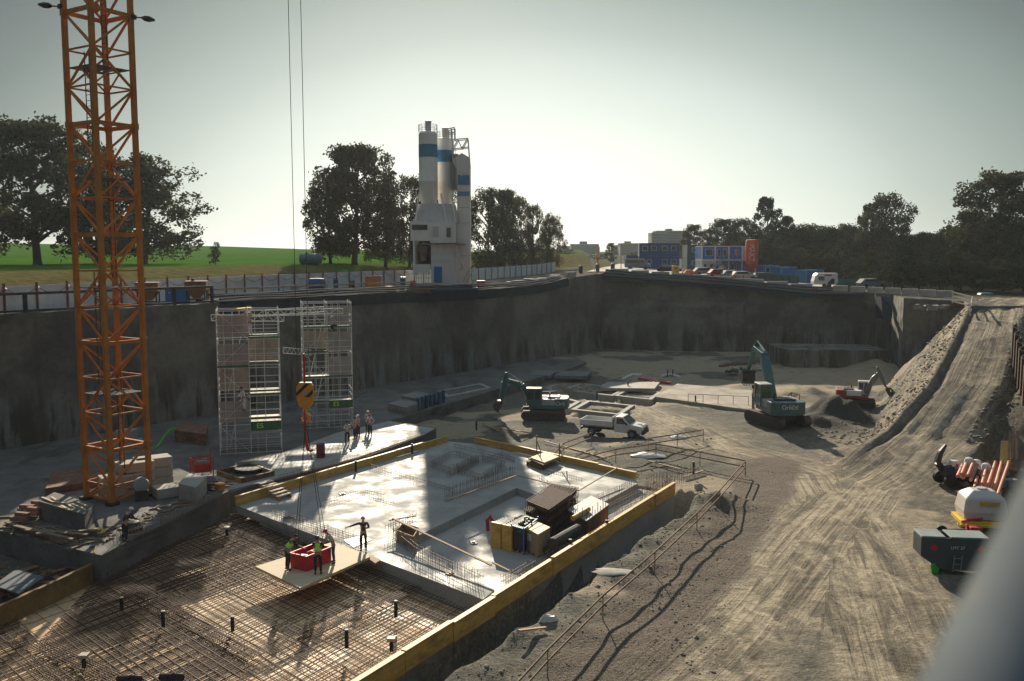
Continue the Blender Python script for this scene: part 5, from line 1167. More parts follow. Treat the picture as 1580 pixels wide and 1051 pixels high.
def person(loc, rz, label, shirt, trous, helmet=None, vest=False, lean=0.0, arms='down', scale=1.0, sleeves=True, legs='stand', group=None, head_down=0.0, bag=None):
    t = thing('person', label, 'person', loc, rz, group)
    def ln(p, k=1.0):    # lean the torso forward about the hips
        p = Vector(p); a = lean*k; y, z = p.y, p.z-.95; return Vector((p.x, y*math.cos(a)+z*math.sin(a), .95-y*math.sin(a)+z*math.cos(a)))
    pel = Vector((0, 0, .95)); sp_ = ln((0, 0, 1.12), .7); ch = ln((0, 0, 1.34)); nk = ln((0, .0, 1.49)); hd = ln((0, .03, 1.60)); ht = ln((0, .02, 1.70))
    if head_down: hd = nk+Vector((0, .08, .09)); ht = nk+Vector((0, .11, .17))
    A = {}
    for s in (-1, 1):
        sh = ln((s*.19, 0, 1.42))
        if arms == 'down': e, w_ = ln((s*.25, -.03, 1.15), .5), ln((s*.26, .04, .90), .2)
        elif arms == 'hips': e, w_ = ln((s*.36, -.08, 1.2)), ln((s*.2, .1, 1.02))
        elif arms == 'forward': e, w_ = sh+Vector((s*.03, .12, -.24)), sh+Vector((-s*.02, .36, -.36))
        elif arms == 'point': e, w_ = (sh+Vector((-.27, .08, -.09)), sh+Vector((-.50, .14, -.17))) if s < 0 else (sh+Vector((.10, .02, -.26)), sh+Vector((-.04, .16, -.33)))
        elif arms == 'up': e, w_ = (sh+Vector((s*.08, .08, .26)), sh+Vector((s*.02, .12, .52))) if s > 0 else (sh+Vector((s*.08, .1, .2)), sh+Vector((s*.02, .2, .42)))
        else: e, w_ = sh+Vector((s*.06, .1, -.24)), sh+Vector((-s*.04, .30, -.26))
        A[s] = (sh, e, w_)
    Lg = {}
    for s in (-1, 1):
        if legs == 'stand': Lg[s] = (Vector((s*.10, 0, .90)), Vector((s*.115, .02, .50)), Vector((s*.12, -.02, .09)), Vector((s*.135, .15, .035)))
        elif legs == 'kneel': Lg[s] = (Vector((s*.10, 0, .5)), Vector((s*.14, .38, .45)), Vector((s*.14, .2, .08)), Vector((s*.15, .36, .035)))
        else: Lg[s] = (Vector((s*.10, 0, .90)), Vector((s*.12, .10*s, .50)), Vector((s*.12, .2*s-.05, .09)), Vector((s*.13, .2*s+.12, .035)))
    if legs == 'kneel':
        dz = Vector((0, 0, -.42)); pel += dz; sp_ += dz; ch += dz; nk += dz; hd += dz; ht += dz; A = {s: tuple(q+dz for q in v) for s, v in A.items()}
    V = [pel, sp_, ch, nk, hd, ht]; E = [(0, 1), (1, 2), (2, 3), (3, 4), (4, 5)]; Rr = [(.125, .10), (.12, .095), (.135, .10), (.052, .052), (.078, .09), (.065, .07)]
    fwd = (hd-nk).cross(Vector((1, 0, 0))) if False else Vector((0, 1, 0))
    V.append(hd+Vector((0, .095, -.012))); E.append((4, 6)); Rr.append(.018)          # nose
    for s in (-1, 1):
        sh, e, w_ = A[s]; n = len(V); V += [sh, e, w_]; E += [(2, n), (n, n+1), (n+1, n+2)]; Rr += [.058, .042, .028]
        d = (w_-e).normalized(); side = d.cross(Vector((0, 1, 0)) if abs(d.y) < .8 else Vector((0, 0, 1))).normalized(); V.append(w_+d*.08); E.append((n+2, n+3)); Rr.append((.036, .018))
        pm = n+3
        for k, (o, l) in enumerate(((-.027, .07), (-.009, .082), (.009, .078), (.027, .06))):
            m_ = len(V); V += [V[pm]+side*o+d*.03, V[pm]+side*o+d*(.03+l)+Vector((0, .02, 0))]; E += [(pm, m_), (m_, m_+1)]; Rr += [.0095, .008]
        m_ = len(V); V += [w_+d*.04+side*s*.045, w_+d*.09+side*s*.065]; E += [(n+2, m_), (m_, m_+1)]; Rr += [.012, .009]
        h, k, an, to = Lg[s]; n = len(V); V += [h, k, an, to]; E += [(0, n), (n, n+1), (n+1, n+2), (n+2, n+3)]; Rr += [.085, .056, .04, (.04, .03)]
    body = skin_obj(V, E, Rr, skin, 'body', t)
    g = .014
    V = [pel+Vector((0, 0, .02)), sp_, ch, nk-(nk-ch)*.25]; E = [(0, 1), (1, 2), (2, 3)]; Rr = [(.14+g*.5, .115), (.135+g*.3, .115), (.15+g*.3, .118), (.09, .08)]
    for s in (-1, 1):
        sh, e, w_ = A[s]; n = len(V); en = w_.lerp(e, .12) if sleeves else e.lerp(sh, .15)
        V += [sh, e.lerp(sh, .15) if not sleeves else e, en]; 
        if (V[-1]-V[-2]).length < .01: V.pop(); E += [(2, n), (n, n+1)]; Rr += [.07, .056]
        else: E += [(2, n), (n, n+1), (n+1, n+2)]; Rr += [.07, .054, .042]
    skin_obj(V, E, Rr, shirt, 'shirt', t)
    V = [pel+Vector((0, 0, .03)), pel-Vector((0, 0, .05))]; E = [(0, 1)]; Rr = [(.142, .115), (.14, .118)]
    for s in (-1, 1):
        h, k, an, to = Lg[s]; n = len(V); V += [h-Vector((0, 0, .02)), k, an+Vector((0, 0, .03))]; E += [(1, n), (n, n+1), (n+1, n+2)]; Rr += [.1, .074, .062]
    skin_obj(V, E, Rr, trous, 'trousers', t)
    for s in (-1, 1):
        h, k, an, to = Lg[s]; skin_obj([an+Vector((0, -.03, .03)), an+Vector((0, -.03, -.04)), to+Vector((0, 0, .012))], [(0, 1), (1, 2)], [.056, (.05, .045), (.05, .04)], black, 'boot', t)
    if vest:
        skin_obj([pel+Vector((0, 0, .06)), sp_, ch, nk-(nk-ch)*.2], [(0, 1), (1, 2), (2, 3)], [(.165, .14), (.16, .14), (.178, .142), (.13, .10)], hiv, 'vest', t)
        m = MB(); c = pel.lerp(sp_, .75); ax = (sp_-pel).normalized(); x = Vector((1, 0, 0)); y = ax.cross(x); vs = []
        for hh in (0, .05):
            for k in range(16): q = 2*math.pi*k/16; vs.append(c+ax*hh+x*.172*math.cos(q)+y*.148*math.sin(q))
        m.add(vs, [(k, (k+1) % 16, (k+1) % 16+16, k+16) for k in range(16)]); m.build('reflective_band', refl, t)
    up_ = (ht-hd).normalized(); c = hd+up_*.03; x = Vector((1, 0, 0)); y = up_.cross(x).normalized(); r = .112 if helmet else .102
    m = MB(); vs = []
    for j in range(5):
        q = j/4*math.pi/2*.97
        for k in range(14): a = 2*math.pi*k/14; vs.append(c+x*r*math.cos(q)*math.cos(a)*.92+y*r*1.12*math.cos(q)*math.sin(a)+up_*r*1.05*math.sin(q))
    fs = [(j*14+k, j*14+(k+1) % 14, (j+1)*14+(k+1) % 14, (j+1)*14+k) for j in range(4) for k in range(14)]+[tuple(range(56, 70))]
    if helmet:
        n = len(vs); 
        for k in range(14): a = 2*math.pi*k/14; vs.append(c+x*r*1.06*math.cos(a)*.95+y*(r*1.2*math.sin(a)+(.035 if math.sin(a) > .3 else 0))-up_*.008)
        fs += [(k, (k+1) % 14, n+(k+1) % 14, n+k) for k in range(14)]
    m.add(vs, fs); m.build('helmet' if helmet else 'hair', helmet or hair, t, smooth=True)
    for s in (-1, 1): m = MB(); q = hd+Vector((s*.034, .082, .012)); m.box(q, (.02, .012, .01)); m.build('eye', hair, t)
    m = MB(); m.box(hd+Vector((0, .088, -.045)), (.045, .012, .01)); m.build('mouth', redp, t)
    return t
def face(p, q): d = Vector(q)-Vector(p); return math.atan2(-d.x, d.y)
zb = .14
BIN = RB.copy()
pw = W(444, 880, zb); person(pw, face(pw, BIN)-.1, 'person in a yellow vest bending over at the left side of the red bin', gshirt, navy, None, True, lean=.65, arms='forward', head_down=1)
pw = W(491, 886, zb); person(pw, .12, 'person in a yellow vest seen from behind in front of the red bin', gshirt, navy, helb, True, lean=.12, arms='bent')
pw = W(515, 869, zb); person(pw, face(pw, BIN), 'person in a red helmet and pale shirt leaning over the red bin', wshirt, jean, helr, lean=.5, arms='forward', sleeves=False)
pw = W(561, 851, .02); person(pw, .35, 'person in dark clothes and grey helmet pointing to the left beside the white sheet', gshirt, navy, M('helmet_grey', (.35, .35, .36), .4, bump=0), lean=.0, arms='point')
for px, py, rz, sh, hl, ar, lab in ((536, 685, .3, wshirt, None, 'bent', 'bareheaded person standing apart at the left of the far slab group'), (548, 678, 1.2, bshirt, None, 'bent', 'bareheaded person in the middle of the far slab group'), (553, 674, 2.4, bshirt, helw, 'bent', 'person in a white helmet in the middle of the group on the far slab'),
                           (571, 673, 2.8, wshirt, None, 'hips', 'bareheaded person in a white shirt at the right of the far slab group'), (568, 667, 3.3, bshirt, helw, 'bent', 'person in white helmet and pink shirt at the back right of the group')):
    person(W(px, py, .3), rz, lab, sh, navy, hl, arms=ar, scale=1)
pw = W(193, 836, .6); person(pw, -.6, 'person in dark clothes and white helmet stooping on the crane slab', gshirt, navy, helw, lean=.6, arms='forward', head_down=1)
# ---------------------------------------------------------------- landing board, bin, sheet
pb = [W(*q, .14) for q in ((394, 874), (517, 835), (571, 859), (463, 907))]
c = sum(pb, Vector())/4
b = MB(); b.prism(pb, .02, .14); b.solo('plywood_platform', 'pale plywood platform lying on the rebar under the three men', 'platform', M('platform_wood', (.62, .50, .33), .75, var=.08, scale=1.2, bump=.04, col2=(.55, .42, .26), stretch=(1, 6, 1)))
b = MB(); b.prism([W(*q, .015) for q in ((530, 834), (560, 826), (573, 833), (546, 845))], .004, .03); b.solo('white_sheet', 'bright white sheet lying on the slab behind the pointing person', 'sheet', white)
b = MB(); b.prism([W(*q, .0) for q in ((565, 861), (573, 858), (587, 866), (579, 871))], -.05, .06); b.solo('small_tray', 'small brown tray by the right corner of the plywood platform', 'tray', wood)
ang = math.atan2(DA.y, DA.x)
t = thing('red_bin', 'open red tarpaulin lined bin between the three men on the platform', 'bin', BIN, ang)
rt = M('red_tarpaulin', (.55, .012, .035), .55, var=.25, scale=4, bump=.5)
b = MB(); lx, ly, h = .80, .50, .66
b.box((0, -ly, h/2), (2*lx, .06, h)); b.box((0, ly, h/2), (2*lx, .06, h)); b.box((-lx, 0, h/2), (.06, 2*ly, h)); b.box((lx, 0, h/2), (.06, 2*ly, h)); b.box((0, 0, .3), (2*lx-.05, 2*ly-.05, .3)); 
b.build('shell', rt, t, bevel=.03)
b = MB(); 
for y in (-ly, ly): b.bar((-lx-.05, y, h), (lx+.05, y, h), .1)
for x in (-lx, lx): b.bar((x, -ly, h), (x, ly, h), .1)
b.build('rim', rt, t, bevel=.02)
b = MB(); rr = random.Random(4)
for i in range(10): b.box((rr.uniform(-.7, .7), rr.uniform(-.4, .4), .5), (.4, .3, .15), rr.uniform(0, 3), .2, .2)
b.build('contents', rt, t)
# ---------------------------------------------------------------- standpipes
def standpipe(px, py, z, h, label, cap='black', r=.075):
    h *= .78
    t = thing('standpipe', label, 'standpipe', W(px, py, z), 0, 'short black standpipes')
    b = MB(); b.lathe((0, 0, 0), [(r, 0), (r, h*.6), (r*1.25, h*.6), (r*1.25, h*.68), (r, h*.68), (r, h)], 12); b.build('pipe', black, t, smooth=True)
    if cap == 'box': b = MB(); b.box((0, 0, h+.06), (.32, .32, .12)); b.build('cap', M('cap_cream', (.42, .37, .29), .6), t, bevel=.02)
    elif cap == 'white': b = MB(); b.lathe((0, 0, h), [(r*1.1, 0), (r*1.1, .03), (r*.7, .04)], 12); b.build('cap', M('cap_pale', (.35, .33, .29), .6), t)
for px, py, z, h, cp_, lab in ((549, 728, 0, .9, 'white', 'black standpipe against the left yellow board, nearer one'), (636, 700, 0, .9, 'white', 'black standpipe against the left yellow board near the far corner'), (936, 826, -.3, 1.0, 'white', 'black standpipe on the right yellow board, farther one'), (880, 857, -.3, 1.0, 'white', 'black standpipe on the right yellow board, nearer one'),
                              (1070, 732, -.5, 1.1, 'white', 'black standpipe in the dirt beyond the right end of the yellow boards'), (611, 952, -.5, .85, 'white', 'black standpipe in the rebar field near the yellow board'), (535, 1000, -.5, .9, 'white', 'black standpipe in the middle of the lower rebar field'), (359, 974, -.5, .75, 'white', 'black standpipe by the crossing of the rebar bundles'),
                              (188, 942, -.5, .7, 'white', 'black standpipe farthest left in the dark rebar mat'), (252, 967, -.5, .8, 'white', 'black standpipe in the dark rebar mat, right one of two'), (604, 1005, -.5, .55, 'box', 'standpipe with square cream cap near the yellow board at the bottom'), (350, 826, -.5, .45, 'box', 'standpipe with square cream cap near the crane slab wall'), (130, 1030, -.5, .5, 'box', 'standpipe with square cream cap at the bottom left'), (796, 818, -.45, .9, 'black', 'thin black standpipe behind the crate of yellow panels'),
                              (1038, 582, -.4, 1.2, 'black', 'left one of two distant black standpipes near the far wall'), (1030, 583, -.4, 1.2, 'black', 'right one of two distant black standpipes near the far wall'), (921, 616, -.5, 1.1, 'black', 'distant black standpipe in the largest footing frame'), (969, 600, -.5, 1.1, 'black', 'distant black standpipe by the white and red pipes'), (1073, 622, -.5, 1.0, 'black', 'distant black standpipe left of the large excavator'), (735, 664, -.5, 1.0, 'black', 'black standpipe in the shadow behind the far yellow boards')):
    standpipe(px, py, z, h, lab, cp_)
for px, py, lab in ((265, 1045, 'black round duct end at the bottom edge, right one'), (200, 1048, 'black round duct end at the bottom edge, left one')):
    b = MB(); b.path([W(px, py, -.45)+Vector((-.35, 0, 0)), W(px, py, -.25), W(px, py, -.45)+Vector((.35, 0, 0))], .14, 10); b.solo('duct', lab, 'duct', black, smooth=True)
# ---------------------------------------------------------------- stacks on the slab
LZ = -.45
def mesh_stack(pts, z, n, hh, label, mt):
    p = [W(*q, z) for q in pts]; m = MB(); o0 = p[0]; u = p[1]-p[0]; v = p[3]-p[0]
    t = thing('mesh_stack', label, 'steel stack', (p[0]+p[2])/2)
    rr = random.Random(n)
    for k in range(n):
        zz = Vector((0, 0, hh*(k+.5)/n)); j = Vector((rr.uniform(-.05, .05), rr.uniform(-.05, .05), 0))
        c_ = MB()
        for i in range(int(u.length/.18)+1): f = i/(int(u.length/.18)); c_.bar(o0+u*f+zz+j, o0+u*f+v+zz+j, .022)
        for i in range(int(v.length/.18)+1): f = i/(int(v.length/.18)); c_.bar(o0+v*f+zz+j, o0+v*f+u+zz+j, .022)
        for i in range(int(u.length/.18)+1):
            f = i/(int(u.length/.18))
            for e in (o0+u*f, o0+u*f+v): c_.bar(e+zz+j, e+zz+j-Vector((0, 0, hh/n)), .022)
        for i in range(int(v.length/.22)+1):
            f = i/(int(v.length/.22))
            for e in (o0+v*f, o0+v*f+u): c_.bar(e+zz+j, e+zz+j-Vector((0, 0, hh/n)), .022)
        c_.build('cage', mt, t, world=True)
        if k < n: 
            b = MB(); b.prism([o0+j+u*.04+v*.04, o0+j+u*.96+v*.04, o0+j+u*.96+v*.96, o0+j+u*.04+v*.96], z+hh*(k+.5)/n-hh/n*.55, z+hh*(k+.5)/n-hh/n*.08); b.build('bundle', rust, t, world=True)
mesh_stack([(810, 822), (845, 838), (885, 806), (848, 795)], LZ, 4, 2.0, 'taller brown stack of rebar cages in front on the lower slab', rustr)
mesh_stack([(828, 806), (872, 812), (893, 790), (850, 783)], LZ, 3, 1.7, 'farther brown stack of rebar cages on the lower slab', rustr)
p = [W(*q, LZ) for q in ((878, 820), (905, 838), (938, 812), (912, 798))]
t = thing('covered_stack', 'grey sheet covered dark stack right of the rebar cages', 'stack', (p[0]+p[2])/2); b = MB(); b.prism(p, LZ+.1, LZ+1.15); b.build('core', rust, t, world=True)
b = MB(); b.prism([q+(q-(p[0]+p[2])/2)*.05 for q in p], LZ+1.16, LZ+1.22); b.rough(.04, 2); b.build('cover_sheet', M('grey_cover', (.30, .30, .31), .6, var=.15, scale=3), t, world=True); b = MB()
for i in range(9):
    for a, c_ in ((p[0], p[1]), (p[1], p[2])): q = a.lerp(c_, i/8); b.bar((q.x, q.y, LZ+1.75-.3*(i % 2)), (q.x, q.y, LZ), .03)
b.build('upright_bars', sbar, t, world=True)
b = MB(); b.tube(W(884, 800, .9), W(908, 786, .9), .14, n=12); b.solo('timber_log', 'short yellow round timber on top of the stacks', 'timber', yel, smooth=True)
t = thing('mesh_roll', 'dark grey rolled bundle lying in front of the covered stack', 'roll', W(872, 838, LZ)); 
for i, (dx, dz) in enumerate(((-.28, 0), (.28, 0), (0, .45))): b = MB(); a, c_ = W(852, 852, LZ+.3), W(892, 829, LZ+.3); n = Vector((.7, -.5, 0)).normalized(); b.tube(a+n*dx+Vector((0, 0, dz-.02)), c_+n*dx+Vector((0, 0, dz-.02)), .28, n=12); b.build('roll', M('dark_wire', (.06, .055, .055), .8, var=.4, scale=9, bump=.4), t, world=True)
def cube_on(pts, z, h, name, label, cat, mat, extra=None):
    p = [W(*q, z) for q in pts]; t = thing(name, label, cat, (p[0]+p[2])/2); b = MB(); b.prism(p, z+.12, z+h); b.build('body', mat, t, world=True, bevel=.01)
    b = MB()
    for f in (.15, .5, .85): b.bar(p[0].lerp(p[1], f)+Vector((0, 0, .06)), p[3].lerp(p[2], f)+Vector((0, 0, .06)), .12, .115)
    b.build('pallet', wood, t, world=True); return t, p
t, p = cube_on([(810, 850), (830, 862), (849, 850), (829, 840)], LZ, 1.15, 'timber_crate', 'wooden crate with two yellow lids and a white note on its side', 'crate', M('crate_wood', (.36, .27, .17), .8, var=.15, scale=4, stretch=(1, 1, 5)))
for f0, f1 in ((0, .47), (.53, 1)):
    b = MB(); b.prism([p[0].lerp(p[1], f0), p[0].lerp(p[1], f1), p[3].lerp(p[2], f1), p[3].lerp(p[2], f0)], LZ+1.153, LZ+1.22); b.build('lid', M('panel_yellow', (.62, .45, .14), .6, var=.1), t, world=True)
b = MB(); q0, q1 = p[0], p[1]; d = (q1-q0).normalized(); n = Vector((d.y, -d.x, 0)); a = q0+d*.25+n*.012
b.add([a+Vector((0, 0, .65)), a+d*.4+Vector((0, 0, .65)), a+d*.4+Vector((0, 0, 1.0)), a+Vector((0, 0, 1.0))], [(0, 1, 2, 3)]); b.build('note', white, t, world=True)
for i, (px, py, lab, mt) in enumerate(((757, 846, 'upright yellow panel pack, left one beside the crate', yel), (774, 850, 'upright yellow panel pack, right one beside the crate', yel))):
    t = thing('panel_pack', lab, 'panel pack', W(px+8, py, LZ), 0, 'upright formwork panel packs'); a = W(px, py-2, LZ); d = (W(px+17, py+2, LZ)-a); d2 = Vector((.55, .83, 0))*1.3
    b = MB(); b.prism([a, a+d*.9, a+d*.9+d2*.12, a+d2*.12], LZ, LZ+1.3); b.build('front_panel', mt, t, world=True, bevel=.01)
    b = MB(); b.prism([a+d2*.13+d*.03, a+d*.87+d2*.13, a+d*.87+d2, a+d2+d*.03], LZ, LZ+1.22); b.build('inner_panels', dsteel, t, world=True); b = MB()
    for k in range(6): b.bar(a+d2*(.2+k*.15)+Vector((0, 0, 1.25)), a+d*.88+d2*(.2+k*.15)+Vector((0, 0, 1.25)), .03)
    b.build('top_slats', greyp, t, world=True)
t, p = cube_on([(789, 850), (808, 856), (830, 838), (812, 832)], LZ, 1.05, 'prop_crate', 'dark steel crate full of green headed props behind the timber crate', 'crate', dsteel)
b = MB()
for i in range(5):
    for j in range(4): q = p[0].lerp(p[1], .15+i*.17).lerp(p[3].lerp(p[2], .15+i*.17), .1+j*.27); b.bar(q+Vector((0, 0, .5)), q+Vector((0, 0, 1.3+.08*((i*j) % 3))), .09)
b.build('props', M('prop_green', (.02, .13, .07), .5), t, world=True)
b = MB(); b.bar(p[0], p[0]+Vector((0, 0, 1.4)), .06); b.bar(p[1], p[1]+Vector((0, 0, 1.4)), .06); b.bar(p[2], p[2]+Vector((0, 0, 1.4)), .06); b.bar(p[0]+Vector((0, 0, 1.3)), p[1]+Vector((0, 0, 1.3)), .05); b.bar(p[1]+Vector((0, 0, 1.3)), p[2]+Vector((0, 0, 1.3)), .05); b.build('frame', bluep, t, world=True)
b = MB(); b.path([W(753, 822, LZ)+Vector((0, 0, .1)), W(752, 822, LZ)+Vector((0, 0, .7)), W(756, 822, LZ)+Vector((0, 0, .9)), W(760, 822, LZ)+Vector((0, 0, .6))], .1, 7); b.solo('red_bag', 'red bag hanging at the left of the panel packs', 'bag', redp, smooth=True)
# open timber box and landing planks
t = thing('timber_box', 'open brown timber box at the corner of the recess', 'box', W(628, 842, 0)); q = [W(*a, 0) for a in ((612, 836), (638, 846), (646, 832), (622, 824))]
for i in range(4): a, c_ = q[i], q[(i+1) % 4]; b = MB(); b.bar(a+Vector((0, 0, .3)), c_+Vector((0, 0, .3)), .05, .6); b.build('side', wood, t, world=True)
b = MB(); b.prism(q, .004, .05); b.build('bottom', dsteel, t, world=True)
t = thing('plank_landing', 'stepped pale plank landing over the far yellow board', 'planks', W(838, 712, 0))
for k, pts in enumerate((((815, 712), (838, 722), (865, 710), (842, 701)), ((818, 709), (840, 717), (862, 708), (842, 700)))):
    b = MB(); b.prism([W(*a, .25+k*.16) for a in pts], .38+k*.1, .46+k*.1); b.build('board', [wood, woodl][k], t, world=True)
b = MB(); b.prism([W(*a, .0) for a in ((812, 718), (836, 726), (846, 720), (822, 712))], .0, .28); b.build('step', rust, t, world=True)
for px, py, lab in ((828, 700, 'green post at the left of the plank landing'), (863, 713, 'green post at the right of the plank landing')):
    b = MB(); a = W(px, py, .4); b.bar(a, a+Vector((0, 0, 1.3)), .07); b.bar(a+Vector((.0, 0, .9)), a+Vector((.35, .2, 0)), .05); b.solo('post', lab, 'post', M('olive_post', (.10, .13, .04), .7), 'green posts by the plank landing')
# steps over the left yellow board
t = thing('plank_steps', 'small plank stairs over the left yellow board near the crane slab', 'steps', W(430, 765, 0)); a, c_ = W(400, 748, .55), W(432, 772, .05)
for i in range(2): b = MB(); o_ = DA*(.0+.9*i); b.bar(a+o_, c_+o_, .06, .2); b.build('stringer', wood, t, world=True)
for i in range(6): b = MB(); q = a.lerp(c_, (i+.4)/6)+Vector((0, 0, .12)); b.bar(q-DA*.05, q+DA*.98, .24, .05); b.build('tread', woodl, t, world=True)
rr = random.Random(21)
for px, py, w_, d_, lab in ((528, 763, .35, .3, 'small dark grate on the sunlit slab'), (730, 838, .5, .3, 'small dark frame lying in the recess'), (445, 800, .5, .3, 'scrap on the sunlit slab near the hook ropes'), (694, 886, .3, .3, 'small yellow block inside the near starter bars')):
    b = MB(); q = W(px, py, 0 if py != 838 else LZ); b.box(q+Vector((0, 0, .03)), (w_, d_, .05), rr.uniform(0, 3)); b.box(q+Vector((.03, 0, .07)), (w_*.5, d_*.5, .05), rr.uniform(0, 3)); b.solo('drain_cover', lab, 'fitting', dsteel if py != 886 else yel, bevel=.005)
# red barrel, generator, round items
b = MB(); b.lathe(W(495, 706, .3), [(.29, 0), (.3, .02), (.3, .3), (.315, .32), (.3, .34), (.3, .62), (.315, .64), (.3, .66), (.3, .95), (.27, .97)], 20); b.solo('barrel', 'dark red barrel on the far slab below the crane hook', 'barrel', M('barrel_red', (.13, .015, .02), .5), smooth=True)
b = MB(); b.lathe(W(310, 762, 0), [(.1, 0)], 3) if False else None
# ---------------------------------------------------------------- scaffolds
galv = M('scaffold_tube', (.62, .63, .62), .5, metal=.1, var=.1, scale=4, bump=0); grn = M('scaffold_green', (.03, .115, .045), .6, var=.15); deck = M('scaffold_deck', (.48, .45, .38), .7, var=.15, scale=2)
net = M('scaffold_sheet', (.36, .33, .29), .8, var=.15, scale=2, col2=(.28, .26, .23))
def scaffold(c, rz, nx, ny, bx, by, levels, label, nets, banner, decks):
    t = thing('scaffold_tower', label, 'scaffold', c, rz, 'scaffold towers before the left pit wall'); H_ = 2.0*levels; X0, Y0 = -nx*bx/2, -ny*by/2
    for i in range(nx+1):
        for j in range(ny+1):
            b = MB(); b.tube((X0+i*bx, Y0+j*by, 0), (X0+i*bx, Y0+j*by, H_+.25), .028, n=6); b.build('standard', galv, t)
    for k in range(levels+1):
        z = k*2.0+.1; b = MB()
        for j in range(ny+1): b.tube((X0, Y0+j*by, z), (-X0, Y0+j*by, z), .024, n=5)
        for i in range(nx+1): b.tube((X0+i*bx, Y0, z), (X0+i*bx, -Y0, z), .024, n=5)
        b.build('ledger_frame', galv, t)
        if k < levels:
            b = MB()
            for hh in (.5, 1.0):
                for j in (0, ny): b.tube((X0, Y0+j*by, z+hh), (-X0, Y0+j*by, z+hh), .02, n=5)
                for i in (0, nx): b.tube((X0+i*bx, Y0, z+hh), (X0+i*bx, -Y0, z+hh), .02, n=5)
            b.tube((X0, Y0, z), (X0+bx, Y0, z+2), .018, n=5) if k % 2 else b.tube((X0+bx, Y0, z), (X0, Y0, z+2), .018, n=5)
            for i in (0, nx):          # ladder frame rungs
                for q in range(4): b.tube((X0+i*bx, Y0, z+.4*q+.2), (X0+i*bx, Y0+.35, z+.4*q+.2), .018, n=5)
                b.tube((X0+i*bx, Y0+.35, z), (X0+i*bx, Y0+.35, z+2), .02, n=5)
            b.build('guard_rails', galv, t)
    for k, i, j in decks:
        b = MB(); b.box((X0+(i+.5)*bx, Y0+(j+.5)*by, k*2.0+.17), (bx-.08, by-.08, .05)); d_ = b.build('deck', deck, t)
        b = MB(); b.bar((X0+i*bx, Y0+j*by-.03, k*2.0+.24), (X0+(i+1)*bx, Y0+j*by-.03, k*2.0+.24), .03, .13); b.build('toe_board', grn, d_)
    for i in range(nx):
        for y in (Y0, Y0+by):
            b = MB(); b.tube((X0+(i+.5)*bx, y, 0), (X0+(i+.5)*bx, y, H_), .02, n=5); b.tube((X0+(i+.22)*bx, y, 0), (X0+(i+.22)*bx, y, H_), .016, n=5); b.build('standard', galv, t)
    b = MB()
    for k in range(levels-1):
        x = X0+bx*.3+(.5 if k % 2 else 0)
        for y in (-.15, .15): b.tube((x, y, k*2+.2), (x+.5, y, k*2+2.3), .02, n=5)
        for q in range(7): b.tube((x+.07*q, -.15, k*2+.4+q*.29), (x+.07*q, .15, k*2+.4+q*.29), .015, n=4)
    b.build('ladder', galv, t)
    for k, i, j, side in nets:
        b = MB(); z = k*2.0+.3
        if side == 'f': b.box((X0+(i+.5)*bx, Y0+j*by+.04, z+.75), (bx-.1, .02, 1.5))
        else: b.box((X0+i*bx+.04, Y0+(j+.5)*by, z+.75), (.02, by-.1, 1.5))
        b.build('protection_sheet', net, t)
    if banner:
        i, k = banner; b = MB(); b.box((X0+(i+.5)*bx, Y0-.06, k*2.0-.05), (bx, .03, .62)); f = b.build('banner', grn, t)
        b = MB(); b.box((X0+(i+.5)*bx, Y0-.06, k*2.0-.48), (bx, .03, .22)); b.build('banner_foot', greyp, f)
        tx = text_mb('ES', .5, .005); xform(tx, Matrix.Translation((X0+(i+.3)*bx, Y0-.082, k*2.0-.03)) @ Matrix.Rotation(math.pi/2, 4, 'X')); tx.build('lettering', hiv, f)
    return t
c1 = W(388, 693, .3); c2 = W(506, 656, .3)
scaffold(c1, .28, 2, 2, 2.1, 1.6, 5, 'nearer metal scaffold tower with five lifts below the pit edge', [(4, 0, 0, 'f'), (3, 1, 2, 'f'), (3, 0, 0, 'f'), (2, 0, 1, 'f'), (1, 0, 0, 'f')], (1, 1), [(4, 1, 0), (4, 1, 1), (3, 1, 1), (3, 0, 0), (2, 1, 0), (2, 1, 1), (1, 1, 0), (1, 0, 1), (1, 1, 1)])
scaffold(c2, .28, 2, 2, 1.9, 1.5, 5, 'farther metal scaffold tower with green toe boards by the pit wall', [(4, 1, 1, 'f'), (3, 1, 0, 'f'), (3, 0, 1, 'f'), (2, 1, 0, 'f'), (4, 1, 0, 'b')], (1, 1), [(4, 0, 0), (4, 1, 0), (3, 0, 0), (3, 0, 1), (2, 0, 0), (2, 1, 0), (1, 0, 0), (1, 1, 0)])
def lattice(a, b_, label, h=.42, w_=.07, n=14, grp='lattice girders on the scaffold towers', mt=None):
    a = Vector(a); b_ = Vector(b_); m = MB(); up_ = Vector((0, 0, h))
    m.tube(a, b_, .035, n=6); m.tube(a+up_, b_+up_, .035, n=6)
    for i in range(n): p, q = a.lerp(b_, i/n), a.lerp(b_, (i+1)/n); m.tube(p+(up_ if i % 2 else Vector()), q+(Vector() if i % 2 else up_), .02, n=5)
    m.tube(a, a+up_, .03, n=5); m.tube(b_, b_+up_, .03, n=5); return m.solo('lattice_girder', label, 'girder', mt or galv, grp)
y1, y2 = c1.y, c2.y
lattice(D(369, 489, y1-.5), D(529, 484, y2), 'upper front lattice girder joining both scaffold towers', mt=white)
lattice(D(410, 487, y1+2), D(500, 481, y2+2), 'upper rear lattice girder joining both scaffold towers', mt=white)
lattice(D(326, 495, y1-1.2), D(438, 496, y1-.6), 'grey lattice girder across the top of the nearer scaffold tower')
lattice(D(437, 545, y1+1), D(480, 548, y2-1), 'short lattice girder between the towers at half height')
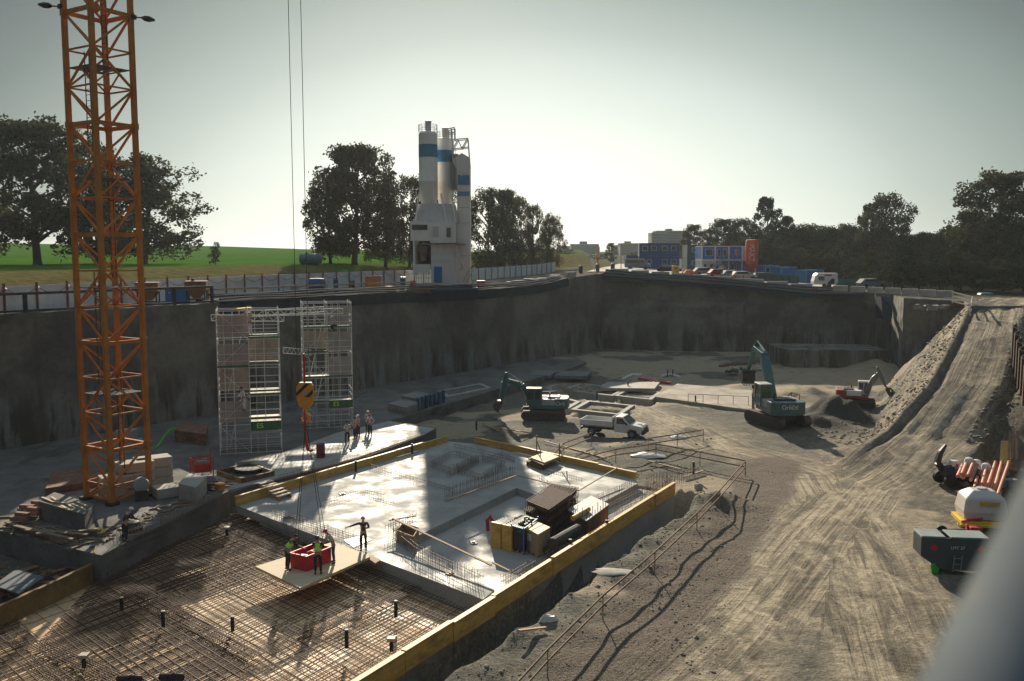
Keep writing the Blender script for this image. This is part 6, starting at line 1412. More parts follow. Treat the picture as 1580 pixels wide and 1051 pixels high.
b = MB(); b.bar(D(366, 487, y1-.6)+Vector((0, 0, .45)), D(388, 485, y1)+Vector((0, 0, .45)), .5, .12); b.solo('yellow_plank', 'bright yellow plank on the left end of the upper girder', 'plank', M('plank_yellow', (.8, .5, .05), .5))
person(D(386, 519, y1-2.0), 2.6, 'person in white overalls reaching up to the girder on the nearer scaffold', M('overall_white', (.62, .62, .64), .8, bump=0), M('overall_white', ()), helw, arms='up')
person(D(377, 634, y1-2.1), 2.0, 'person in white overalls standing low on the nearer scaffold', M('overall_white', ()), M('overall_white', ()), None, lean=.2, arms='forward')
person(D(518, 511, y2-1.9), 2.2, 'person crouching on the top deck of the farther scaffold', bshirt, navy, helw, lean=.4, arms='forward', legs='kneel')
# ---------------------------------------------------------------- crane slab goods
Z6 = .604
def stackb(pts, z, h, n, name, label, cat, mat, gap=.02, grp=None):
    p = [W(*q, z) for q in pts]; m = MB(); rr = random.Random(int(h*100)+len(label))
    for k in range(n):
        s = rr.uniform(.96, 1.0); c = (p[0]+p[2])/2; q = [c+(a-c)*s for a in p]; m.prism(q, z+h*k/n, z+h*(k+1)/n-gap)
    return m.solo(name, label, cat, mat, grp, bevel=.01)
stackb([(60, 800), (132, 822), (147, 805), (85, 785)], Z6, .95, 2, 'slab_stack', 'stack of two grey concrete slabs left of the crane foot', 'concrete stack', M('dark_concrete', (.13, .13, .125), .85, var=.2))
b = MB(); rr = random.Random(2)
for i in range(9): q = W(70+rr.uniform(0, 60), 775+rr.uniform(-4, 10), Z6+.95); b.box(q+Vector((0, 0, .06*i/9)), (rr.uniform(.8, 1.6), .12, .05), rr.uniform(-.9, -.3))
b.solo('board_scraps', 'short boards lying on top of the slab stack left of the crane', 'boards', woodl)
for i in range(9):
    b = MB(); a = W(12+i*5.5, 812+i*2.2-rr.uniform(0, 6), Z6+.12+.12*(i % 3)); c_ = W(100+i*7, 838-i*2.5, Z6+.12+.1*(i % 3)); b.bar(a, c_, .2, .1); b.solo('timber_beam', ['lowest and leftmost', 'second', 'third', 'fourth', 'fifth', 'sixth', 'seventh', 'eighth', 'last and rightmost'][i]+' long timber in the pile left of the slab stack', 'timber', M('weathered_wood', ()), 'timbers piled left of the crane')
for i, (px, py) in enumerate(((38, 788), (48, 792), (55, 782), (30, 800))):
    b = MB(); q = W(px, py, Z6+.35); b.box(q, (.9, .25, .2), rr.uniform(-.6, 0)); b.box(q+Vector((.1, .1, .2)), (.8, .22, .18), rr.uniform(-.6, 0)); b.solo('sawn_block', ['reddish offcuts highest on the timber pile', 'reddish offcuts right on the timber pile', 'reddish offcuts beside the slab stack', 'reddish offcuts low on the timber pile'][i], 'timber', M('red_timber', (.26, .14, .09), .8), 'offcuts on the timber pile')
# ballast blocks behind the crane
bm_ = M('ballast_concrete', (.40, .37, .32), .85, var=.12, scale=1.5, bump=.15)
k = 0
for (px, py, L_, n) in ((178, 766, 2.0, 2), (205, 760, 2.0, 3), (232, 752, 2.0, 3), (255, 768, 1.4, 1)):
    for j in range(n):
        q = W(px, py, Z6); b = MB(); b.box(q+Vector((rr.uniform(-.06, .06), .4+rr.uniform(-.1, .1), .3+.58*j)), (L_, 1.2, .56), .62+rr.uniform(-.04, .04)); b.solo('ballast_block', ['leftmost', 'second from left', 'third from left', 'small rightmost'][k]+' pile of crane ballast, '+['bottom block', 'middle block', 'top block'][j], 'concrete block', bm_, 'ballast blocks behind the crane foot', bevel=.03)
    k += 1
stackb([(276, 771), (303, 778), (320, 760), (292, 754)], Z6, .95, 2, 'concrete_cube', 'pale concrete cube of two blocks right of the crane foot', 'concrete block', conc)
t = thing('generator', 'red framed generator standing behind the pale concrete cube', 'generator', W(312, 734, Z6), .5); b = MB(); b.box((0, 0, .55), (1.0, .7, .55)); b.build('motor', redp, t, bevel=.05); b = MB(); b.box((0, 0, .9), (.6, .5, .15)); b.box((.2, .1, 1.0), (.25, .2, .12)); b.build('cover', greyp, t)
for x in (-.6, .6):
    for y in (-.42, .42): b = MB(); b.bar((x, y, 0), (x, y, 1.15), .06); b.build('leg', redp, t)
b = MB(); b.bar((-.6, -.42, 1.12), (.6, -.42, 1.12), .06); b.bar((-.6, .42, 1.12), (.6, .42, 1.12), .06); b.bar((-.6, -.42, 1.12), (-.6, .42, 1.12), .06); b.bar((.6, -.42, 1.12), (.6, .42, 1.12), .06); b.bar((.6, .42, 1.1), (.6, .42, 1.6), .05); b.build('frame', redp, t)
b = MB(); b.lathe(W(340, 757, Z6), [(.22, 0), (.28, .4), (.3, .42)], 16); b.solo('bucket', 'orange bucket at the end of the crane slab', 'bucket', M('bucket_orange', (.6, .25, .03), .5), smooth=True)
b = MB(); c0 = W(326, 756, Z6)
for j in range(3): b.path([c0+Vector((.5*math.cos(a*.5), .35*math.sin(a*.5), .06+.09*j)) for a in range(14)], .045, 6)
b.solo('cable_coil', 'coiled black cable beside the orange bucket', 'cable', black, smooth=True)
t = thing('drum_machine', 'white round machine inside the crane foot on the right', 'machine', W(219, 772, Z6), .4); b = MB(); b.lathe((0, 0, .9), [(.2, -.25), (.42, -.2), (.42, .2), (.2, .25)], 16, 'y'); b.build('drum', greyp, t, smooth=True); b = MB(); b.box((0, 0, .3), (.7, .5, .6)); b.build('base', dsteel, t)
for i in range(16):
    pass
b = MB(); rr = random.Random(8)
for i in range(80):
    px = rr.uniform(150, 352); py = interp(px, [(150, 845), (352, 752)])+rr.uniform(-22, -4); q = W(px, py, Z6+.03); b.box(q, (rr.uniform(.2, 1.2), rr.uniform(.05, .16), rr.uniform(.04, .14)), rr.uniform(0, 3.1), rr.uniform(-.15, .15))
b.solo('site_debris', 'scattered boards and scraps along the edge of the crane slab', 'debris', M('weathered_wood', (.20, .15, .10), .85, var=.35, scale=3), kind='stuff')
b = MB()
for i in range(70):
    px = rr.uniform(0, 150); py = interp(px, [(0, 800), (150, 830)])+rr.uniform(-6, 22); q = W(px, min(py, interp(px, [(0, 814), (150, 850)])), Z6+.03); b.box(q, (rr.uniform(.3, 1.6), rr.uniform(.05, .16), rr.uniform(.04, .12)), rr.uniform(0, 3.1))
b.solo('site_debris', 'scattered boards round the timber pile at the left edge', 'debris', M('weathered_wood', ()), kind='stuff')
b = MB()
for i in range(60):
    q = W(rr.uniform(-20, 120), rr.uniform(880, 925), -.4); b.box((q.x, q.y, F(q.x, q.y)+.15+rr.uniform(0, .25)), (rr.uniform(.4, 1.8), rr.uniform(.06, .3), rr.uniform(.05, .2)), rr.uniform(0, 3.1), rr.uniform(-.2, .2))
b.solo('site_debris', 'dark heap of boards and offcuts in the shade at the lower left edge', 'debris', rust, kind='stuff')
b = MB(); q = [W(*a_, .0) for a_ in ((-10, 905), (30, 918), (68, 892), (25, 880))]; b.prism(q, .0, .06); b.solo('shutter_board', 'bluish grey board lying over the dark heap at the left edge', 'board', M('bluish_board', (.09, .11, .125), .6, var=.2))
b = MB(); b.lathe(W(152, 824, Z6), [(.3, 0), (.34, .12), (.2, .28), (.0, .3)], 12); b.solo('yellow_bag', 'yellow bag on the corner of the crane slab', 'bag', M('bag_yellow', (.6, .45, .1), .7), smooth=True)
b = MB(); b.lathe(W(206, 820, Z6), [(.42, 0), (.45, .3), (.3, .5), (.1, .55)], 14); b.solo('dark_sack', 'dark sack on the crane slab right of the stooping person', 'sack', dsteel, smooth=True)
# yellow frame sump on the far slab
t = thing('sump_formwork', 'flat timber sump frame with dark inside on the far slab', 'formwork', W(378, 735, .3)); q = [W(*a, .3) for a in ((336, 733), (372, 746), (422, 734), (386, 721))]
for i in range(4): b = MB(); b.bar(q[i]+Vector((0, 0, .16)), q[(i+1) % 4]+Vector((0, 0, .16)), .16, .3); b.build('side', rust if i % 2 else M('dull_yellow', (.30, .20, .07), .7), t, world=True)
b = MB(); b.prism(q, .305, .33); b.build('dark_depth_plate', black, t, world=True)  # flat black plate stands for the dark depth inside the sump
b = MB(); b.lathe(W(384, 727, .33), [(.9, 0), (.9, .25), (.7, .25)], 20); b.build('round_shaft', black, t, world=True)  # closed top coloured black for the unlit shaft mouth
gh = M('green_hose', (.05, .45, .03), .5, bump=0)
b = MB(); b.path([W(240, 692, .35), W(247, 683, .5), W(254, 672, .9), W(262, 664, 1.0), W(275, 660, .9)], .07, 6); b.solo('green_hose', 'bright green hose rising right of the crane by the pit wall', 'hose', gh, smooth=True)
b = MB(); b.path([W(55, 741, .35), W(80, 736, .38), W(105, 731, .4), W(140, 727, .4), W(190, 722, .4)], .06, 6); b.solo('green_hose', 'bright green hose lying behind the crane foot at the left', 'hose', gh, smooth=True)
stackb([(270, 682), (318, 688), (322, 672), (280, 666)], .3, .9, 3, 'brick_stack', 'dark reddish stack by the pit wall between crane and scaffold', 'stack', rust)
stackb([(70, 772), (165, 757), (165, 735), (80, 745)], .3, .7, 2, 'board_stack', 'brown board stack behind the crane foot at the left', 'stack', rust)
b = MB(); q = W(178, 700, .3); b.box(q+Vector((0, 2, 1.0)), (1.3, .9, .7)); b.box(q+Vector((0, 2, .35)), (1.9, 1.1, .5)); b.solo('water_container', 'pale container with orange base behind the crane mast', 'container', greyp, bevel=.04)
# pallets and props by the left wall
for k, (px, py, lab) in enumerate(((622, 632, 'nearer flat dark stack by the left pit wall'), (643, 619, 'farther flat dark stack by the left pit wall'))):
    stackb([(px-24, py+2), (px+5, py+9), (px+28, py), (px, py-5)], .3, .7, 3, 'formwork_stack', lab, 'stack', concd, grp='flat formwork stacks by the wall')
for i in range(7):
    q = W(645+i*6.5, 633-i*2.1, .3); b = MB(); b.box(q+Vector((0, 0, .55)), (.16, .8, 1.1), .3); b.box(q+Vector((.0, 0, 1.05)), (.3, .6, .1), .3); b.solo('upright_shutter', ords[i]+' upright dark panel from the left in the row by the wall', 'panel', teal if i % 2 else dblue, 'row of upright panels by the wall')
# ---------------------------------------------------------------- site fence rails on the right
rp2 = M('red_brown_rail', (.24, .12, .075), .8, var=.25, scale=3, col2=(.30, .18, .10))
def zf(p): return F(p.x, p.y)
def gp(px, py, z=-.6):
    p = W(px, py, z)
    for _ in range(3): p = W(px, py, F(p.x, p.y))
    return p
def railing(px_pts, label, n_=1, hs=(.58, 1.0), mat=rp2, lift=0):
    pts = []
    for a, c_ in zip(px_pts, px_pts[1:]):
        A, C_ = W(*a, -.5+lift), W(*c_, -.5+lift); n = max(1, int((C_-A).length/6.5))
        A.z = sum(F(A.x+a_, A.y+b_) for a_, b_ in ((0, 0), (.8, 0), (-.8, 0), (0, .8), (0, -.8)))/5; C_.z = sum(F(C_.x+a_, C_.y+b_) for a_, b_ in ((0, 0), (.8, 0), (-.8, 0), (0, .8), (0, -.8)))/5
        for i in range(n): q = A.lerp(C_, i/n); q.z += .04*nz(q.x, q.y, 0, .6); pts.append(q)
    q = W(*px_pts[-1], -.5+lift); q.z = F(q.x, q.y); pts.append(q)
    t = thing('site_railing', label, 'railing', pts[0])
    for h in hs:
        m = MB()
        for a, c_ in zip(pts, pts[1:]): m.bar(a+Vector((0, 0, h)), c_+Vector((0, 0, h)), .03, .085)
        m.build('rail', mat, t, world=True)
    for p in pts: m = MB(); m.bar(p-Vector((0, 0, .3)), p+Vector((0, 0, max(hs)+.03)), .045); m.build('post', mat, t, world=True)
def drop(px, py, h=1.05): # pixel of the top rail -> foot pixel
    p = W(px, py, -.6+h); s = FPX/p.y; return (px, py+h*s*.995)
railing([drop(760, 1085), drop(845, 995), drop(930, 915), drop(1010, 850), drop(1075, 790), drop(1110, 760), drop(1150, 705)], 'long red brown railing running up the right side of the excavation')
railing([drop(1150, 705), drop(1080, 692), drop(1012, 681)], 'red brown railing along the far side of the dirt hollow, right part')
railing([drop(1012, 681), drop(950, 688), drop(870, 697), drop(845, 700)], 'red brown railing along the far side of the dirt hollow, left part')
railing([drop(912, 665), drop(870, 680), drop(838, 694)], 'short red brown railing left of the white pickup')
railing([drop(1000, 676), drop(1045, 668), drop(1085, 658)], 'short red brown railing right of the white pickup')
for a, c_, lab in (((745, 660), (822, 672), 'long pale plank on the dirt behind the far yellow boards'), ((840, 684), (940, 712), 'green pole lying across the dirt hollow'), ((1000, 715), (1050, 728), 'green pole over the dark corner of the slab edge'), ((800, 980), (842, 975), 'short plank on the earth beside the long railing'), ((1055, 740), (1085, 730), 'pale offcut by the standpipe in the hollow'), ((745, 656), (770, 668), 'short plank in the shadow behind the far boards')):
    b = MB(); A, C_ = gp(*a), gp(*c_); b.bar(A+Vector((0, 0, .18)), C_+Vector((0, 0, .18)), .14, .06); b.solo('plank', lab, 'plank', wood)
sheet = M('white_sheeting', (.60, .60, .58), .6, var=.1, scale=3, bump=.3)
for px, py, sx, lab in ((1000, 703, 1.3, 'crumpled white sheeting in the dirt hollow'), (1048, 676, .8, 'white and dark crumpled bag by the short railing'), (944, 882, .95, 'pale spilled concrete patch beside the trench'), (848, 957, .4, 'pale bag on the earth beside the railing'), (968, 862, .35, 'small white scrap beside the railing'), (800, 977, .5, 'small white sack at the end of the short plank')):
    b = MB(); q = gp(px, py); b.lathe((0, 0, 0), [(sx, -.05), (sx*.9, .05), (sx*.6, .16 if sx > .5 else .2), (.05, .2)], 16); b.v = [(x*(1+.5*nz(x*3, y*3, px)), y*.55*(1+.5*nz(x*2, y*2, py)), z*(1+.8*nz(x*4, y*4, 1))*(.25 if sx == .95 else 1)) for x, y, z in b.v]; xform(b, Matrix.Translation(q)); b.solo('sheeting', lab, 'sheeting', sheet if px != 944 else M('spilled_concrete', (.42, .39, .34), .9), smooth=True)
b = MB(); q = gp(1078, 756); b.box(q+Vector((0, 0, .2)), (.45, .35, .35), .4); b.box(q+Vector((0, 0, .4)), (.3, .25, .06), .4); b.solo('concrete_lump', 'pale concrete block on the dark earth below the railing corner', 'concrete block', conc, bevel=.04)
# loose stones
b = MB(); rr = random.Random(77); P_ = []
def stone(m, c, s):
    n = len(m.v); ico = [(0, 0, 1), (.9, 0, .4), (.28, .85, .4), (-.72, .53, .4), (-.72, -.53, .4), (.28, -.85, .4), (.72, .53, -.4), (-.28, .85, -.4), (-.9, 0, -.4), (-.28, -.85, -.4), (.72, -.53, -.4), (0, 0, -1)]
    fs = [(0, 1, 2), (0, 2, 3), (0, 3, 4), (0, 4, 5), (0, 5, 1), (1, 6, 2), (2, 7, 3), (3, 8, 4), (4, 9, 5), (5, 10, 1), (6, 7, 2), (7, 8, 3), (8, 9, 4), (9, 10, 5), (10, 6, 1), (11, 7, 6), (11, 8, 7), (11, 9, 8), (11, 10, 9), (11, 6, 10)]
    m.add([Vector(c)+Vector((x*s*rr.uniform(.7, 1.3), y*s*rr.uniform(.7, 1.3), z*s*.6*rr.uniform(.7, 1.2))) for x, y, z in ico], fs)
for i in range(2600):
    z_ = rr.random()
    if z_ < .55:      # earth beside the trench
        t_ = rr.uniform(-2, fl+2); d_ = 1.6+abs(rr.gauss(0, 2.2)); p = FR0+fd*t_+fn*d_
    elif z_ < .8: p = W(rr.uniform(840, 1100), rr.uniform(655, 740), -.6)
    else: p = W(rr.uniform(1000, 1120), rr.uniform(800, 1040), -.6)
    s = .015+.03*rr.random()**3+(.05 if rr.random() < .02 else 0); stone(b, (p.x, p.y, F(p.x, p.y)+s*.2), s*1.4)
for i in range(2600):
    k = rr.randrange(1, 5); t_ = rr.random(); p = RP[k].lerp(RP[k+1], t_); d_ = (RP[k+1]-RP[k]); d_.z = 0; d_.normalize(); hw_ = lerp(RPW[k], RPW[k+1], t_)
    o_ = -hw_-abs(rr.gauss(0, 3)) if i % 3 else hw_+abs(rr.gauss(0, 1.2)); p = p+Vector((d_.y, -d_.x, 0))*o_; s = .04+.10*rr.random()**3; stone(b, (p.x, p.y, F(p.x, p.y)+s*.15), s*1.5)
b.solo('loose_stones', 'loose stones and clods scattered over the dirt', 'stones', M('stone', (.20, .175, .14), .9, var=.3, scale=5, bump=.2), kind='stuff')
# ---------------------------------------------------------------- footing frames far back
fc = M('footing_concrete', (.36, .34, .31), .85, var=.15, scale=1.5, bump=.2)
def footing(pts, lab, z=-1.0, hh=.1, th=.45):
    q = [W(*a, z) for a in pts]; t = thing('footing_frame', lab, 'footing', (q[0]+q[2])/2, 0, 'footing frames on the far floor')
    for i in range(4): m = MB(); a, c_ = q[i], q[(i+1) % 4]; d = (c_-a).normalized(); m.bar(a-d*(th/2 if i % 2 == 0 else -th/2)+Vector((0, 0, 0)), c_+d*(th/2 if i % 2 == 0 else -th/2), th, hh*2+.9); m.build('wall', fc, t, world=True)
    m = MB(); m.prism(q, z-.6, z+.08); m.build('sand_bed', M('sand', (.38, .33, .25), .95, var=.15), t, world=True)
for p_, l_ in FOOT: footing(p_, l_)
footing([(690, 620), (755, 606), (740, 600), (680, 611)], 'shaded footing frame on the far slab by the wall', -.12, .1)
for pts, mt, lab in (([(930, 597), (945, 593), (962, 594), (1000, 597), (1008, 592)], white, 'white plastic pipe run on the far floor, near one'), ([(960, 587), (975, 580), (990, 580)], white, 'white plastic pipe piece on the far floor, left one'), ([(985, 586), (1005, 589), (1035, 593)], redp, 'red pipe on the far floor'), ([(975, 602), (990, 596), (1004, 591)], redp, 'short red pipe crossing the white pipes'), ([(1020, 582), (1035, 579), (1050, 584)], white, 'white plastic pipe piece by the two distant standpipes'), ([(1110, 566), (1135, 563), (1165, 561)], rust, 'thin brown pole by the dark heap at the far wall')):
    b = MB(); b.path([gp(*q)+Vector((0, 0, .12)) for q in pts], .16, 7); b.solo('pipe', lab, 'pipe', mt, 'pipes on the far floor', smooth=True)
for px0, px1, py0, py1, lab, mt in ((925, 1010, 590, 599, 'pale sheeting laid around the pipes on the far floor', M('dirty_sheeting', (.33, .31, .27), .8, var=.25)), (855, 905, 573, 580, 'bluish sheet on the far slab by the wall, left one', M('bluish_sheet', (.13, .155, .17), .6)), (815, 850, 572, 579, 'bluish sheet on the far slab by the corner', M('bluish_sheet', ()))):
    b = MB(); q = [W(px0, py1, .32 if px0 < 910 else -.2), W(px1, py1+1, .32 if px0 < 910 else -.2), W(px1+8, py0, .32 if px0 < 910 else -.2), W(px0+12, py0, .32 if px0 < 910 else -.2)]; z0 = q[0].z; b.prism(q, z0-.3, z0+.04); b.solo('ground_sheet', lab, 'sheet', mt)
b = MB(); q = gp(1145, 578)
for i in range(12): stone(b, q+Vector((rr.uniform(-2, 2), rr.uniform(-.8, .8), .3+rr.uniform(0, .3))), .4)
b.solo('sack_pile', 'dark pile of sacks with white specks at the foot of the far wall', 'sacks', dsteel)
b = MB()
for i in range(14): stone(b, q+Vector((rr.uniform(-2, 2), rr.uniform(-1.2, 0), .75+rr.uniform(0, .3))), .12)
b.solo('white_bags', 'small white bags lying on the dark sack pile at the far wall', 'bags', sheet)
t = thing('site_rail', 'thin rail with posts on the sandy far slab', 'railing', W(1100, 612, -.35)); a, c_ = W(1062, 608, .5), W(1155, 612, .5); b = MB(); b.bar(a, c_, .05); b.build('rail', rp2, t, world=True)
for i in range(5): q = a.lerp(c_, i/4); b = MB(); b.bar(q, q-Vector((0, 0, .9)), .05); b.build('post', rp2, t, world=True)
# ---------------------------------------------------------------- excavators
def chain_beam(m, pts, ws, hs):
    for i in range(len(pts)-1):
        a, c_ = Vector(pts[i]), Vector(pts[i+1]); d = (c_-a).normalized(); y = Vector((0, 1, 0)); n = y.cross(d)
        vs = []
        for p, w_, h in ((a, ws[i], hs[i]), (c_, ws[i+1], hs[i+1])):
            vs += [p-y*w_/2-n*h/2, p+y*w_/2-n*h/2, p+y*w_/2+n*h/2, p-y*w_/2+n*h/2]
        m.add(vs, [(3, 2, 1, 0), (4, 5, 6, 7), (0, 1, 5, 4), (1, 2, 6, 5), (2, 3, 7, 6), (3, 0, 4, 7)])
def excavator(loc, rz, track_rz, label, body_m, s=1.0, pose=None, text=None, boom_m=None, cab_m=None, green=False, boom_y=0.0, side_text=None, roofm=None):
    """forward = +X, left = +Y"""
    t = thing('excavator', label, 'excavator', loc, rz); t.scale = (s, s, s); boom_m = boom_m or body_m; cab_m = cab_m or body_m
    cr, sr = math.cos(track_rz), math.sin(track_rz); MR = Matrix.Rotation(track_rz, 4, 'Z')
    for sy in (-1, 1):
        m = MB(); prof = []
        for k in range(9): a = math.pi/2+math.pi*k/8; prof.append((-1.75+.45*math.cos(a), .47+.45*math.sin(a)))
        for k in range(9): a = -math.pi/2+math.pi*k/8; prof.append((1.75+.45*math.cos(a), .47+.45*math.sin(a)))
        m.ext(prof, sy*1.2-.29, sy*1.2+.29); 
        for k in range(26): x = -1.95+k*.156; m.box((x, sy*1.2, .93), (.1, .6, .04)); m.box((x, sy*1.2, .03), (.1, .6, .04))
        xform(m, MR); tr = m.build('track', M('track_steel', (.075, .062, .05), .8, var=.4, scale=4, bump=.2), t)
        m = MB(); m.box((0, sy*1.2, .5), (2.9, .64, .34))
        for k in range(7): m.lathe((-1.5+k*.5, sy*1.2, .27), [(.17, -.33), (.17, .33)], 10, 'y')
        for x in (-1.75, 1.75): m.lathe((x, sy*1.2, .47), [(.32, -.31), (.32, .31)], 14, 'y')
        xform(m, MR); m.build('track_frame', dsteel, tr)
    m = MB(); m.box((0, 0, .72), (2.4, 2.0, .4)); xform(m, MR); m.lathe((0, 0, .85), [(.65, 0), (.65, .25)], 20); m.build('undercarriage', dsteel, t)
    # house
    m = MB(); m.prism([(-2.45, -1.05), (-2.2, -1.3), (1.3, -1.3), (1.3, 1.3), (-2.2, 1.3), (-2.45, 1.05), (-2.55, 0)], 1.1, 1.45); m.build('deck', body_m, t, bevel=.03)
    m = MB(); m.prism([(-2.5, -1.1), (-2.25, -1.34), (-1.3, -1.34), (-1.3, 1.34), (-2.25, 1.34), (-2.5, 1.1), (-2.62, 0)], 1.16, 2.12); cw = m.build('counterweight', body_m, t, bevel=.06)
    m = MB(); m.box((-.35, -.72, 1.78), (1.85, 1.1, .66)); m.box((-.6, .72, 1.75), (1.35, 1.1, .6)); m.build('engine_housing', roofm or body_m, t, bevel=.05)
    m = MB(); m.box((-1.0, -.1, 2.17), (1.1, 1.5, .1)); m.box((-1.5, 0, 2.2), (.35, 1.7, .08)); m.build('hood', dsteel, t, bevel=.02)
    m = MB(); m.lathe((-.7, .5, 2.1), [(.07, 0), (.07, .5)], 10); m.build('exhaust', dsteel, t)
    m = MB(); 
    for p, q in (((.5, -1.25, 1.45), (.5, -1.25, 2.4)), ((-1.2, -1.25, 2.1), (-1.2, -1.25, 2.5)), ((.5, -1.25, 2.4), (-1.2, -1.25, 2.5)), ((1.2, -1.25, 1.45), (1.2, -1.25, 2.0)), ((1.2, -1.25, 2.0), (.5, -1.25, 2.4))): m.bar(p, q, .05)
    m.build('handrail', dsteel, t)
    # cab at front left
    x0, x1, y0, y1, z0, z1 = .1, 1.55, .45, 1.32, 1.45, 3.0; m = MB()
    for x in (x0, x1-.12):
        for y in (y0, y1): m.bar((x, y, z0), (x, y, z1), .11)
    for y in (y0, y1): m.bar((x0, y, z1), (x1-.12, y, z1), .11); m.bar((x0, y, z0+.05), (x1, y, z0+.05), .12); m.bar((.75, y, z0), (.75, y, z1), .08)
    for x in (x0, x1-.12): m.bar((x, y0, z1), (x, y1, z1), .11); m.bar((x, y0, z0+.05), (x, y1, z0+.05), .12)
    cab = m.build('cab', cab_m, t)
    m = MB(); m.box(((x0+x1)/2, (y0+y1)/2, z1+.08), (x1-x0+.05, y1-y0+.14, .12)); m.build('cab_roof', roofm or white, cab, bevel=.04)
    m = MB(); m.box(((x0+x1)/2, y1, z0+.3), (x1-x0-.1, .05, .5)); m.box(((x0+x1)/2, y0, z0+.3), (x1-x0-.1, .05, .5)); m.box((x0, (y0+y1)/2, z0+.3), (.05, y1-y0-.1, .5)); m.build('door_panel', cab_m, cab)
    for nm, c_, d_ in (('side_window', ((x0+x1)/2-.05, y1, z0+1.05), (x1-x0-.25, .02, .85)), ('side_window', ((x0+x1)/2-.05, y0, z0+1.05), (x1-x0-.25, .02, .85)), ('front_window', (x1-.1, (y0+y1)/2, z0+.8), (.02, y1-y0-.1, 1.4)), ('rear_window', (x0-.02, (y0+y1)/2, z0+1.05), (.02, y1-y0-.1, .85))):
        m = MB(); m.box(c_, d_); m.build(nm, M('green_tinted_glass', (.05, .13, .05), .12, bump=0) if green else glass, cab)
    m = MB(); m.box((.65, .9, 1.75), (.5, .5, .25)); m.box((.42, .9, 2.15), (.14, .48, .7)); m.build('seat', black, cab)
    # boom, stick, bucket in the XZ plane at y = boom_y
    pose = pose or [(.9, 1.7), (2.6, 4.3), (4.3, 4.9), (5.3, 2.6), (5.2, 1.6)]
    P3_ = [Vector((x, boom_y, z)) for x, z in pose]
    m = MB(); chain_beam(m, P3_[:3], [.5, .55, .42], [.5, .68, .36]); bo = m.build('boom', boom_m, t, bevel=.03)
    m = MB(); back = P3_[2]+(P3_[2]-P3_[3]).normalized()*.75; chain_beam(m, [back, P3_[2], P3_[3]], [.3, .36, .26], [.22, .55, .24]); m.build('stick', boom_m, t, bevel=.02)
    m = MB()
    def ram(a, c_, r=.09): m.tube(a, a.lerp(c_, .55), r, n=8); m.tube(a.lerp(c_, .5), c_, r*.6, n=8)
    for y in (-.36, .36): ram(Vector((1.25, boom_y+y, 1.35)), P3_[1]+Vector((0, y, -.15)))
    ram(P3_[1]+Vector((.1, 0, .45)), back+Vector((0, 0, .05)))
    ram(P3_[2].lerp(P3_[3], .15)+Vector((.32, 0, .1)), P3_[2].lerp(P3_[3], .85)+Vector((.3, 0, 0)), .07)
    m.build('hydraulic_ram', steel, t)
    bk = P3_[3]; d = (P3_[4]-P3_[3]).normalized(); n = Vector((0, 1, 0)).cross(d); prof = [bk, bk+d*.25+n*-.45, bk+d*.75+n*-.6, bk+d*1.15+n*-.25, bk+d*1.2+n*.15, bk+d*1.05+n*.18, bk+d*1.0+n*-.15, bk+d*.7+n*-.42, bk+d*.3+n*-.3, bk+d*.1+n*.12]
    vs = [p+Vector((0, y, 0)) for y in (-.55, .55) for p in prof]; k = len(prof); m = MB()
    m.add(vs, [(i, (i+1) % k, (i+1) % k+k, i+k) for i in range(k)]+[tuple(range(k-1, -1, -1)), tuple(range(k, 2*k))])
    for y in (-.53, .53): m.add([p+Vector((0, y+e, 0)) for e in (-.02, .02) for p in (bk+d*.2+n*-.35, bk+d*1.0+n*-.2, bk+d*1.05+n*.15, bk+d*.2+n*.2)], [(0, 1, 2, 3), (7, 6, 5, 4), (0, 4, 5, 1), (1, 5, 6, 2), (2, 6, 7, 3), (3, 7, 4, 0)])
    bu = m.build('bucket', M('bucket_steel', (.10, .085, .07), .6, metal=.3, var=.3, scale=3), t)
    for i in range(5): m = MB(); y = -.46+i*.23; m.bar(bk+d*1.18+n*.12+Vector((0, y, 0)), bk+d*1.36+n*.3+Vector((0, y, 0)), .1, .08); m.build('tooth', steel, bu)
    if text:
        tx = text_mb(text, .46, .012); xform(tx, Matrix.Translation((-2.635, .0, 1.75)) @ Matrix.Rotation(-math.pi/2, 4, 'Z') @ Matrix.Rotation(math.pi/2, 4, 'X')); tx.build('lettering', wl, cw)
    if side_text:
        tx = text_mb(side_text[0], side_text[1], .012); xform(tx, Matrix.Translation((-1.78, 1.355, 1.65)) @ Matrix.Rotation(math.pi, 4, 'Z') @ Matrix.Rotation(math.pi/2, 4, 'X')); tx.build('lettering', wl, cw)
    m = MB(); m.bar((1.45, 1.45, 2.2), (1.45, 1.45, 2.65), .05); m.box((1.45, 1.5, 2.75), (.05, .18, .28)); m.build('mirror', dsteel, cab)
    return t
pe = gp(1199, 655)
excavator(pe+Vector((0, 0, .02)), math.pi/2+.06, .32, 'large teal excavator seen from behind near the ramp', teal, 1.12, [(.9, 1.7), (3.2, 4.9), (5.6, 5.4), (7.4, 3.3), (7.2, 2.3)], 'Orličtí', cab_m=M('faded_teal', (.10, .17, .17), .5), green=True, roofm=M('pale_hood', (.34, .37, .35), .5), boom_y=-.0)
pe = gp(838, 645)
excavator(pe+Vector((0, 0, .02)), math.pi-.12, .1, 'teal excavator with its arm reaching down to the left behind the slab', teal, .92, [(.9, 1.7), (2.2, 3.2), (3.75, 3.75), (4.15, 1.7), (4.5, .9)], None, side_text=('Orli', .55), roofm=M('pale_hood', ()))
pe = gp(1322, 628)
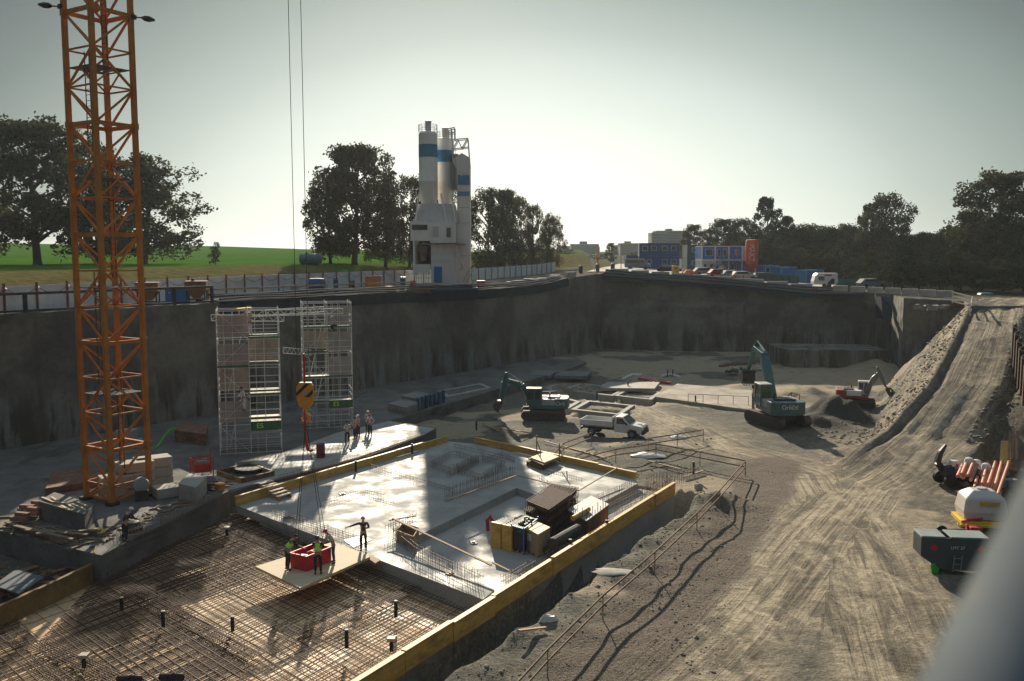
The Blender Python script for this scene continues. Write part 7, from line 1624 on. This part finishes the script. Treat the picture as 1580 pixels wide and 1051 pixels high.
excavator(pe+Vector((0, 0, .1)), -.35, 0, 'small red and white excavator behind the dark earth heap', M('faded_red', (.25, .035, .03), .6, var=.2), .78, [(.9, 1.7), (1.9, 3.6), (2.5, 4.4), (3.3, 2.6), (3.7, 1.8)], None, boom_m=M('dull_grey_boom', (.20, .20, .19), .5), cab_m=white, roofm=white)
# ---------------------------------------------------------------- pickup
t = thing('pickup_truck', 'white pickup truck with open drop side bed parked right of the teal excavator', 'pickup truck', gp(948, 672), -.42)
m = MB(); m.ext([(.2, .5), (.2, 1.1), (.32, 1.72), (.45, 1.76), (.95, 1.74), (1.55, 1.18), (2.5, 1.05), (2.62, .85), (2.62, .42), (2.2, .42), (2.1, .7), (1.75, .8), (1.4, .7), (1.3, .42)], -.86, .86); cbd = m.build('cab_body', white, t, bevel=.05)
for y in (-1, 1):
    m = MB(); m.ext([(.42, 1.16), (.48, 1.62), (.95, 1.62), (1.3, 1.2)], y*.865-.01, y*.865+.01); m.build('side_window', glass, cbd)
m = MB(); m.add([(.98, -.75, 1.71), (.98, .75, 1.71), (1.56, .78, 1.2), (1.56, -.78, 1.2), (1.0, -.75, 1.745), (1.0, .75, 1.745), (1.585, .78, 1.225), (1.585, -.78, 1.225)], [(0, 1, 2, 3), (7, 6, 5, 4), (0, 4, 5, 1), (1, 5, 6, 2), (2, 6, 7, 3), (3, 7, 4, 0)]); m.build('windscreen', glass, cbd)
m = MB(); m.add([(.2, -.7, 1.2), (.2, .7, 1.2), (.3, .7, 1.62), (.3, -.7, 1.62)], [(0, 1, 2, 3)]); m.v = [(x-.03, y, z) for x, y, z in m.v]; m.build('rear_window', glass, cbd)
m = MB(); m.box((2.62, 0, .55), (.14, 1.74, .34)); m.box((2.66, 0, .85), (.06, 1.0, .2)); m.build('bumper', black, t, bevel=.03)
for y in (-.68, .68): m = MB(); m.box((2.6, y, .92), (.1, .32, .2)); m.build('headlight', M('lamp_glass', (.6, .6, .58), .1, bump=0), t, bevel=.02)
m = MB(); m.box((2.15, 0, 1.12), (.4, .3, .03)); m.build('bonnet_scoop', dsteel, cbd)
m = MB(); m.box((-1.3, 0, .86), (2.8, 1.86, .1)); bed = m.build('bed_floor', greyp, t)
for nm, c_, d_ in (('side_board', (-1.3, -.93, 1.12), (2.8, .05, .44)), ('side_board', (-1.3, .93, 1.12), (2.8, .05, .44)), ('tail_board', (-2.7, 0, 1.12), (.05, 1.86, .44)), ('head_board', (.06, 0, 1.3), (.05, 1.8, .8))): m = MB(); m.box(c_, d_); m.build(nm, white, bed, bevel=.01)
m = MB(); m.box((-1.2, 0, .62), (3.2, .8, .2)); m.box((-2.65, 0, .6), (.1, 1.6, .2)); m.build('chassis', dsteel, t)
for x in (-1.7, 1.75):
    for y in (-.8, .8):
        m = MB(); m.lathe((x, y, .37), [(.3, -.13), (.37, -.1), (.37, .1), (.3, .13)], 20, 'y'); wl_ = m.build('wheel', black, t, smooth=True); m = MB(); m.lathe((x, y, .37), [(.2, -.14), (.2, .14)], 14, 'y'); m.build('rim', silver, wl_)
m = MB(); m.box((-.15, -.35, 1.05), (.35, .3, .25)); m.build('yellow_load', hiv, t)
m = MB(); m.box((1.3, -1.0, 1.22), (.1, .2, .16)); m.build('mirror', black, t); m = MB(); m.box((1.3, 1.0, 1.22), (.1, .2, .16)); m.build('mirror', black, t)
# ---------------------------------------------------------------- goods at the right edge
def gq(px, py): return gp(px, py, -.6)
q = gq(1462, 880); t = thing('steel_skip', 'dark green grey steel container with a red diamond sign at the right', 'container', q, -.12)
sk = M('skip_grey_green', (.045, .07, .075), .5, var=.15, scale=1.5, col2=(.06, .085, .085)); skt = M('skip_top', (.25, .31, .29), .6)
m = MB(); m.ext([(-1.45, .85), (-1.45, 1.75), (1.6, 1.75), (1.6, .2), (-.5, .2)], -.6, .6); bo = m.build('body', sk, t, bevel=.02)
for x0_, x1_ in ((-1.45, -.35), (-.12, 1.6)): m = MB(); m.box(((x0_+x1_)/2, .0, 1.79), (x1_-x0_, 1.22, .07)); m.build('lid', skt, t, bevel=.02)
m = MB(); m.box((-.235, 0, 1.6), (.22, 1.0, .3)); m.build('filler', dsteel, t)
m = MB(); m.add([(-.85, -.612, 1.1), (-.66, -.612, 1.28), (-.85, -.612, 1.46), (-1.04, -.612, 1.28)], [(0, 1, 2, 3)]); m.build('red_diamond_sign', M('sign_red', (.5, .02, .05), .5, bump=0), bo)
m = MB(); m.add([(1.25, -.612, 1.1), (1.45, -.612, 1.28), (1.25, -.612, 1.46), (1.05, -.612, 1.28)], [(0, 1, 2, 3)]); m.build('orange_diamond_sign', om, bo)
tx = text_mb('LMT 27', .2, .004); xform(tx, Matrix.Translation((.2, -.612, 1.3)) @ Matrix.Rotation(math.pi/2, 4, 'X')); tx.build('lettering', wl, bo)
m = MB()
for x in (.0, .35): m.bar((x, -.66, .15), (x+.05, -.66, .95), .04)
for k in range(3): m.bar((0, -.66, .25+k*.28), (.38, -.66, .25+k*.28), .03)
m.build('step_ladder', steel, t)
q = gq(1437, 880); t = thing('jerrycan', 'bright green jerrycan below the corner of the steel container', 'jerrycan', q-Vector((0, .35, 0)), 0); gj = M('jerrycan_green', (.02, .42, .04), .5, bump=0)
m = MB(); m.ext([(-.17, 0), (.17, 0), (.17, .42), (.08, .5), (-.17, .5)], -.1, .1); m.build('can', gj, t, bevel=.03); m = MB(); m.bar((-.12, 0, .56), (.05, 0, .56), .03); m.lathe((.12, 0, .46), [(.03, 0), (.03, .08)], 8); m.build('handle', gj, t)
q = gq(1512, 812); t = thing('water_tank', 'white plastic tank with faceted top on a bright yellow frame at the right', 'tank', q, -.18); tw_ = M('tank_white', (.60, .57, .52), .5, var=.06, scale=1.5, bump=0); yb = M('frame_yellow', (.80, .55, .02), .5, var=.08)
m = MB(); r0 = [(-1.05, -.85, .55), (1.05, -.85, .55), (1.05, .85, .55), (-1.05, .85, .55)]; r1 = [(-1.12, -.92, 1.0), (1.12, -.92, 1.0), (1.12, .92, 1.0), (-1.12, .92, 1.0)]; r2 = [(-1.0, -.8, 1.75), (1.0, -.8, 1.75), (1.0, .8, 1.75), (-1.0, .8, 1.75)]; r3 = [(-.55, -.4, 2.1), (.55, -.4, 2.1), (.55, .4, 2.1), (-.55, .4, 2.1)]
vs = r0+r1+r2+r3; fs = [(3, 2, 1, 0), (12, 13, 14, 15)]+[(i*4+k, i*4+(k+1) % 4, i*4+4+(k+1) % 4, i*4+4+k) for i in range(3) for k in range(4)]; m.add(vs, fs); tk_ = m.build('tank', tw_, t, bevel=.1)
m = MB(); m.lathe((0, 0, 2.1), [(.28, 0), (.28, .08), (.2, .1)], 18); m.build('lid', tw_, tk_)
m = MB(); m.box((.15, -.93, 1.5), (1.0, .03, .2)); m.build('yellow_label', M('label_yellow', (.6, .38, .04), .5), tk_)
m = MB(); m.box((0, 0, .40), (2.5, 1.9, .22)); m.box((0, -1.05, .3), (2.7, .14, .14)); m.box((0, 0, .12), (2.3, .3, .24)); m.build('frame', yb, t, bevel=.02)
m = MB(); m.bar((-1.25, -.95, .5), (-.2, -1.0, .72), .1, .08); m.build('red_strap', redp, t)
q = gq(1478, 828); t = thing('trailer_drawbar', 'black trailer drawbar with wheel and red parts before the white tank', 'trailer', q, -.2)
m = MB(); m.bar((-.8, 0, .3), (.9, .3, .35), .12); m.bar((-.8, -.4, .3), (.9, -.1, .3), .1); m.build('beam', dsteel, t); m = MB(); m.lathe((-.85, -.1, .3), [(.15, -.1), (.3, -.08), (.3, .08), (.15, .1)], 16, 'y'); m.build('wheel', black, t, smooth=True); m = MB(); m.box((.8, -.2, .5), (.6, .4, .3)); m.lathe((.5, .1, .5), [(.2, -.1), (.2, .1)], 12, 'x'); m.build('red_part', redp, t, bevel=.03)
q = gq(1470, 748); t = thing('telehandler_attachment', 'dark blue machine with raised black arm and big wheels at the right', 'machine', q, .12); db_ = M('machine_dark_blue', (.02, .035, .055), .5)
m = MB(); m.box((.4, 0, .85), (2.2, 1.1, .6)); m.box((-.5, 0, 1.15), (.7, .9, .5)); m.build('body', db_, t, bevel=.08); m = MB(); chain_beam(m, [(-.7, 0, 1.0), (-1.15, 0, 1.5), (-.95, 0, 2.15), (-.6, 0, 2.65)], [.3, .3, .25, .15], [.4, .35, .3, .15]); m.build('arm', dsteel, t, bevel=.02)
for x in (-.55, 1.1):
    for y in (-.6, .6): m = MB(); m.lathe((x, y, .42), [(.3, -.16), (.42, -.12), (.42, .12), (.3, .16)], 18, 'y'); m.build('wheel', black, t, smooth=True)
m = MB(); m.bar((.1, -.58, .6), (.1, -.58, 1.35), .12); m.box((-.2, -.3, 1.5), (.4, .4, .35)); m.build('white_part', white, t); m = MB(); m.bar((-.15, -.6, .9), (-.15, -.6, 1.5), .1); m.build('red_part', redp, t)
for i, (px, py) in enumerate(((1494, 735), (1506, 736), (1520, 742))):
    b = MB(); q = gq(px, py); b.lathe(q, [(.2, 0), (.27, .1), (.28, 1.0), (.22, 1.15), (.1, 1.2)], 14); b.solo('white_roll', ['left', 'middle', 'right'][i]+' one of the three white rolls standing before the terracotta pipes', 'roll', white, 'white rolls by the pipes', smooth=True)
tp_ = M('terracotta', (.50, .17, .10), .6, var=.12, scale=2, bump=.05, col2=(.56, .28, .18))
rr = random.Random(31); wds = ['first', 'second', 'third', 'fourth', 'fifth', 'sixth', 'seventh', 'eighth', 'ninth', 'tenth', 'eleventh', 'twelfth', 'thirteenth', 'fourteenth']
for i in range(14):
    a, c_ = gq(1486+i*5.4+rr.uniform(-1, 1), 724), gq(1481+i*4.6-(3 if i > 6 else 0)+rr.uniform(-2, 2), 692); a.z += .25+.22*(i % 2); c_.z = a.z+.25; d_ = (c_-a).normalized()
    b = MB(); b.tube(a, c_, .10, n=12, caps=False); b.tube(a, a+d_*.22, .13, n=12, caps=False); b.tube(a+d_*.03, c_-d_*.02, .085, n=12); b.solo('clay_pipe', wds[i]+' terracotta pipe from the left in the stack at the right edge', 'pipe', tp_, 'terracotta pipes', smooth=True)
for i, (px, py, mt, nm, lab) in enumerate(((1545, 722, yel, 'yellow_trestle', 'yellow slanting board beside the terracotta pipes'), (1556, 712, rp2, 'timber_beam', 'brown slanting beams at the right end of the pipe stack'))):
    b = MB(); a = gq(px, py)
    for k in range(3): b.bar(a+Vector((k*.25, 0, .1)), a+Vector((.9+k*.2, 1.6, 1.5)), .25 if i == 0 else .12, .08)
    b.solo(nm, lab, 'timber', mt)
for i in range(9):
    b = MB(); a = gq(1515+rr.uniform(0, 45), 742+rr.uniform(-14, 12)); k = i % 3
    if k == 0: b.box(a+Vector((0, 0, .2)), (.8, .5, .4), rr.uniform(0, 1)); b.box(a+Vector((0, 0, .42)), (.84, .54, .06), .3)
    elif k == 1: b.lathe(a, [(.2, 0), (.25, .05), (.25, .35), (.15, .4)], 12)
    else: b.path([a+Vector((-.4, 0, .1)), a+Vector((0, .1, .2)), a+Vector((.4, 0, .1))], .12, 8)
    b.solo(['pallet_box', 'pot', 'pipe_elbow'][k], ['grey box', 'pale pot', 'terracotta elbow'][k]+' among the goods behind the white tank, '+['nearest', 'central', 'farthest'][i//3], ['box', 'pot', 'pipe'][k], [greyp, white, tp_][k], 'small goods behind the white tank', smooth=(k > 0), bevel=.01 if k == 0 else 0)
# rusty retaining sheets at the right of the ramp
m = MB(); A, C_ = D(1556, 640, 76.0), D(1600, 700, 58); pts = [Vector((A.x+(C_.x-A.x)*i/40+(.18 if i % 4 < 2 else -.18), A.y+(C_.y-A.y)*i/40, 0)) for i in range(41)]
vs = []
for i, p in enumerate(pts): zt = lerp(8.6, 4.3, i/40); vs += [(p.x, p.y, -1.5), (p.x, p.y, zt), (p.x+.12, p.y, zt), (p.x+.12, p.y, -1.5)]
fs = [(i*4+k, i*4+(k+1) % 4, i*4+4+(k+1) % 4, i*4+4+k) for i in range(40) for k in range(4)]; m.add(vs, fs)
m.solo('sheet_pile_wall', 'rusty sheet pile wall beside the ramp at the right edge', 'wall', M('rusty_sheet_pile', (.085, .045, .028), .9, var=.3, scale=1.5, col2=(.045, .028, .02), stretch=(1, 1, .3)))
# ---------------------------------------------------------------- near steel pipe rail
fp = M('foreground_steel', (.10, .12, .135), .85, metal=.0, spec=.1, var=.25, scale=9, bump=.0, col2=(.24, .20, .14), detail=2, col2pos=(.52, .66))  # tan second colour paints reflections onto the steel
def near(px, py, d): r_ = ray(px, py); r_.normalize(); return Vector((0, 0, CZ))+r_*d
b = MB(); a, c_ = near(1728, 700, .60), near(1558, 1150, .42); dd = (c_-a).normalized(); b.tube(a-dd*.4, c_+dd*.4, .0365, n=40); b.solo('handrail', 'thick blurred steel handrail very close at the lower right', 'railing', fp, smooth=True)

# ---------------------------------------------------------------- haze
b = MB(); b.box((0, 900, 27), (11000, 11000, 68)); hm = bpy.data.materials.new('haze'); hm.use_nodes = True; hn = hm.node_tree; hn.nodes.clear()
ho = hn.nodes.new('ShaderNodeOutputMaterial'); hv = hn.nodes.new('ShaderNodeVolumePrincipled'); hv.inputs['Density'].default_value = .00015; hv.inputs['Color'].default_value = (.82, .92, 1, 1); hv.inputs['Anisotropy'].default_value = .35
hn.links.new(hv.outputs[0], ho.inputs['Volume']); o = b.build('haze', hm); tag(o, kind='stuff')
